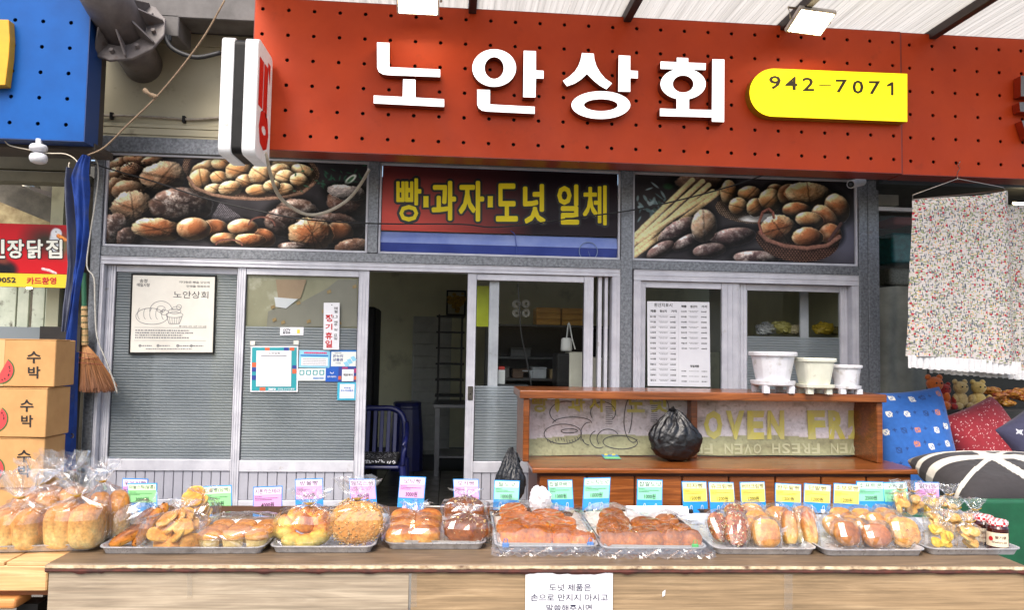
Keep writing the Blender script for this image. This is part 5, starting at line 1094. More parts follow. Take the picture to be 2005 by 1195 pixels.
m = MB(); a, b = W(78,398,.9), W(150,412,.9); n = 22; m.tube([a+(b-a)*(i/n) for i in range(n+1)], [.085+.007*(i % 2) for i in range(n+1)], 16); solo('duct_pipe', 'silver ribbed duct pipe under the neighbouring roof', 'duct', m, dm)
m = MB(); a, b = W(28,375,1.2), W(70,372,1.2); m.tube([a, b], .1, 16); solo('duct_end', 'bright metal duct end beside the silver ribbed duct', 'duct', m, dm, smooth=True)
for (a, b, Y) in (((0,352),(150,360),.8),((60,370),(150,398),.7),((90,410),(140,380),1.0)): solo('roof_batten', 'dark thin batten under the neighbouring roof', 'batten', MB().beam(W(*a, Y), W(*b, Y), .03, .05), _mats['brown_steel'], 'roof battens of the neighbouring stall')
# red chicken-shop sign
rs = thing('red_sign', 'red sign with white outlined lettering, a duck picture and a yellow strip', 'sign', W(60, 562, -.2))
p = Paint(-60, 438, 138, 536, 1.0, (0, 0, 0)); p.a[:] = np.array([198,28,38])/255.; p.ell(88,470,60,42,10,(46,50,40),.9,.95); p.ell(122,480,20,34,0,(96,130,90),.9,.8)
p.ell(105,472,12,30,0,(200,208,214),.3); p.ell(108,455,12,11,0,(222,222,226),.2); p.band([(112,460),(126,468)], 4.5, (230,140,70)); p.ell(107,452,1.6,1.6,0,(30,20,20),.5)
p.ell(10,530,30,22,0,(40,30,34),.4); p.ell(8,534,20,14,0,(24,24,30),.3); p.ell(2,510,22,10,20,(120,60,50),.6); p.band([(84,526),(98,529),(110,534),(112,542)], 3, (236,190,190))
X0_, X1_, Z0_, Z1_ = RC(-60, 438, 138, 562, -.2); zy = W(60, 536, -.2).z
build('sign_panel', MB().box(X0_, -.19, Z0_, X1_, -.15, Z1_), pm('sign_edge', S(60,20,20), rough=.5), rs); build('red_print', p.mesh(lerpfn(-60, 438, 138, 536, X0_, X1_, zy, Z1_, -.2)), print_m, rs); build('yellow_strip', MB().box(X0_, -.2, Z0_, X1_, -.191, zy-.001), pm('sign_yellow', S(232,196,30), rough=.45), rs)
m, m2 = MB(), MB()
for ch, x0, x1 in (('진',-32,10),('장',14,47),('닭',53,84),('집',90,122)): [ptext(m, ch, x0+1+1.1*math.cos(k*PI/3), 470+1.1*math.sin(k*PI/3), x1-1+1.1*math.cos(k*PI/3), 505+1.1*math.sin(k*PI/3), -.206-.0001*k) for k in range(6)]; [ptext(m2, ch, x0+1+3*math.cos(k*PI/5), 470+3*math.sin(k*PI/5), x1-1+3*math.cos(k*PI/5), 505+3*math.sin(k*PI/5), -.203-.0001*k) for k in range(10)]
build('lettering', m, pm('sign_white', S(226,226,214), rough=.5), rs); build('letter_outline', m2, pm('sign_outline', S(40,16,16), rough=.5), rs)
m = MB(); ptext(m, '9052', -6, 543, 31, 554, -.203, .03); build('number', m, ink, rs); m = MB(); ptext(m, '카드환영', 52, 543, 110, 557, -.203, .03); build('red_lettering', m, ink_red, rs)
m = MB(); c = W(57, 566, -.1); m.lathe(c, [(.018,0),(.02,.012),(.01,.016)], 12); solo('small_lamp', 'tiny lit lamp under the red sign', 'lamp', m, pm('tiny_lamp_glow', (1,1,1), emit=(1, .95, .85), estr=8))
# bulb pair
bb = thing('twin_bulb', 'pair of white round lamp shades hanging under the blue sign', 'lamp', W(75, 325, -.85)); c = W(76, 290, -.85)
for i, (dy_, h) in enumerate(((290, .022), (310, .028))):
    c = W(75.5, dy_, -.85); m = MB(); k = .058; m.lathe(c, [(k*.5,-h*1.35),(k*.86,-h),(k,-h*.3),(k,h*.3),(k*.86,h),(k*.5,h*1.3)], 20); build('shade', m, white_pl, bb, smooth=True)
m = MB(); m.tube([W(76,282,-.85), W(76,272,-.85)], .02, 8); build('socket', m, white_pl, bb)
m = MB(); m.tube([W(8,274,-.8), W(20,285,-.8), W(60,294,-.82), W(92,300,-.84), W(130,302,-.84), W(152,318,-.84), W(148,338,-.84), W(135,328,-.84), W(136,318,-.84)], .0045, 6); m.tube([W(150,330,-.84), W(132,345,-.84), W(136,360,-.84), W(152,342,-.84), W(143,360,-.84)], .004, 5)
solo('white_flex', 'thin off white flex with a looped knot near the blue tarp', 'wire', m, pm('dirty_flex', S(196,186,168), rough=.6), smooth=True)
m = MB(); m.tube([W(x, y, -.5) for x, y in ((176,302),(190,318),(192,350),(186,400),(178,450),(170,520),(184,545),(186,600),(190,660),(205,700),(222,745),(230,772))], .0055, 6); solo('thin_white_rope', 'thin pale rope hanging down over the broom and door', 'rope', m, pm('pale_rope', S(190,188,180), S(160,156,146), scale=90, rough=.8), smooth=True)
# blue tarp
def strip_cloth(cols, Y, seed, amp=.10, n=22, dep=.09):
    P = []
    for (y, a, b) in cols:
        row = []
        for i in range(n+1):
            u = i/n; q = W(a+(b-a)*u, y, Y); f_ = math.sin(u*PI)*dep+amp*(fbm(np.array([u*3.5, y*.006, seed]), seed, 3)-.5)*1.6+.02*math.sin(u*9+y*.01); row.append((q.x, q.y-f_, q.z))
        P.append(row)
    return np.array(P)
def dense(c, k=5):
    o = []
    for (a, b) in zip(c[:-1], c[1:]):
        for i in range(k): t_ = i/k; o.append(tuple(a[j]+(b[j]-a[j])*t_ for j in range(3)))
    return o+[c[-1]]
tp = thing('blue_tarp', 'faded blue tarpaulin gathered in a long hanging roll beside the doors', 'tarp', W(115, 905, -1.02)); tarp_m = pm('blue_tarp', S(30,64,142), S(22,48,112), scale=6, rough=.7, spec=.25, bump=.25, bscale=18, col3=S(70,76,100), s3=5, lo3=.55, hi3=.75)
tarp_g = pm('grey_tarp_side', S(84,88,104), S(60,66,86), scale=6, rough=.6, bump=.25, bscale=18)
build('tarp_roll', MB().grid(strip_cloth(dense([(308,166,180),(325,152,179),(350,140,178),(400,144,178),(460,150,178),(520,150,170),(600,146,162),(700,132,152),(800,118,142),(905,104,131)]), -1.02, 3)), tarp_m, tp, smooth=True)
build('tarp_flap', MB().grid(strip_cloth(dense([(335,136,160),(360,129,160),(400,132,156),(450,136,156),(520,140,156),(600,130,150),(650,130,140)]), -.95, 5, .04)), tarp_g, tp, smooth=True)
build('tarp_edge', MB().grid(strip_cloth(dense([(690,146,154),(760,138,150),(850,130,146),(920,126,146)]), -.9, 8, .02)), tarp_m, tp, smooth=True)
c = W(139, 854, -1.0); n = 14; m = MB(); m.ringprism([c+Vector((.018*math.cos(2*PI*k/n), 0, .018*math.sin(2*PI*k/n))) for k in range(n)], [c+Vector((.009*math.cos(2*PI*k/n), 0, .009*math.sin(2*PI*k/n))) for k in range(n)], (0,.004,0)); build('eyelet', m, dm, tp)
# broom
br = thing('straw_broom', 'straw broom with a bound handle and flared brown bristles hanging by the door', 'broom', W(190, 768, -.14)); hm = pm('bound_straw', S(190,158,112), S(160,126,84), scale=60, rough=.8)
a, b = W(165, 600, -.16), W(166, 676, -.16); m = MB(); m.tube([W(164,535,-.15), a], .018, 10); build('green_handle', m, pm('green_plastic', S(30,90,60), rough=.4), br)
m = MB(); n = 14; m.tube([a+(b-a)*(i/n) for i in range(n+1)], [.021+.004*(i/n)+.002*(i % 2) for i in range(n+1)], 12); build('handle', m, hm, br)
for i in range(6): q = a+(b-a)*((i+.5)/6); build('binding', MB().tube([q+Vector((0,0,-.003)), q+Vector((0,0,.003))], .0275, 12), pm('green_thread', S(60,80,50), rough=.8), br)
rnd = random.Random(12); m = MB(); cols_ = []
for i in range(900):
    u = rnd.random(); u2 = u*2-1; s0 = W(161+10*u, 676, -.16); mid = W(156+36*u, 705-6*u, -.16-.05*(1-u2*u2)*rnd.uniform(-1, 1)); e = W(148+81*u+rnd.uniform(-2, 2), 762+4*math.sin(u*3)-10*(1-u)*0+rnd.uniform(-8, 5), -.16-.09*(1-u2*u2)*rnd.uniform(-1, 1))
    w = Vector((.0022, 0, 0)); m.add([s0-w*.6, s0+w*.6, mid+w, mid-w, e+w*.5, e-w*.5], [(0,1,2,3),(3,2,4,5)]); k = rnd.uniform(.6, 1.15); cols_ += [np.array(S(176,124,72))*k]*2+[np.array(S(150,98,52))*k]*2+[np.array(S(122,74,40))*k]*2
m.cols(np.array(cols_)); o = build('bristles', m, attr_mat('bristle', rough=.7), br); o['kind'] = 'stuff'
m = MB()
for v_ in (692, 702, 712): m.tube([W(154-(v_-692)*.2+(30+(v_-692)*1.1)*i/8, v_-2+i*.6, -.215) for i in range(9)], .0022, 4)
build('stitching', m, pm('dark_red_thread', S(110,40,34), rough=.8), br)
# watermelon boxes
card = pm('cardboard', S(200,152,96), S(188,140,86), scale=7, rough=.75, bump=.05, bscale=60); card_d = pm('tape_clear', S(206,170,120), rough=.25)
def wbox(i, x1, y0, y1, Y, lb, tx):
    X1_, Z1_ = W(x1, (y0+y1)/2, Y).x, W(x1-50, y0, Y).z; Z0_ = W(x1-50, y1, Y).z; X0_ = X1_-.50; t = thing('watermelon_box', lb, 'box', ((X0_+X1_)/2, Y, Z0_), 'stacked watermelon boxes')
    build('carton', MB().box(X0_, Y, Z0_+.001, X1_, Y+.26, Z1_-.006), card, t, bev=.004); build('lid_flap', MB().box(X0_, Y-.002, Z1_-.0055, X1_+.003, Y+.18, Z1_-.001), card, t); build('packing_tape', MB().box(X1_-.36, Y-.0015, Z0_+.004, X1_-.30, Y-.0005, Z1_-.007), card_d, t)
    m = MB(); ptext(m, '수', tx, y0+24, tx+27, y0+48, Y-.002, .02); ptext(m, '박', tx+2, y0+54, tx+26, y0+78, Y-.002, .02); build('lettering', m, pm('brush_black', S(30,24,22), rough=.7), t)
    c = W(tx-52, y0+62, Y-.002); r = .085; m = MB(); aa = np.linspace(-1.9, 1.0, 16); m.add([c+Vector((r*math.cos(a), 0, r*math.sin(a))) for a in aa], [tuple(range(16))]); build('melon_rind', m, pm('melon_green', S(50,100,50), rough=.6), t)
    m = MB(); m.add([c+Vector((r*.92*math.cos(a), -.001, r*.92*math.sin(a))) for a in aa], [tuple(range(16))]); build('melon_flesh', m, pm('melon_red', S(206,66,66), rough=.6), t)
    m = MB(); rr = random.Random(i)
    for k in range(7): a = rr.uniform(-1.6, .8); q = c+Vector((r*.7*math.cos(a), -.002, r*.7*math.sin(a))); m.add([q+Vector((.004*math.cos(b), 0, .006*math.sin(b))) for b in np.linspace(0, 6.28, 7)[:-1]], [tuple(range(6))])
    build('melon_seeds', m, ink, t); t.rotation_euler = (0, 0, (.03, -.045, .02, -.02)[i-1])
wbox(1, 107, 664, 758, -1.42, 'cardboard watermelon box at the top of the stack', 52); wbox(2, 93, 759, 857, -1.42, 'cardboard watermelon box under the topmost watermelon box', 40); wbox(3, 85, 858, 957, -1.42, 'cardboard watermelon box third from the top of the stack', 33); wbox(4, 84, 958, 1052, -1.42, 'cardboard watermelon box below three others behind the bagged loaves', 30)
Zb = W(34, 1052, -1.42).z; m = MB(); m.box(W(84,1000,-1.42).x-.5, -1.42, .0, W(84,1000,-1.42).x+.02, -1.0, Zb-.001); solo('pallet_stand', 'dark stand under the stack of watermelon boxes', 'stand', m, _mats['brown_steel'])
m = MB(); m.box(W(70,800,-.2).x, -.2, .0, W(150,800,-.2).x, -.15, W(110,640,-.2).z); solo('shade_screen', 'dark sheet added for the shade behind the watermelon boxes and tarp', 'board', m, pm('shade_screen_black', S(40,34,30), S(28,25,24), rough=.8))  # added near-black sheet standing in for the shade beside the boxes

# ------------------------------------------------------------------ right neighbour
nx0, nx1 = XR1+.002, XR1+3.2
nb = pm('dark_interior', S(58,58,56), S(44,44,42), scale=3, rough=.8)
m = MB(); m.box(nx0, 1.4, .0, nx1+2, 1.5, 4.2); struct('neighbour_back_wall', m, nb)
m = MB(); m.box(nx0, .0, -.3, nx1+1, 1.4, .05); struct('neighbour_floor', m, tile_m)
m = MB(); m.box(nx0, -.1, W(1800,350,-.1).z, nx1+2, 1.4, OZ1+.2); struct('neighbour_upper_wall', m, pm('grey_fascia', S(92,92,90), S(76,76,74), rough=.7))
nw = thing('neighbour_window', 'grey framed window of the neighbouring shop behind the blanket', 'window', W(1800, 760, 0))
m = MB(); m.pbox(1728, 352, 2200, 366, -.05, .06); build('head_rail', m, pm('blue_grey_rail', S(96,106,116), rough=.5), nw); build('mid_rail', MB().pbox(1718, 413, 2200, 420, -.02, .05), alu, nw); build('jamb', MB().pbox(1716, 372, 1722, 770, -.03, .06), steel, nw)
build('pane', MB().add([W(1722,422,.0), W(2200,430,.0), W(2200,780,.0), W(1722,770,.0)], [(0,1,2,3)]), glass, nw)
gc = pm('grey_fabric', S(150,148,140), S(126,124,118), scale=6, rough=.9); P = []
for y in np.linspace(560, 790, 14): P.append([(lambda q: (q.x, .12+.02*math.sin(x*.14)+.01*math.sin(x*.05+y*.03), q.z))(W(x, y+.1*abs(1760-x), .12)) for x in np.linspace(1716, 1815, 30)])
solo('grey_curtain', 'plain grey curtain hanging behind the neighbouring window', 'curtain', MB().grid(np.array(P)), gc, smooth=True)
for (x0, y0, x1, y1, Y, mt, lb, nm) in ((1747,455,1790,515,.5,pm('teal_pack',S(30,110,120),S(20,80,90),scale=20,rough=.3),'teal wrapped bedding pack behind the neighbouring glass','bedding_pack'),(1742,525,1785,560,.45,pm('floral_grey_pack',S(110,108,100),S(70,68,62),scale=40,rough=.5),'grey patterned folded bedding behind the neighbouring glass','folded_bedding'),(1750,424,1790,440,.5,pm('pink_fold',S(150,90,96),rough=.8),'pink folded cloth on the neighbouring shelf','folded_cloth')):
    solo(nm, lb, 'bedding', MB().pbox(x0, y0, x1, y1, Y, .3), mt, bev=.03, seg=3)
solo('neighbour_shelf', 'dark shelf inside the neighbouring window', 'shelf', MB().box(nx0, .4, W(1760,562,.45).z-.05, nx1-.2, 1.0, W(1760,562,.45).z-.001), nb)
m = MB(); m.tube([W(1984,398,.1), W(2060,402,.1)], .012, 8); solo('strip_light', 'lit warm strip light at the edge of the blanket', 'lamp', m, pm('warm_strip', (1,1,1), emit=(1,.8,.45), estr=6))
# plush toys and snack packs on a ledge
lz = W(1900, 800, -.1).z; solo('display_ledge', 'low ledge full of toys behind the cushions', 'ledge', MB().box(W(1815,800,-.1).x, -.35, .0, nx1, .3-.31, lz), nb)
def blob(c, r, sq=(1,1,1), n=12, amp=.06, seed=1): return lump(Vector(c), r, seed, sq, amp, n)
def plush(label, px, py, s_, mat, seed):
    b = W(px, py, -.2); c = Vector((b.x, b.y, lz)); t = thing('plush_toy', label, 'toy', c, None); P = MB()
    build('body', MB().grid(blob(c+Vector((0,0,.075*s_)), .075*s_, (.9,.8,1), seed=seed), True), mat, t, smooth=True); h = build('head', MB().grid(blob(c+Vector((0,-.01,.185*s_)), .06*s_, (1,.9,.92), seed=seed+1), True), mat, t, smooth=True)
    for s2 in (-1, 1):
        build('ear', MB().grid(blob(c+Vector((s2*.045*s_,0,.235*s_)), .022*s_, seed=3), True), mat, h, smooth=True); build('arm', MB().grid(blob(c+Vector((s2*.075*s_,-.04,.09*s_)), .03*s_, (.8,1,1.3), seed=4), True), mat, t, smooth=True); build('leg', MB().grid(blob(c+Vector((s2*.055*s_,-.06,.025*s_)), .036*s_, seed=5), True), mat, t, smooth=True); build('eye', MB().grid(blob(c+Vector((s2*.02*s_,-.062*s_,.195*s_)), .007*s_, seed=6, n=6), True), ink, h)
pt = lambda n_, a, b: pm(n_, a, b, scale=60, rough=.95, bump=.8, bscale=120, sheen=.3)
plush('cream plush bear behind the red cushion', 1880, 800, 1.0, pt('cream_plush', S(206,180,120), S(180,150,96)), 31); plush('pale yellow plush bear beside the cream one', 1915, 798, 1.0, pt('yellow_plush', S(214,186,110), S(190,160,90)), 33); plush('red plush toy behind the blue cushion', 1848, 800, .9, pt('red_plush', S(170,40,34), S(140,30,26)), 35); plush('orange plush toy beside the red plush toy', 1829, 798, 1.15, pt('orange_plush', S(210,110,40), S(190,90,30)), 37)
rnd = random.Random(6)
for i in range(10):
    x = 1935+i*9; c = W(x, 790-rnd.uniform(0, 30), -.06-.03*(i % 3)); m = MB(); m.grid(lump(c, .06, 50+i, (1.3,.8,.55), .3, 10), True); solo('snack_pack', 'shiny red and gold snack pack piled behind the plush toys', 'snack', m, pm('snack_foil_%d' % (i % 3), (S(170,60,30), S(200,150,60), S(120,40,30))[i % 3], (S(210,160,70), S(130,60,30), S(190,130,50))[i % 3], scale=30, rough=.25), 'snack packs on the ledge')
# green clad stall under the cushions
gz = .60; gx0 = W(1838, 1000, -1.95).x; gm = pm('green_tarp', S(20,88,58), S(14,68,46), scale=5, rough=.5, bump=.2, bscale=14)
gs_ = thing('green_stall', 'low stall clad in green tarpaulin holding the cushions', 'table', (gx0+1, -1.2, 0)); build('front_board', MB().box(gx0, -1.95, .0, gx0+2.2, -1.88, gz), gm, gs_, bev=.02, seg=3); build('stall_bed', MB().box(gx0, -1.879, .0, gx0+2.2, -.42, .42), gm, gs_, bev=.01)
# cushions
def cushion(name, label, c, w, h, thick, rx, ry, rz, paint, mat, n=64):
    """pillow grid: front and back bulge, pinched corners, painted print on the front"""
    u = np.linspace(-1, 1, n); U, V = np.meshgrid(u, u); e = np.clip((1-abs(U)**3.2)*(1-abs(V)**3.2), 0, 1)**.42
    pin = 1-.07*(abs(V)**2)*1-.0; X = U*w/2*(1-.06*(1-abs(V)**2)*0-.05*(1-V**2)*(abs(U) > .0)*abs(U)); Z = V*h/2*(1-.05*(1-U**2)*abs(V)); wr = (fbm(np.stack([U*3, V*3, U*0+len(label)], -1), 7)-.5)*.10*e
    R_ = (Matrix.Rotation(rz, 3, 'Z') @ Matrix.Rotation(rx, 3, 'X') @ Matrix.Rotation(ry, 3, 'Y'))
    R_ = np.array(R_); col = np.clip(paint(U, V), 0, 1); col = np.where(col <= .04045, col/12.92, ((col+.055)/1.055)**2.4); m = MB()
    for s_ in (-1, 1):
        P = np.stack([X, s_*thick*(e+wr), Z], -1) @ R_.T+np.array(c); m.grid(P if s_ < 0 else P[:, ::-1]); m.cols(col if s_ < 0 else col[:, ::-1])
    return solo(name, label, 'cushion', m, mat, smooth=True)
fab = attr_mat('printed_cotton', rough=.85, nscale=30, namt=.12, bump=.15, bscale=300, sheen=.2)
def cst(U, c): return np.ones(U.shape+(3,))*np.array(c)/255.
def knots(U, V):
    a = cst(U, (34,92,168)); rr = random.Random(4)
    for j in range(7):
        for i in range(5):
            x, y = -.82+.4*i+(.2 if j % 2 else 0)+rr.uniform(-.07, .07), -.88+.29*j+rr.uniform(-.05, .05); k = (i*3+j) % 4; cc = ((226,222,206), (226,222,206), (190,120,90), (24,62,120))[k]
            X, Y = (U-x)/.072, (V-y)/.050; r = np.hypot(X, Y); mk = ((r < 1) & (r > .62)) | ((abs(X*.7+Y*.7) < .22) & (abs(X*.7-Y*.7) < 1.25)); a[mk] = np.array(cc)/255.
            x2, y2 = x+.2, y+.02; X, Y = (U-x2)/.05, (V-y2)/.04; mk = (abs(X)+abs(Y) < 1) & (abs(X*Y) < .12); a[mk] = np.array((24,60,120))/255.
    return a
def stars(U, V):
    a = cst(U, (136,24,38)); rr = np.random.RandomState(3)
    for i in range(420):
        x, y = rr.uniform(-1, 1, 2); a[(np.hypot(U-x, V-y) < .0095)] = np.array((228,196,196))/255.
    return a
def navy(U, V):
    a = cst(U, (52,52,78)); r = np.hypot(U+.1, V+.1); a[(r < .3) & ((np.sin(r*60) > 0))] = np.array((150,150,166))/255.
    for q in ((-.6,.6),(.5,.5),(-.55,-.65)): X, Y = U-q[0], V-q[1]; a[(np.hypot(X, Y) < .12) & (abs(X*Y) < .0016)] = np.array((210,210,220))/255.
    return a
def stripes(U, V):
    a = cst(U, (44,40,42)); b = np.array((202,196,184))/255.
    k = V+.55*U*U
    a[(abs(V-.30-.25*U*0) < .11)] = b; a[abs(U+.05+.15*V) < .10] = b
    a[(abs(V-.95*U-.35) < .06)] = b; a[(abs(V+.95*U-.45) < .06)] = b; a[(V > .62) & (V < .74)] = b; a[V > .9] = np.array((120,112,100))/255.
    return a
def cpos(px, py, Y): return tuple(W(px, py, Y))
cushion('blue_cushion', 'blue cushion printed with cream and orange knots leaning by the wooden shelf unit', cpos(1788, 876, -.66), .62, .92, .17, -.22, -.10, -.12, knots, fab, 120)
cushion('red_cushion', 'dark red cushion with tiny white specks leaning behind the striped cushion', cpos(1932, 872, -.66), .60, .66, .16, -.4, -.34, .05, stars, fab, 130)
cushion('navy_cushion', 'navy patterned cushion leaning beside the red cushion', cpos(2030, 868, -.8), .5, .5, .12, -.4, -.5, 0, navy, fab, 90)
cushion('striped_cushion', 'large black and cream striped cushion lying on the green stall', (W(1985, 948, -1.5).x, -1.38, .60), 1.0, .62, .16, -1.2, 0, .05, stripes, fab, 120)
# floral blanket on a wire hanger
def floral():
    m = bpy.data.materials.new('floral_quilt'); m.use_nodes = True; nt = m.node_tree; b = nt.nodes['Principled BSDF']; L = nt.links.new; N = nt.nodes.new; b.inputs['Roughness'].default_value = .9
    tc = N('ShaderNodeTexCoord'); cur = None
    base = (*S(188,182,180), 1); out = None
    def layer(col, scale, st, rot, thr, seed, keep):
        nonlocal out
        mp = N('ShaderNodeMapping'); mp.inputs['Scale'].default_value = st; mp.inputs['Rotation'].default_value = (0, rot, 0); mp.inputs['Location'].default_value = (seed, seed*.7, seed*1.3); L(tc.outputs['Object'], mp.inputs[0])
        v = N('ShaderNodeTexVoronoi'); v.inputs['Scale'].default_value = scale; L(mp.outputs[0], v.inputs['Vector'])
        lt = N('ShaderNodeMath'); lt.operation = 'LESS_THAN'; lt.inputs[1].default_value = thr; L(v.outputs['Distance'], lt.inputs[0])
        sp = N('ShaderNodeSeparateColor'); L(v.outputs['Color'], sp.inputs[0]); l2 = N('ShaderNodeMath'); l2.operation = 'LESS_THAN'; l2.inputs[1].default_value = keep; L(sp.outputs[0], l2.inputs[0])
        mu = N('ShaderNodeMath'); mu.operation = 'MULTIPLY'; L(lt.outputs[0], mu.inputs[0]); L(l2.outputs[0], mu.inputs[1])
        x = N('ShaderNodeMix'); x.data_type = 'RGBA'; L(mu.outputs[0], x.inputs[0]); x.inputs[7].default_value = (*col, 1)
        if out is None: x.inputs[6].default_value = base
        else: L(out, x.inputs[6])
        out = x.outputs[2]
    z = .35
    layer(S(156,156,130), 47, (1.9, z, .62), .7, .37, 1.1, .8); layer(S(76,84,100), 43, (2.0, z, .6), -.8, .36, 4.2, .75); layer(S(120,132,84), 45, (.6, z, 2.0), .5, .36, 9.9, .6); layer(S(84,90,100), 41, (.62, z, 2.1), -.35, .34, 13.9, .55)
    layer(S(206,166,100), 42, (1, z, 1), 0, .22, 6.6, .6); layer(S(204,130,130), 37, (1, z, 1), 0, .20, 2.6, .5); layer(S(160,40,56), 29, (1, z, 1), 0, .26, 7.3, .62)
    L(out, b.inputs['Base Color']); return m
fm = floral(); hg = thing('floral_blanket', 'white quilt with tiny red and green flowers hanging from a wire hanger', 'blanket', W(1880, 735, -1.0))
def drape(tl, tr, bl, br, Y, nu=46, nv=50, seed=1, bulge=.05):
    P = []
    for j in range(nv):
        v = j/(nv-1); row = []
        for i in range(nu):
            u = i/(nu-1); x = (tl[0]*(1-u)+tr[0]*u)*(1-v)+(bl[0]*(1-u)+br[0]*u)*v; y = (tl[1]*(1-u)+tr[1]*u)*(1-v)+(bl[1]*(1-u)+br[1]*u)*v
            y += (6*math.sin(u*PI))*(1-v)-3*math.sin(u*5); q = W(x, y, Y); e = math.sin(min(1, u*9)*PI/2)*math.sin(min(1, (1-u)*9)*PI/2)*math.sin(min(1, v*14+.05)*PI/2)
            row.append((q.x, q.y-bulge*e-.02*v*math.sin(u*7+1)-.016*(fbm(np.array([u*4, v*4, seed]), seed)-.5)*2, q.z))
        P.append(row)
    return np.array(P)
build('front_fold', MB().grid(drape((1787,392), (1972,370), (1771,698), (1985,712), -1.0)), fm, hg, smooth=True); build('back_fold', MB().grid(drape((1800,392), (2030,396), (1800,716), (2048,730), -.93, seed=4, bulge=-.03)), fm, hg, smooth=True)
frm = pm('white_frill', S(216,216,218), S(200,200,204), scale=40, rough=.95, bump=.4, bscale=90)
def frill(x0, y0, x1, y1, h, Y):
    P = []
    for j in range(6):
        P.append([(lambda q: (q.x, q.y-.05-.012*math.sin(i*1.1)*(.4+j/5)-.006*math.sin(i*2.3), q.z))(W(x0+(x1-x0)*i/110, y0+(y1-y0)*i/110+h*j/5+1.3*math.sin(i*.9)*(j/5), Y)) for i in range(111)])
    return MB().grid(np.array(P))
build('frill', frill(1770, 695, 1986, 709, 25, -1.005), frm, hg, smooth=True); build('frill', frill(1812, 712, 2032, 728, 18, -.9), frm, hg, smooth=True)
m = MB(); h0 = W(1875, 318, SY-.02); pts = [W(1880,316,SY-.01), W(1876,324,SY-.04), W(1879,330,-.85), W(1874,340,-.92), W(1875,350,-1.0)]; m.tube(pts, .004, 6); m.tube([W(1787,391,-1.0), W(1787,382,-1.0), W(1875,350,-1.0), W(1964,367,-1.0), W(1970,373,-1.0), W(1787,391,-1.0)], [.004]*6, 6); build('wire_hanger', m, pm('hanger_wire', S(150,146,142), rough=.3, metal=.8), hg, smooth=True)
# ------------------------------------------------------------------ the display table
zt = .75
TO = WZ(88, 1106, zt); TE = WZ(2012, 1110, zt); E1 = (TE-TO).normalized(); E2 = Vector((-E1.y, E1.x, 0)); TL = (TE-TO).length; TD = .74; EZ = Vector((0, 0, 1))
def TP(s_, t_, z=zt): p = TO+E1*s_+E2*t_; return Vector((p.x, p.y, z))
def TF(px, py, k=0.0):                   # point on the table's front face
    d = ray(px, py); n = E2; o = TO-E2*k; return CAM+d*((o-CAM).dot(n)/d.dot(n))
def TZ(px, py, h=0.0): return WZ(px, py, zt+h)
def tloc(p): q = p-TO; return q.dot(E1), q.dot(E2)
top_m = wood('table_top_laminate', S(96,78,60), S(140,118,94), S(118,98,76), scale=2.4, st=(1.2, 8, 8), rough=.45, bump=.08)
frontA = wood('grey_wood_laminate', S(146,130,110), S(196,180,157), S(174,158,136), scale=3.2, st=(.8, 6, 9), rough=.55, bump=.1, dist=.7, lo=.3, hi=.72)
frontB = wood('tan_wood_laminate', S(134,112,84), S(184,158,124), S(160,135,103), scale=3.0, st=(.8, 6, 9), rough=.55, bump=.1, dist=.7, lo=.3, hi=.72)
tbx = thing('display_table', 'long wood laminate display table with worn chipped front edge', 'table', TP(TL/2, TD/2, 0))
def tbox(mb, s0, s1, t0, t1, z0, z1): return mb.obox(TP((s0+s1)/2, (t0+t1)/2, (z0+z1)/2), E1*(s1-s0)/2, E2*(t1-t0)/2, EZ*(z1-z0)/2)
build('table_top', tbox(MB(), 0, TL, .004, TD, zt-.03, zt), top_m, tbx, bev=.003)
for a, b, mt in ((0, .3545, frontA), (.3548, .9985, frontB)):
    build('front_panel', tbox(MB(), TL*a+.008, TL*b, .012, .03, .05, zt-.0305), mt, tbx)
for s_ in (.03, TL-.09):
    for t_ in (.05, TD-.09): build('leg', tbox(MB(), s_, s_+.06, t_, t_+.06, 0, zt-.0305), top_m, tbx)
build('side_panel', tbox(MB(), .004, .02, .031, TD-.02, .05, zt-.0305), frontA, tbx); build('side_panel', tbox(MB(), TL-.02, TL-.004, .031, TD-.02, .05, zt-.0305), frontA, tbx)
# worn edge band: irregular peeled laminate over a dark core
core = pm('dark_red_core', S(92,44,34), S(58,34,30), scale=25, rough=.8); peel = pm('peeled_cream_edge', S(206,190,158), S(150,126,96), scale=30, rough=.7, col3=S(92,66,48), s3=18, lo3=.55, hi3=.7)
m = MB(); n = 260; rr = np.array([fbm(np.array([i*.45, 3.3, 1.]), 5, 4) for i in range(n+1)]); r2 = np.array([fbm(np.array([i*.22, 9.3, 1.]), 8, 4) for i in range(n+1)])
P = [[TP(TL*i/n, .002-.002*r2[i], zt-.002) for i in range(n+1)], [TP(TL*i/n, -.002, zt-.008-.006*rr[i]) for i in range(n+1)], [TP(TL*i/n, .003, zt-.012-.010*rr[i]) for i in range(n+1)]]
m.grid(np.array([[tuple(q) for q in r] for r in P])); build('edge_band', m, peel, tbx)
m = MB(); P = [[TP(TL*i/n, .0035, zt-.006) for i in range(n+1)], [TP(TL*i/n, .001-.004*r2[i], zt-.022) for i in range(n+1)], [TP(TL*i/n, .0025, zt-.025-.018*max(0, r2[i]-.5)*1.6) for i in range(n+1)], [TP(TL*i/n, .011, zt-.027-.018*max(0, r2[i]-.5)*1.6) for i in range(n+1)]]
m.grid(np.array([[tuple(q) for q in r] for r in P])); build('edge_core', m, core, tbx)
tapem = film_mat('clear_tape', tint=(.93,.91,.86), base=.03, rough=.3, haze=.08, bump=.2)
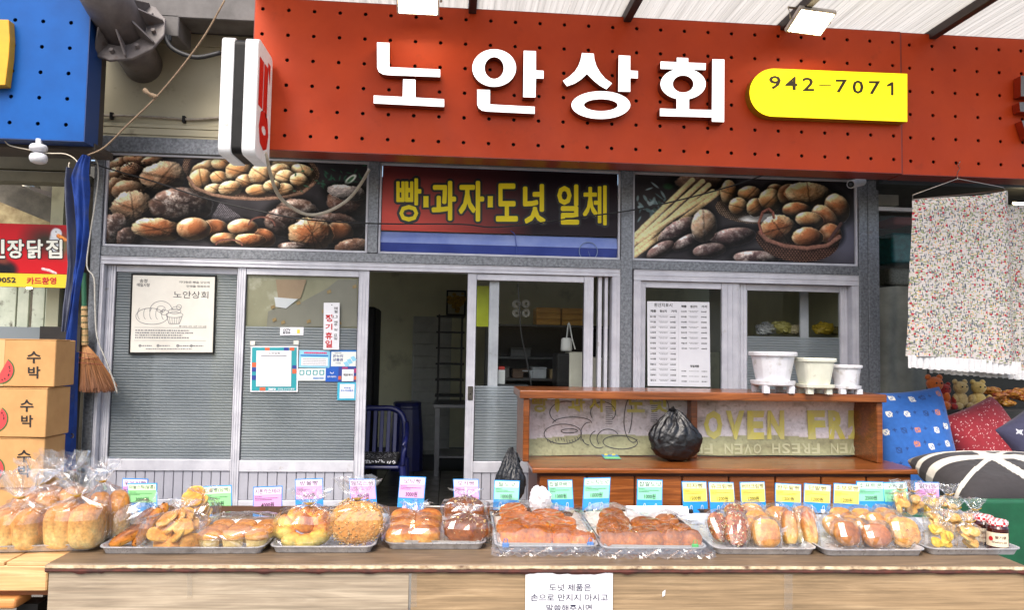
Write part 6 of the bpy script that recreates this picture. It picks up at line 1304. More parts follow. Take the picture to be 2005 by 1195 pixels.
for (x0, y0, x1, y1) in ((366,1116,377,1172),(541,1112,554,1124),(1150,1116,1200,1195),(1535,1118,1552,1195),(800,1118,816,1190)):
    m = MB(); m.add([TF(x0,y0,-.008), TF(x1,y0,-.008), TF(x1,y1,-.008), TF(x0,y1,-.008)], [(0,1,2,3)]); build('tape_strip', m, tapem, tbx)
m = MB(); m.add([TF(1297,1160,-.0075), TF(1303,1156,-.0075), TF(1302,1167,-.0075), TF(1297,1170,-.0075)], [(0,1,2,3)]); build('paper_scrap', m, paper_w, tbx)
# notice on the table front
fn = quadfn(TF(1029,1121,-.004), TF(1200,1121,-.004), TF(1028,1262,-.004), TF(1199,1262,-.004)); nt_ = thing('table_notice', 'white notice sheet with dark Korean lettering on the table front', 'notice', fn(.5, 1)); build('paper', MB().prism([fn(0,0), fn(1,0), fn(1,1), fn(0,1)], E2*.002), paper_w, nt_)
f = lambda u, v: fn(u, v)-E2*.0015
for s_, u0, u1, v0, v1 in (('도넛 제품은', .27, .75, .165, .265), ('손으로 만지지 마시고', .06, .945, .305, .405), ('말씀해주시면', .24, .76, .45, .55)):
    build('lettering_line', put(MB(), s_, f, u0, v1, u1, v0, .006), pm('navy_ink', S(44,42,70), rough=.6), nt_)
# left lumber crate and stand
pine = wood('pale_pine', S(196,150,98), S(228,190,140), S(212,170,118), scale=2.2, st=(.5, 3, 8), rough=.6, bump=.1, dist=3.0)
cr = thing('pine_crate', 'pale pine crate carrying the loaf tray beside the display table', 'crate', TP(-.3, .2, 0)); sC = tloc(TF(82, 1130))[0]
build('front_board', tbox(MB(), -.75, sC, .03, .055, zt-.098, zt-.014), pine, cr, bev=.004)
for a in range(5): build('top_plank', tbox(MB(), -.75+a*.152, -.75+a*.152+.145, .031, .62, zt-.0135, zt-.002), pine, cr, bev=.002)
build('back_board', tbox(MB(), -.75, sC, .60, .62, zt-.098, zt-.014), pine, cr); build('lower_board', tbox(MB(), -.75, -.10, .02, .12, zt-.155, zt-.12), pm('orange_pine', S(206,140,80), S(190,124,66), scale=8, rough=.55), cr, bev=.012, seg=3)
build('under_board', tbox(MB(), -.75, sC-.01, .06, .6, zt-.119, zt-.099), pm('brown_board', S(130,76,40), rough=.6), cr)
build('leg', tbox(MB(), -.13, -.06, .08, .15, 0, zt-.156), black_met, cr); build('leg', tbox(MB(), -.13, -.06, .5, .57, 0, zt-.12), black_met, cr); build('leg', tbox(MB(), -.72, -.66, .08, .15, 0, zt-.156), black_met, cr); build('leg', tbox(MB(), -.72, -.66, .5, .57, 0, zt-.12), black_met, cr)
m = MB(); tbox(m, -.12, .0, .2, .4, 0, .6); solo('stone_block', 'mottled grey stone block under the pine crate', 'stone', m, pm('mottled_stone', S(130,130,120), S(60,62,56), scale=14, rough=.9, bump=.5, bscale=30), bev=.02, seg=2)

# ------------------------------------------------------------------ steel trays
tray_m = pm('tray_aluminium', S(206,208,212), S(176,178,184), scale=30, rough=.34, metal=.45, rvar=.12, col3=S(110,106,100), s3=20, lo3=.6, hi3=.8)
liner_m = pm('tray_liner', S(224,218,210), S(206,198,188), scale=8, rough=.6)
TR = {}
def tray(key, label, xa, ya, xb, yb, dep, liner=False, z0=zt+.001):
    a, b = WZ(xa, ya, z0), WZ(xb, yb, z0); e1 = (b-a).normalized(); e2 = Vector((-e1.y, e1.x, 0)); w = (b-a).length
    t = thing('baking_tray', label, 'tray', (a+b)/2+e2*dep/2, 'aluminium baking trays on the display table'); n = 5
    def loop(inset, z):
        r = max(.004, .035-inset); L_ = []
        for cx_, cy_, a0 in ((w-inset-r, inset+r, -PI/2), (w-inset-r, dep-inset-r, 0), (inset+r, dep-inset-r, PI/2), (inset+r, inset+r, PI)):
            for k in range(n+1): q = a0+PI/2*k/n; L_.append(a+e1*(cx_+r*math.cos(q))+e2*(cy_+r*math.sin(q))+EZ*z)
        return L_
    m = MB(); rows = [loop(.014, 0), loop(.004, .02), loop(-.004, .023), loop(-.004, .026), loop(.004, .026), loop(.018, .004)]
    m.grid(np.array([[tuple(q) for q in r] for r in rows]), True); N_ = len(rows[0]); m.f.append(tuple(range(N_))[::-1]); m.f.append(tuple(5*N_+k for k in range(N_)))
    build('tray_pan', m, tray_m, t, smooth=False)
    if liner:
        m = MB(); L_ = loop(.02, .006); L2 = loop(.008, .03); m.grid(np.array([[tuple(q) for q in r] for r in (L_, [q+EZ*.004*math.sin(i*1.7) for i, q in enumerate(L2)])]), True); m.f.append(tuple(range(N_))); build('paper_liner', m, liner_m, t)
    TR[key] = (a, e1, e2, w, dep, z0); return t
tray('A', 'baking tray of bagged milk loaves beside the watermelon boxes', -75, 1087, 183, 1080, .42)
tray('B', 'wide baking tray holding garlic bread and muffin bags', 190, 1087, 514, 1087, .40)
tray('C', 'baking tray holding the braided bread and large round streusel bread', 527, 1085, 731, 1085, .52)
tray('D', 'paper lined baking tray holding morning rolls and mocha bread', 754, 1078, 950, 1078, .60, True)
tray('E', 'donut tray under clear film with blue clips', 971, 1083, 1172, 1083, .58, True)
tray('F', 'donut tray under clear film with green clips', 1181, 1087, 1386, 1087, .56, True)
tray('G', 'baking tray of bagged pizza bread and cream buns', 1400, 1088, 1602, 1089, .56)
tray('H', 'baking tray of bagged bean buns and streusel buns', 1615, 1091, 1816, 1091, .56)
tray('I', 'baking tray of small cookie bags and jam jars', 1822, 1089, 2004, 1089, .5)

# ------------------------------------------------------------------ bread
bread_m = attr_mat('bread_crust', rough=.5, spec=.35, nscale=90, namt=.28, bump=.6, bscale=140)
glaze_m = attr_mat('glazed_crust', rough=.55, spec=.35, nscale=70, namt=.3, bump=.5, bscale=120, coat=.04)
film = film_mat('clear_bag_film', tint=(.985,.985,.99), base=.10, rough=.04, bump=.30, bscale=16, haze=.012, fres=1.42, cap=.42)
film2 = film_mat('clear_cover_film', tint=(.98,.98,.985), base=.09, rough=.05, bump=.4, bscale=12, haze=.01, fres=1.42, cap=.42)
TOAST = (S(248,222,164), S(236,180,98), S(190,122,54)); GOLD = (S(250,214,132), S(236,172,78), S(160,84,34)); MILK = (S(246,224,172), S(232,184,112), S(190,126,58)); CHOC = (S(192,112,46), S(156,84,32), S(98,52,22)); DON = (S(240,166,66), S(214,124,34), S(150,78,18)); COOK = (S(246,220,160), S(238,200,130), S(214,164,96)); YEL = (S(250,224,110), S(244,208,90), S(226,176,70))
def eul(x=0, y=0, z=0): return np.array(Matrix.Rotation(z, 3, 'Z') @ Matrix.Rotation(x, 3, 'X') @ Matrix.Rotation(y, 3, 'Y'))
TRZ = math.atan2(E1.y, E1.x)
def bread(c, r, rot=None, p=2.3, seed=1, pal=TOAST, bias=0., amp=.05, n=18, flat=.75, ns=2.2, mb=None, csp=1.0, cut=None):
    th = np.linspace(0, 2*PI, n*2, endpoint=False); ph = np.linspace(.03, PI-.03, n); T_, Ph = np.meshgrid(th, ph)
    d = np.stack([np.sin(Ph)*np.cos(T_), np.sin(Ph)*np.sin(T_), np.cos(Ph)], -1); k = (abs(d)**p).sum(-1)**(-1/p)
    nz = fbm(d*ns+seed*5.1, seed, 4); q = d*k[..., None]*(1+amp*2*(nz-.5))[..., None]; q[..., 2] = np.maximum(q[..., 2], -flat)
    t_ = np.clip((q[..., 2]+.75)/1.7*csp+(fbm(d*3+seed, seed+4, 4)-.5)*.9+bias, 0, 1)[..., None]; a, b, e = (np.array(x) for x in pal)
    col = np.where(t_ < .5, a+(b-a)*t_*2, b+(e-b)*(t_*2-1))
    if cut:
        for (ang, off, w) in cut:
            dd = abs(q[..., 0]*math.sin(ang)-q[..., 1]*math.cos(ang)-off); kk = np.clip(1-dd/w, 0, 1)[..., None]; col = col*(1-kk)+kk*a
    col = np.clip(col*np.array([1.14, 1.10, .86]), 0, .93)
    P = q*np.array(r); P = P @ (rot if rot is not None else np.eye(3)).T+np.array(c)
    m = mb or MB(); m.grid(P, True); m.cols(col); N_ = 2*n; base = len(m.v)-N_*n; m.f.append(tuple(base+k for k in range(N_))[::-1]); m.f.append(tuple(base+N_*(n-1)+k for k in range(N_))); return m
def specks(c, r, rot, n, cols_, seed, size=.004, zmin=.1, mb=None):
    rr = random.Random(seed); m = mb or MB(); cl = []
    for i in range(n):
        a, z = rr.uniform(0, 2*PI), rr.uniform(zmin, 1); s_ = math.sqrt(1-z*z); d = np.array([s_*math.cos(a), s_*math.sin(a), z]); o = (d*1.02*np.array(r)) @ rot.T+np.array(c)
        for k in range(1):
            v = [o+np.array([rr.uniform(-1, 1), rr.uniform(-1, 1), rr.uniform(-1, 1)])*size for _ in range(4)]; m.add(v, [(0,1,2),(0,2,3),(0,3,1),(1,3,2)]); cl += [rr.choice(cols_)]*4
    m.cols(np.array(cl)); return m
def crumple(P, c, amt, seed, ns=9): 
    d = P-np.array(c); nz = fbm(P*ns+seed*7.3, seed, 2)-.5; return P+d*(nz*amt*2)[..., None]
def bagmesh(c, rx, ry, hb, neck, fan, rf, seed, p=3.0, rot=0, lean=(0, 0), n=30, fy=.45):
    """gathered clear bag: body, pleats drawn in to the tie, flared tuft"""
    rr = random.Random(seed); rows = []; prof = [(0.02, .96, 0), (.0+.08, 1.03, .02), (.35, 1.05, .05), (.7, 1.04, .06), (.92, .95, .08)]
    ph = [rr.uniform(0, 6.28) for _ in range(3)]; c = Vector(c); cr_, sr = math.cos(rot), math.sin(rot)
    def row(z, sx, sy, am, fq, lx, ly):
        L_ = []
        for k in range(n):
            a = 2*PI*k/n; cx_, sy_ = math.cos(a), math.sin(a); f_ = (abs(cx_)**p+abs(sy_)**p)**(-1/p); w = 1+am*(math.sin(fq*a+ph[0])+.6*math.sin((fq*1.7)//1*a+ph[1]))+am*rr.uniform(-.6, .6)
            x, y = sx*cx_*f_*w, sy*sy_*f_*w; L_.append((c.x+x*cr_-y*sr+lx, c.y+x*sr+y*cr_+ly, z+am*.006*rr.uniform(-1, 1)*3))
        return L_
    for tz, k, am in prof: rows.append(row(c.z+hb*tz, rx*k, ry*k, am, 5, lean[0]*tz*.3, lean[1]*tz*.3))
    for i in range(1, 5):
        t_ = i/4; z = c.z+hb*.92+(neck-hb*.92)*t_; k = (1-t_)**1.15; rows.append(row(z, .009+rx*.9*k, .008+ry*.9*k, .10+.16*t_, 9, lean[0]*(.3+.7*t_), lean[1]*(.3+.7*t_)))
    for i in range(1, 6):
        t_ = i/5; z = c.z+neck+fan*t_*(1-.12*math.sin(t_*9+seed)); rows.append(row(z, .009+rf*t_**.8, .008+rf*fy*t_**.8, .24, 9, lean[0]*(1+.4*t_), lean[1]))
    rows[-1] = [(x, y, z+rr.uniform(-.16, .10)*fan) for x, y, z in rows[-1]]
    return MB().grid(np.array(rows), True), Vector((c.x+lean[0], c.y+lean[1], c.z+neck))
tie_m = pm('gold_twist_tie', S(190,150,60), rough=.35, metal=.6)
def tie(par, q, r=.012): build('twist_tie', MB().tube([q+Vector((0,0,-.003)), q+Vector((0,0,.003))], r, 10).tube([q+Vector((-.02,-.012,.006)), q+Vector((0,-.013,0)), q+Vector((.022,-.012,.008))], .0018, 5), tie_m, par)
def hull(c, r, rot, seed, p=3.2, amt=.06, n=11, fins=True):
    th = np.linspace(0, 2*PI, n*2, endpoint=False); ph = np.linspace(.02, PI-.02, n); T_, Ph = np.meshgrid(th, ph); d = np.stack([np.sin(Ph)*np.cos(T_), np.cos(Ph), np.sin(Ph)*np.sin(T_)], -1)
    k = (abs(d)**p).sum(-1)**(-1/p); q = d*k[..., None]; nz = fbm(q*2.3+seed*3.3, seed, 2)-.5; q = q*(1+amt*3*nz)[..., None]; rs_ = np.random.RandomState(seed); q += rs_.uniform(-1, 1, q.shape)*amt*.35
    P = (q*np.array(r)) @ rot.T+np.array(c); m = MB().grid(P, True)
    if fins:
        for s_ in (-1, 1):
            A_ = []; B2 = []
            for i in range(9):
                u = -1+2*i/8; A_.append(np.array([s_*.93, u*.25, u*.55])*np.array(r)); B2.append(np.array([s_*1.22+.05*rs_.uniform(-1, 1), u*.35, u*.95+.06*(i % 2)])*np.array(r))
            m.grid(np.array([A_, B2]) @ rot.T+np.array(c))
    return m
# --- milk loaves
def loaf(label, px, py, w, d, h, neck, fan, rf, seed, rz=0, lean=(0, 0), fy=.45):
    b = TZ(px, py, .009); b = Vector((b.x, b.y, zt+.009)); t = thing('bagged_milk_loaf', label, 'bread', b, 'bagged milk loaves'); R_ = eul(z=TRZ+rz); m = MB()
    for k in (-1, 1): bread(b+Vector((k*w*.235*math.cos(TRZ+rz), k*w*.235*math.sin(TRZ+rz), h*.47)), (w*.29, d*.5, h*.53), R_, 3.2, seed+k+3, MILK, .16, .06, 20, .88, mb=m, csp=1.05)
    build('loaf', m, bread_m, t, smooth=True)
    bm, q = bagmesh(b, w*.56, d*.58, h, neck, fan, rf, seed, 3.6, TRZ+rz, lean, fy=fy); build('clear_bag', bm, film, t); tie(t, q)
loaf('bagged milk loaf partly behind another, furthest along beside the boxes', 74, 1046, .17, .13, .15, .185, .09, .07, 15)
loaf('bagged milk loaf at the back of its tray with a tall bag tuft', 118, 1040, .17, .13, .165, .195, .10, .075, 14)
loaf('bagged milk loaf turned end on against the garlic bread', 212, 1052, .13, .16, .165, .205, .085, .055, 13, .5, (-.03, 0))
loaf('bagged milk loaf with golden top standing at the tray end by the boxes', 36, 1072, .165, .12, .135, .172, .105, .085, 11)
loaf('bagged milk loaf with pale cream face next to the garlic sticks', 147, 1070, .185, .13, .15, .178, .105, .085, 12)
# --- garlic sticks
b = TZ(250, 1070, .009); gs = thing('garlic_stick_bag', 'clear bag of long browned garlic sticks', 'bread', b); rr = random.Random(3)
for i, (px, py, L_, ax_, az_, tilt) in enumerate(((225,1072,.13,.02,.019,.45),(268,1068,.13,.021,.02,1.0),(292,1060,.13,.022,.02,1.15),(250,1050,.12,.02,.02,.7))):
    q = TZ(px, py, .009)+EZ*.015; R_ = eul(z=.5) @ eul(y=-tilt); c = q+Vector((math.cos(.5)*math.cos(tilt), math.sin(.5)*math.cos(tilt), math.sin(tilt)))*L_*.42
    m = bread(c, (L_*.58, ax_*1.25, az_*1.2), R_, 2.2, 40+i, (S(226,170,80), S(190,120,50), S(110,58,26)), .08, .12, 16, .9, 3); specks(c, (L_*.58, ax_*1.25, az_*1.2), R_, 90, [S(70,80,30), S(90,50,20), S(230,190,100)], i, .0035, -.5, m); build('garlic_stick', m, glaze_m, gs, smooth=True)
m = hull(TZ(252,1062,.009)+EZ*.068, (.105, .06, .066), eul(0, -.5, TRZ), 41, 2.6, .07, 12); build('clear_bag', m, film, gs)
# --- garlic toast slices
def slices(label, px, py, n_, seed, spread):
    b = TZ(px, py, .009); t = thing('garlic_toast_bag', label, 'bread', b, 'bags of garlic toast'); rr = random.Random(seed)
    for i in range(n_):
        lv = i//4; c = Vector((b.x, b.y, zt+.035+lv*.026))+E1*rr.uniform(-spread, spread)*(1-.2*lv)+E2*rr.uniform(-.05, .04); R_ = eul(rr.uniform(.5, 1.3), rr.uniform(-.5, .5), rr.uniform(-.8, .8)); r = (rr.uniform(.034, .043), rr.uniform(.03, .036), .0105)
        m = bread(c, r, R_, 2.6, seed+i, (S(244,212,136), S(232,184,98), S(194,132,62)), .05, .06, 12, .95, 4); specks(c, r, R_, 40, [S(80,90,40), S(150,96,40)], seed+i, .0022, .2, m); build('toast_slice', m, bread_m, t, smooth=True)
    bm, q = bagmesh(b, spread*1.45, .075, .115, .135, .035, .05, seed, 2.6, TRZ, (.02, .02)); build('clear_bag', bm, film, t)
slices('clear bag of round garlic toast slices beside the muffins', 338, 1074, 15, 61, .075)
slices('second bag of garlic toast stacked behind the first', 378, 1040, 18, 81, .06)
# --- muffins
b = TZ(455, 1074, .009); mf = thing('muffin_bag', 'clear bag of nine chiffon muffins in cream paper cups', 'bread', b); cupm = pm('paper_cup', S(244,218,150), S(226,196,124), scale=10, rough=.6)
for j in range(3):
    for i in range(3):
        q = b+E1*(-.083+.083*i)+E2*(.005+.075*j); m = MB(); N_ = 28; m.grid(np.array([[(q.x+rd*(1+.035*(k % 2))*math.cos(2*PI*k/N_), q.y+rd*(1+.035*(k % 2))*math.sin(2*PI*k/N_), zt+.009+z) for k in range(N_)] for z, rd in ((0, .031), (.042, .039))]), True); cup = build('muffin_cup', m, cupm, mf)
        m = bread((q.x, q.y, zt+.052), (.0415, .0415, .022), None, 2.2, 90+i+j*3, (S(236,184,116), S(220,160,92), S(184,120,64)), .1, .05, 14, .5, 3); build('muffin', m, bread_m, mf, smooth=True)
m = hull(b+E2*.075+EZ*.045, (.145, .135, .05), eul(z=TRZ), 95, 4, .05, 12); build('clear_bag', m, film, mf)
# --- braided bread, streusel round
def setup(name, label, px, py, grp=None): b = TZ(px, py, .009); b = Vector((b.x, b.y, zt+.009)); return b, thing(name, label, 'bread', b, grp)
b, t = setup('braided_bread', 'bagged golden braided bread ring with browned edges', 590, 1072); m = MB(); rr = random.Random(2)
for i in range(9):
    a = i*.7; c = b+E1*(.072*math.cos(a))+E2*(.05+.035*math.sin(a))+EZ*(.055+.042*math.sin(a)); bread(c, (.042, .036, .029), eul(.6, 0, a*.7), 2.2, 100+i, GOLD, -.05, .1, 14, .9, 2.5, m)
bread(b+E2*.06+EZ*.075, (.05,.04,.035), eul(.7, .4, .3), 2.2, 120, GOLD, .05, .12, 14, .9, 2.5, m); build('braid', m, glaze_m, t, smooth=True)
bm, q = bagmesh(b+E2*.05, .105, .085, .125, .14, .05, .06, 21, 2.6, TRZ, (.01, .02)); build('clear_bag', bm, film, t); tie(t, q)
STR = (S(242,198,116), S(232,178,92), S(196,132,60))
b, t = setup('round_streusel_bread', 'large round pale streusel bread leaning in a bag with a fan tuft', 692, 1072); R_ = eul(1.15, 0, TRZ); c = b+E2*.05+EZ*.078; m = bread(c, (.098, .078, .036), R_, 2.2, 131, STR, .1, .05, 60, .95, 15); specks(c, (.102, .088, .036), R_, 420, [S(240,200,120), S(216,160,84), S(246,210,140)], 5, .0055, .0, m); build('bread', m, bread_m, t, smooth=True)
bm, q = bagmesh(b+E2*.05, .115, .07, .14, .158, .075, .07, 22, 2.5, TRZ, (.0, .02)); build('clear_bag', bm, film, t); tie(t, q)
# --- morning rolls and mocha bread
b, t = setup('morning_rolls', 'bagged sheet of shiny brown morning rolls', 808, 1066)
for j in range(3):
    for i in range(2 if j else 2):
        q = b+E1*(-.048+.096*i)+E2*(.0+.082*j)+EZ*(.03+.012*j); m = bread(q, (.053, .046, .038), eul(z=TRZ), 2.5, 140+i+3*j, (S(246,206,134), S(218,150,78), S(156,88,42)), .02, .04, 18, .8, 1.6); build('roll', m, glaze_m, t, smooth=True)
bm, q = bagmesh(b+E2*.08, .118, .135, .075, .105, .04, .045, 23, 3, TRZ, (.0, -.02)); build('clear_bag', bm, film, t)
for i, (px, py, lb) in enumerate(((912,1064,'bagged dark mocha bread with almond flakes on top'),(908,1026,'second mocha bread bag behind the first'))):
    b, t = setup('mocha_bread', lb, px, py, 'mocha breads'); c = b+E2*.02+EZ*.05; R_ = eul(.35, 0, TRZ); r = (.083, .058, .05); m = bread(c, r, R_, 2.4, 150+i, CHOC, .0, .07, 24, .85, 4); specks(c, r, R_, 60, [S(240,210,150), S(226,186,120)], 7+i, .0085, .25, m); build('bread', m, glaze_m, t, smooth=True)
    bm, q = bagmesh(b+E2*.02, .095, .075, .09, .11, .03, .05, 30+i, 2.5, TRZ, (.005, .0)); build('clear_bag', bm, film, t)
# --- donuts under film
def donut_tray(key, lst, clipc, flabel, sd):
    a, e1, e2, w, dep, z0 = TR[key]; hs = []
    for i, (u, v, rx, ry, rz_, ang, pal, lb, nm, lift) in enumerate(lst):
        c = a+e1*(u*w)+e2*(v*dep)+EZ*(.012+rz_*.8+lift); R_ = eul(.2, 0, ang); t = thing(nm, lb, 'donut', (c.x, c.y, z0+.006), 'donuts on the film covered trays'); m = bread(c, (rx, ry, rz_), R_, 2.3, sd+i, pal, .08, .10, 18, .85, 3.5); specks(c, (rx, ry, rz_), R_, 40, [S(236,180,120), S(206,140,84)], sd+i, .002, .1, m); build('donut', m, glaze_m, t, smooth=True); hs.append((u, v, rx/w, ry/dep, rz_*1.7+.008+lift))
    def H(u, v):
        h = .028
        for (x, y, p_, q_, hh) in hs: h = max(h, .028+(hh-.02)*max(0, 1-((u-x)/(p_*2.3))**2-((v-y)/(q_*2.6))**2)**.6)
        return h
    nu, nv = 34, 40; P = []
    for j in range(nv+1):
        v = -.05+1.08*j/nv; row = []
        for i in range(nu+1):
            u = -.04+1.08*i/nu; h = H(min(max(u, 0), 1), min(max(v, 0), 1))+.022*(fbm(np.array([u*6+sd, v*7, .5]), sd, 3)-.35)+.008*abs(math.sin(u*7+v*5+sd))+.006*abs(math.sin(u*11-v*9+sd*2)); 
            if v < 0: h = .03+v*.5
            row.append(tuple(a+e1*(u*w)+e2*(v*dep)+EZ*(h+.004)))
        P.append(row)
    t = thing('cover_film', flabel, 'film', a+e1*w/2, 'clear films clipped over the donut trays'); build('film_sheet', MB().grid(np.array(P)), film2, t)
    P = []
    for j in range(5):
        row = []
        for i in range(31): u = -.05+1.1*i/30; row.append(tuple(a+e1*(u*w)+e2*(-.012-.010*j-.006*math.sin(i*1.3+j))+EZ*(.022-.005*j+.004*math.sin(i*2.1+j*2))))
        P.append(row)
    build('film_skirt', MB().grid(np.array(P)), film2, t)
    return t
cm_b = pm('blue_clip', S(20,110,190), rough=.35); cm_g = pm('green_clip', S(60,180,70), rough=.35)
def binder(label, px, py, mat, grp):
    q = TZ(px, py, .02); t = thing('binder_clip', label, 'clip', q, grp); c = q+EZ*.008; m = MB().obox(c, E1*.0125, E2*.006, EZ*.0085); build('clip_body', m, mat, t, bev=.003); m = MB()
    for s_ in (-1, 1): m.tube([c+E1*(.008*s_)+EZ*.008, c+E1*(.006*s_)+EZ*.022-E2*.004, c+E1*(.002*s_)+EZ*.024-E2*.004], .0014, 5)
    build('clip_wire', m, mat, t)
d1 = 'sugary brown twisted donut in the tray with blue clips'; dd = []
rr = random.Random(10)
for (u, v, rx, ry, rz_, ang) in ((.2,.14,.056,.048,.036,.3),(.43,.13,.056,.046,.034,-.2),(.66,.13,.04,.034,.03,.2),(.83,.12,.042,.03,.028,-.4),(.95,.16,.024,.022,.022,0),(.16,.36,.05,.045,.034,.5),(.72,.3,.055,.026,.026,-.3),(.4,.42,.075,.03,.03,-.12),(.7,.50,.075,.03,.03,-.1),(.3,.62,.075,.032,.032,-.15),(.62,.72,.07,.032,.03,-.2),(.25,.84,.06,.04,.034,.2)): dd.append((u, v, rx, ry, rz_, ang+TRZ, DON, d1, 'twisted_donut', 0))
donut_tray('E', dd, cm_b, 'crinkled clear film over the donut tray with blue clips', 200)
d2 = 'round brown donut in the tray with green clips'; dd = []
for (u, v, rx, ry, rz_, ang) in ((.13,.12,.05,.045,.034,0),(.3,.12,.05,.042,.03,.2),(.5,.10,.045,.04,.034,0),(.69,.10,.043,.038,.035,0),(.88,.11,.043,.038,.035,0),(.5,.30,.06,.03,.028,.2),(.70,.33,.05,.034,.03,.1),(.88,.33,.045,.034,.03,0),(.25,.5,.07,.05,.04,.6),(.15,.34,.045,.05,.04,.3),(.6,.56,.06,.035,.028,-.3),(.85,.62,.05,.04,.03,.1),(.3,.75,.055,.045,.035,.2)): dd.append((u, v, rx, ry, rz_, ang+TRZ, (S(226,152,58), S(192,112,34), S(130,70,18)), d2, 'round_donut', 0))
donut_tray('F', dd, cm_g, 'crinkled clear film over the donut tray with green clips', 260)
binder('blue binder clip on the film corner beside the mocha bread tray', 990, 1073, cm_b, 'blue binder clips'); binder('blue binder clip on the film corner beside the green clipped tray', 1156, 1071, cm_b, 'blue binder clips'); binder('green binder clip on the film corner beside the blue clipped tray', 1202, 1071, cm_g, 'green binder clips'); binder('green binder clip on the film corner beside the pizza bread tray', 1361, 1075, cm_g, 'green binder clips')
# --- flow-packed buns
def packed(name, label, px, py, r, rot, pal, seed, top=None, bias=0., lift=0., amp=.05, p=2.4, hs=1.15, flat=.9, cut=None, grp=None):
    b, t = setup(name, label, px, py, grp); r = tuple(q*.9 for q in r); lift *= .86; c = b+EZ*(lift); m = bread(c, r, rot, p, seed, pal, bias, amp, 22, flat, 3, cut=cut)
    if top: specks(c, r, rot, top[0], top[1], seed, top[2], top[3], m)
    build('bun', m, bread_m if not top else glaze_m, t, smooth=True); build('clear_wrapper', hull(c, (r[0]*hs, r[1]*1.12+.006, r[2]*1.12+.008), rot, seed+3, 3.2, .07, 9), film, t)
PZ = [S(190,60,40), S(240,214,150), S(110,120,50), S(226,150,70), S(250,236,200)]
lean_ = eul(.95, 0, TRZ); up_ = eul(1.15, 0, TRZ)
packed('pizza_bread', 'wrapped pizza bread with red and cream topping leaning at the tray end', 1408, 1060, (.045,.065,.028), lean_ @ eul(0,.15,.2), (S(226,160,80), S(196,116,56), S(140,76,40)), 301, (240, PZ, .007, .1), 0, .06)
packed('pizza_bread', 'wrapped pizza bread with chunky topping beside the cream buns', 1440, 1066, (.048,.07,.03), lean_ @ eul(0,.1,-.1), (S(226,160,80), S(196,116,56), S(140,76,40)), 304, (260, PZ, .007, .1), 0, .062)
packed('pizza_bread', 'wrapped pizza bread at the back of its tray', 1440, 1034, (.05,.05,.028), eul(.5, 0, TRZ), (S(226,160,80), S(196,116,56), S(140,76,40)), 307, (200, PZ, .007, .1), 0, .07)
packed('cream_bun', 'wrapped split cream bun with a pale cut face', 1500, 1070, (.058,.058,.034), eul(1.2, .0, TRZ), (S(246,210,140), S(230,170,92), S(186,116,52)), 310, None, -.1, .055, .03, 2.8)
packed('cream_bun', 'wrapped cream bun lying behind the split cream bun', 1484, 1044, (.055,.055,.03), eul(.6, 0, TRZ), TOAST, 312, None, 0, .055)
packed('cream_bun', 'wrapped cream bun at the back of the pizza bread tray', 1525, 1030, (.06,.05,.032), eul(.4, 0, TRZ), TOAST, 314, None, .1, .05)
packed('long_bun', 'wrapped long brown bun standing beside the split cream bun', 1545, 1066, (.034,.034,.072), eul(-.25, .05, TRZ), (S(242,196,120), S(216,150,76), S(168,100,46)), 316, None, .1, .07, .03, 2.6)
packed('long_bun', 'wrapped long golden bun at the tray end next to the bean buns', 1583, 1068, (.032,.034,.072), eul(-.25, -.12, TRZ), (S(240,196,124), S(212,140,70), S(160,86,38)), 318, None, .0, .07, .03, 2.6)
packed('long_bun', 'wrapped pale long bun between two brown long buns', 1563, 1064, (.026,.034,.068), eul(-.25, .0, TRZ), MILK, 320, None, -.1, .066, .03, 2.6)
packed('bean_bun', 'wrapped folded bean bun with browned creases', 1658, 1070, (.058,.052,.034), eul(1.0, .2, TRZ), (S(240,190,108), S(214,146,70), S(156,92,40)), 330, None, .08, .055, .14, 2.2)
packed('bean_bun', 'wrapped round bean bun with a dark dot in its centre', 1716, 1072, (.06,.05,.036), eul(.95, 0, TRZ), (S(242,190,108), S(212,140,66), S(160,92,40)), 333, None, .12, .05, .04, 2.3)
packed('streusel_bun', 'wrapped pale streusel bun next to the cookie bags', 1771, 1070, (.064,.062,.032), eul(1.1, 0, TRZ), STR, 336, (260, [S(240,200,120), S(216,160,84)], .005, 0), -.05, .06, .1)
for i, (px, py, k) in enumerate(((1648,1030,0),(1690,1032,1),(1735,1030,0),(1672,1048,1),(1752,1044,1))): packed(('bean_bun','streusel_bun')[k], ('wrapped brown bean bun lying behind the folded one','wrapped streusel bun in the second row behind the bean buns','wrapped bean bun at the back beside the streusel buns','wrapped streusel bun wedged between two bean buns','wrapped streusel bun close behind the pale streusel bun')[i], px, py, (.055,.05,.03), eul(.5, 0, TRZ+.2*i), (TOAST, STR)[k], 340+i*3, None, .0, .045, .08)
for i, (nm_, lb, px, py, r_, pal_) in enumerate((('cream_bun','wrapped cream bun squeezed between pizza bread and split bun',1470,1060,(.042,.05,.026),TOAST),('cream_bun','wrapped flat cream bun under the butter cream card',1470,1024,(.055,.045,.028),STR),('cream_bun','wrapped browned cream bun behind the long buns',1575,1030,(.055,.045,.028),TOAST),('bean_bun','wrapped bean bun at the tray corner beside the long buns',1632,1052,(.045,.05,.026),TOAST),('bean_bun','wrapped pale bean bun between the dotted and folded bun',1688,1062,(.04,.045,.026),STR),('streusel_bun','wrapped small streusel bun behind the dotted bean bun',1716,1044,(.05,.045,.026),STR))):
    packed(nm_, lb, px, py, r_, eul(.8, .1*(-1)**i, TRZ+.15*(i-2)), pal_, 370+i*4, None, .05, .05, .08)
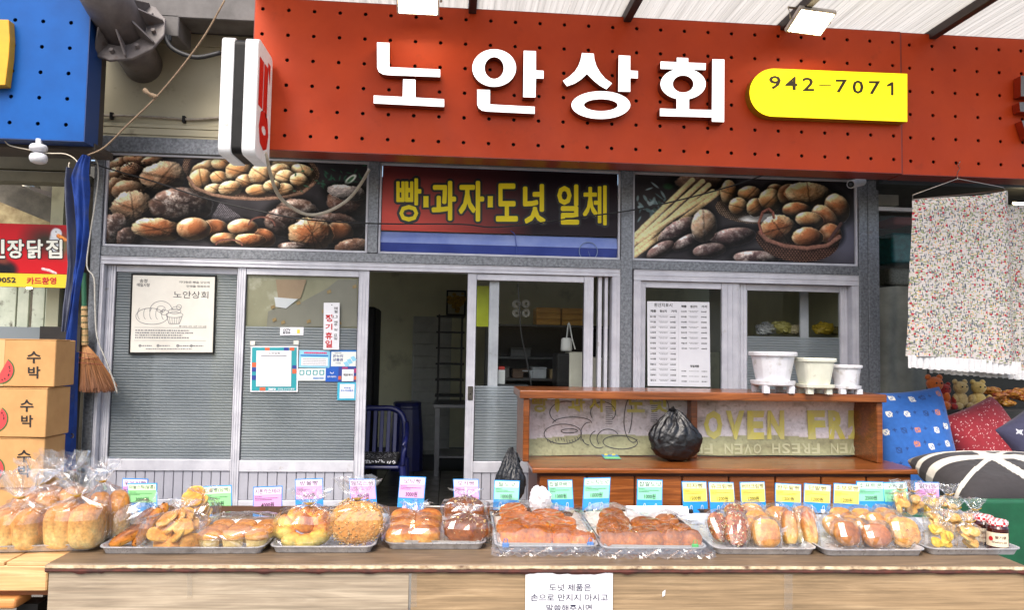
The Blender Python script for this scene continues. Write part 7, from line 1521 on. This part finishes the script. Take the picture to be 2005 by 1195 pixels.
# --- cookie bags
def cookies(label, px, py, pal, seed, lift=0, n_=9, shell=False, s_=1.0):
    b, t = setup('cookie_bag', label, px, py, 'small clear bags of cookies'); b = b+EZ*lift; rr = random.Random(seed)
    for i in range(n_):
        lv = i//3; c = b+E1*rr.uniform(-.024, .024)*s_+E2*rr.uniform(-.015, .02)+EZ*(.016+.024*lv)*s_; R_ = eul(rr.uniform(.3, 1.4), rr.uniform(-.7, .7), rr.uniform(-1, 1)); m = bread(c, (.0225*s_, .0205*s_, .0075*s_), R_, 2.3, seed+i, pal, .05, .04, 10, .8, 3)
        build('cookie', m, bread_m, t, smooth=True)
    bm, q = bagmesh(b, .05*s_, .036*s_, .085*s_, .098*s_, .045*s_, .034*s_, seed, 2.3, TRZ, (rr.uniform(-.008, .008), 0), n=22); build('clear_bag', bm, film, t); tie(t, q, .007)
for i, (px, py, pal, lift, lb) in enumerate(((1764,1022,COOK,.04,'cookie bag perched at the back beside the streusel buns'),(1790,1020,COOK,.03,'cookie bag at the back next to the perched one'),(1822,1022,YEL,.02,'cookie bag in the back row before the green stall'),(1856,1020,COOK,.015,'cookie bag at the back end near the strawberry price card'),
    (1836,1046,COOK,.0,'cookie bag in the middle row behind the yellow cookies'),(1872,1044,COOK,.0,'cookie bag in the middle row behind the shell cookies'),(1905,1046,COOK,.0,'cookie bag in the middle row beside the jam jars'),(1846,1072,YEL,0,'cookie bag of bright yellow flat cookies in the front row'),(1897,1074,COOK,0,'cookie bag of pale shell cookies in the front row'))): cookies(lb, px, py, pal, 400+i*12, lift)
# --- jam jars
ging = None
def gingham():
    m = bpy.data.materials.new('gingham_lid'); m.use_nodes = True; nt = m.node_tree; b = nt.nodes['Principled BSDF']; L = nt.links.new; N = nt.nodes.new; b.inputs['Roughness'].default_value = .35
    tc = N('ShaderNodeTexCoord'); c = N('ShaderNodeTexChecker'); c.inputs['Scale'].default_value = 95; c.inputs[1].default_value = (*S(200,34,44), 1); c.inputs[2].default_value = (*S(236,226,226), 1); L(tc.outputs['Object'], c.inputs[0]); L(c.outputs[0], b.inputs['Base Color']); return m
ging = gingham(); jam = pm('dark_jam', S(70,14,12), S(46,10,10), scale=30, rough=.12, coat=.6); lab = pm('jam_label', S(224,208,180), rough=.6)
for px, py, lb in ((1953,1074,'jam jar with cream strawberry label and red gingham lid in front'),(1926,1064,'jam jar with gingham lid standing behind the other jar')):
    b = TZ(px, py, .008); b = Vector((b.x, b.y, zt+.008)); t = thing('jam_jar', lb, 'jar', b, 'strawberry jam jars'); r = .038; m = MB(); m.lathe(b, [(r*.9,0),(r,.006),(r,.078),(r*.86,.088)], 28); build('jar_glass', m, jam, t, smooth=False); m = MB(); m.lathe(b+EZ*.0885, [(r*.94,0),(r*.97,.004),(r*.97,.014),(r*.86,.019),(r*.6,.0195)], 28); build('lid', m, ging, t, smooth=False)
    fc = math.atan2(CAM.y-b.y, CAM.x-b.x); lf = lambda u, v: Vector((b.x+(r+.0008)*math.cos(fc+(u-.5)*2.3), b.y+(r+.0008)*math.sin(fc+(u-.5)*2.3), b.z+.012+.052*(1-v))); m = MB(); m.grid(np.array([[tuple(lf(i/16, v)) for i in range(17)] for v in (1, 0)])); lo_ = build('paper_label', m, lab, t)
    lg = lambda u, v: Vector((b.x+(r+.0016)*math.cos(fc+(u-.5)*2.3), b.y+(r+.0016)*math.sin(fc+(u-.5)*2.3), b.z+.012+.052*(1-v))); m = MB(); put(m, '딸기잼', lg, .42, .42, .84, .22, .02); put(m, 'Strawberry Jam', lg, .3, .78, .88, .58, .01); build('label_lettering', m, pm('sepia_ink', S(90,50,40), rough=.6), lo_)
    m = MB(); q = (.26, .45); m.add([lg(q[0]+.09*math.cos(a), q[1]+.16*math.sin(a)) for a in np.linspace(0, 6.28, 14)[:-1]], [tuple(range(13))]); build('strawberry_print', m, ink_red, lo_)
# --- price cards clipped along a low rail at the back of the table
rail = thing('card_rail', 'low brown wooden rail along the back edge of the display table', 'rail', TP(TL/2, TD-.03)); 
for a, b in ((.02, .33), (.332, .66), (.662, .93)): build('rail_board', tbox(MB(), TL*a, TL*b, TD-.045, TD-.03, zt+.001, zt+.042), pm('brown_rail', S(96,68,48), S(76,52,38), scale=10, rough=.6), rail)
PINK = S(214,150,206); PK2 = S(236,206,236); GRN = S(130,206,130); GR2 = S(206,234,190); MNT = S(128,210,168); MN2 = S(204,236,214); YLW = S(236,222,92); YL2 = S(240,236,176)
cardb = pm('card_blue', S(30,136,206), S(26,126,196), scale=20, rough=.35)
clipw = {'w': pm('clip_white', S(220,216,214), rough=.35), 'p': pm('clip_pink', S(214,180,210), rough=.35), 'y': pm('clip_yellow', S(226,206,90), rough=.35), 'k': pm('clip_black', S(30,28,28), rough=.4), 'c': pm('clip_sky', S(130,190,220), rough=.35)}
CL = {'P': (PINK, PK2, 'pink'), 'G': (GRN, GR2, 'green'), 'M': (MNT, MN2, 'mint green'), 'Y': (YLW, YL2, 'yellow')}
cards = [('우유식빵','3000원','P',239,938,289,1004,2,'w','half hidden behind the garlic stick card'),('마늘스틱(달콤)','3000원','G',251,947,309,1006,1,'w','behind the garlic sticks'),('마늘빵(담백)','3000원','G',401,951,456,1019,2,'w','behind the garlic toast'),('시폰카스테라','4000원','P',499,953,556,1022,4,'w','behind the chiffon muffins'),('방울빵','4000원','P',581,938,635,1000,2,'w','behind the braided bread'),('맘모스빵','4000원','P',684,938,736,1000,-3,'w','behind the round streusel bread'),('모닝빵','3000원','P',780,934,832,999,3,'p','before the dark doorway and behind the morning rolls'),('모카빵','3000원','P',888,938,938,1001,-2,'w','behind the mocha bread'),
 ('팥도넛','1000원','M',966,941,1016,1000,1,'c','beside the hanging bin bag'),('찹쌀꽈배기','1000원','M',1073,940,1122,1000,-2,'p','behind the twisted donuts'),('소시지도넛','1000원','M',1145,936,1197,1000,5,'c','tilted between two other mint cards'),('찹쌀도넛','1000원','M',1246,940,1297,1002,0,'y','before the white paper roll'),('피자빵','1500원','Y',1334,943,1385,1005,-3,'k','behind the pizza bread'),('슈크림빵','1200원','Y',1388,944,1439,1006,-3,'k','second yellow card from the paper roll'),('버터크림빵','1200원','Y',1449,944,1500,1006,-2,'k','behind the split cream bun'),('완두팥빵','1200원','Y',1516,947,1566,1004,-2,'w','behind the long buns'),('단팥빵','1200원','Y',1571,948,1621,1005,-3,'w','next to the pea bean bun card'),('소보로빵','1200원','Y',1631,947,1680,1009,-1,'p','beside two mint cards'),('소프트콘','2500원','M',1677,943,1728,1004,-4,'p','overlapping the last yellow card'),('구리볼','2500원','M',1729,944,1780,1004,-4,'w','between mint and pink cards'),('딸기잼','6000원','P',1790,944,1838,1004,-3,'w','beside the striped cushion and green stall')]
rr = random.Random(77)
for nm_, pr, k, x0, y0, x1, y1, sk, ck, where in cards:
    s0 = tloc(WZ((x0+x1)/2, 1012, zt))[0]; base = TP(s0, TD-.049); Yc = base.y - (.012 if nm_ == '마늘스틱(달콤)' else .0); Y1 = Yc+.035
    fn = quadfn(W(x0, y0, Y1), W(x1, y0+(1 if sk < 0 else 0), Y1), W(x0-sk, y1, Yc), W(x1-sk, y1, Yc)); col, col2, cn_ = CL[k]
    t = thing('price_card', '%s and blue price card reading %s %s' % (cn_, nm_, where), 'price card', fn(.5, 1), 'price cards clipped along the back of the table')
    nrm = Vector((0, -1, .0)); build('blue_card', MB().prism([fn(0,0), fn(1,0), fn(1,1), fn(0,1)], (0, .003, 0)), cardb, t)
    def g(u, v, k_): return fn(u, v)+nrm*k_
    build('price_label', MB().prism([g(.03,.03,.0015), g(.97,.03,.0015), g(.97,.64,.0015), g(.03,.64,.0015)], (0, .001, 0)), pm('card_%s' % k, col, rough=.5), t); build('name_band', MB().prism([g(.035,.035,.0025), g(.965,.035,.0025), g(.965,.23,.0025), g(.035,.23,.0025)], (0, .0008, 0)), pm('card2_%s' % k, col2, rough=.5), t)
    m = MB(); L_ = len(nm_); hw = min(.43, .105*L_ if L_ > 4 else .11*L_); put(m, nm_, lambda u, v: g(u, v, .0035), .5-hw, .205, .5+hw, .06, .006); put(m, pr, lambda u, v: g(u, v, .0035), .28, .60, .72, .45, .012)
    for v_, u1 in ((.29, .3), (.335, .85 if rr.random() < .7 else .55), (.38, .7*rr.random()+.1)): dashes(m, lambda u, v: g(u, v, .003), .07, v_, u1, rr, .007, 0, .02, .06)
    build('lettering', m, ink, t)
    t.rotation_euler = (rr.uniform(-.05, .05), rr.uniform(-.035, .035), rr.uniform(-.14, .14))
    if k in 'PGMY':
        for u in (.28, .72):
            c = fn(u, .97); o = build('clip', MB().obox(c+Vector((0,-.003,.004)), E1*.0085, Vector((0,.008,0)), EZ*.008), clipw[ck], t, bev=.002); m = MB(); m.tube([c+Vector((-.005,-.006,.01)), c+Vector((-.004,-.008,.026)), c+Vector((0,-.009,.031)), c+Vector((.004,-.008,.026)), c+Vector((.005,-.006,.01))], .0011, 5); build('clip_loop', m, clipw['w'], o)
# fallen card on the wooden shelf unit
b = WZ(1197, 897, zl+.003); t = thing('price_card', 'small green and blue price card lying face up on the lower wooden board', 'price card', b); build('blue_card', MB().add([b+Vector((-.063,-.07,0)), b+Vector((.063,-.07,0)), b+Vector((.063,.075,.012)), b+Vector((-.063,.075,.012))], [(0,1,2,3)]), cardb, t); build('price_label', MB().add([b+Vector((-.06,-.066,.002)), b+Vector((.06,-.066,.002)), b+Vector((.06,.0,.008)), b+Vector((-.06,.0,.008))], [(0,1,2,3)]), pm('card_G', GRN, rough=.5), t)
for s_ in (-.03, .03): build('clip', MB().obox(b+Vector((s_, .06, .014)), Vector((.012,0,0)), Vector((0,.008,0)), Vector((0,0,.006))), clipw['y'], t)
# paper roll and crumpled bag behind the film trays
a, c = TZ(1225, 1003, .03), TZ(1345, 1003, .03); m = MB(); m.tube([a, c], .026, 18); solo('paper_roll', 'white roll of wrapping paper lying behind the donut trays', 'roll', m, paper_w, smooth=False)
c = W(1058, 978, TP(1.7, TD-.08).y); m = MB(); m.grid(lump(c, .058, 17, (.85,.5,1.0), .35, 16), True); solo('white_plastic_bag', 'crumpled white plastic bag between the mint price cards', 'bag', m, pm('white_polythene', S(222,222,226), S(200,200,206), scale=14, rough=.3, bump=.5, bscale=30))
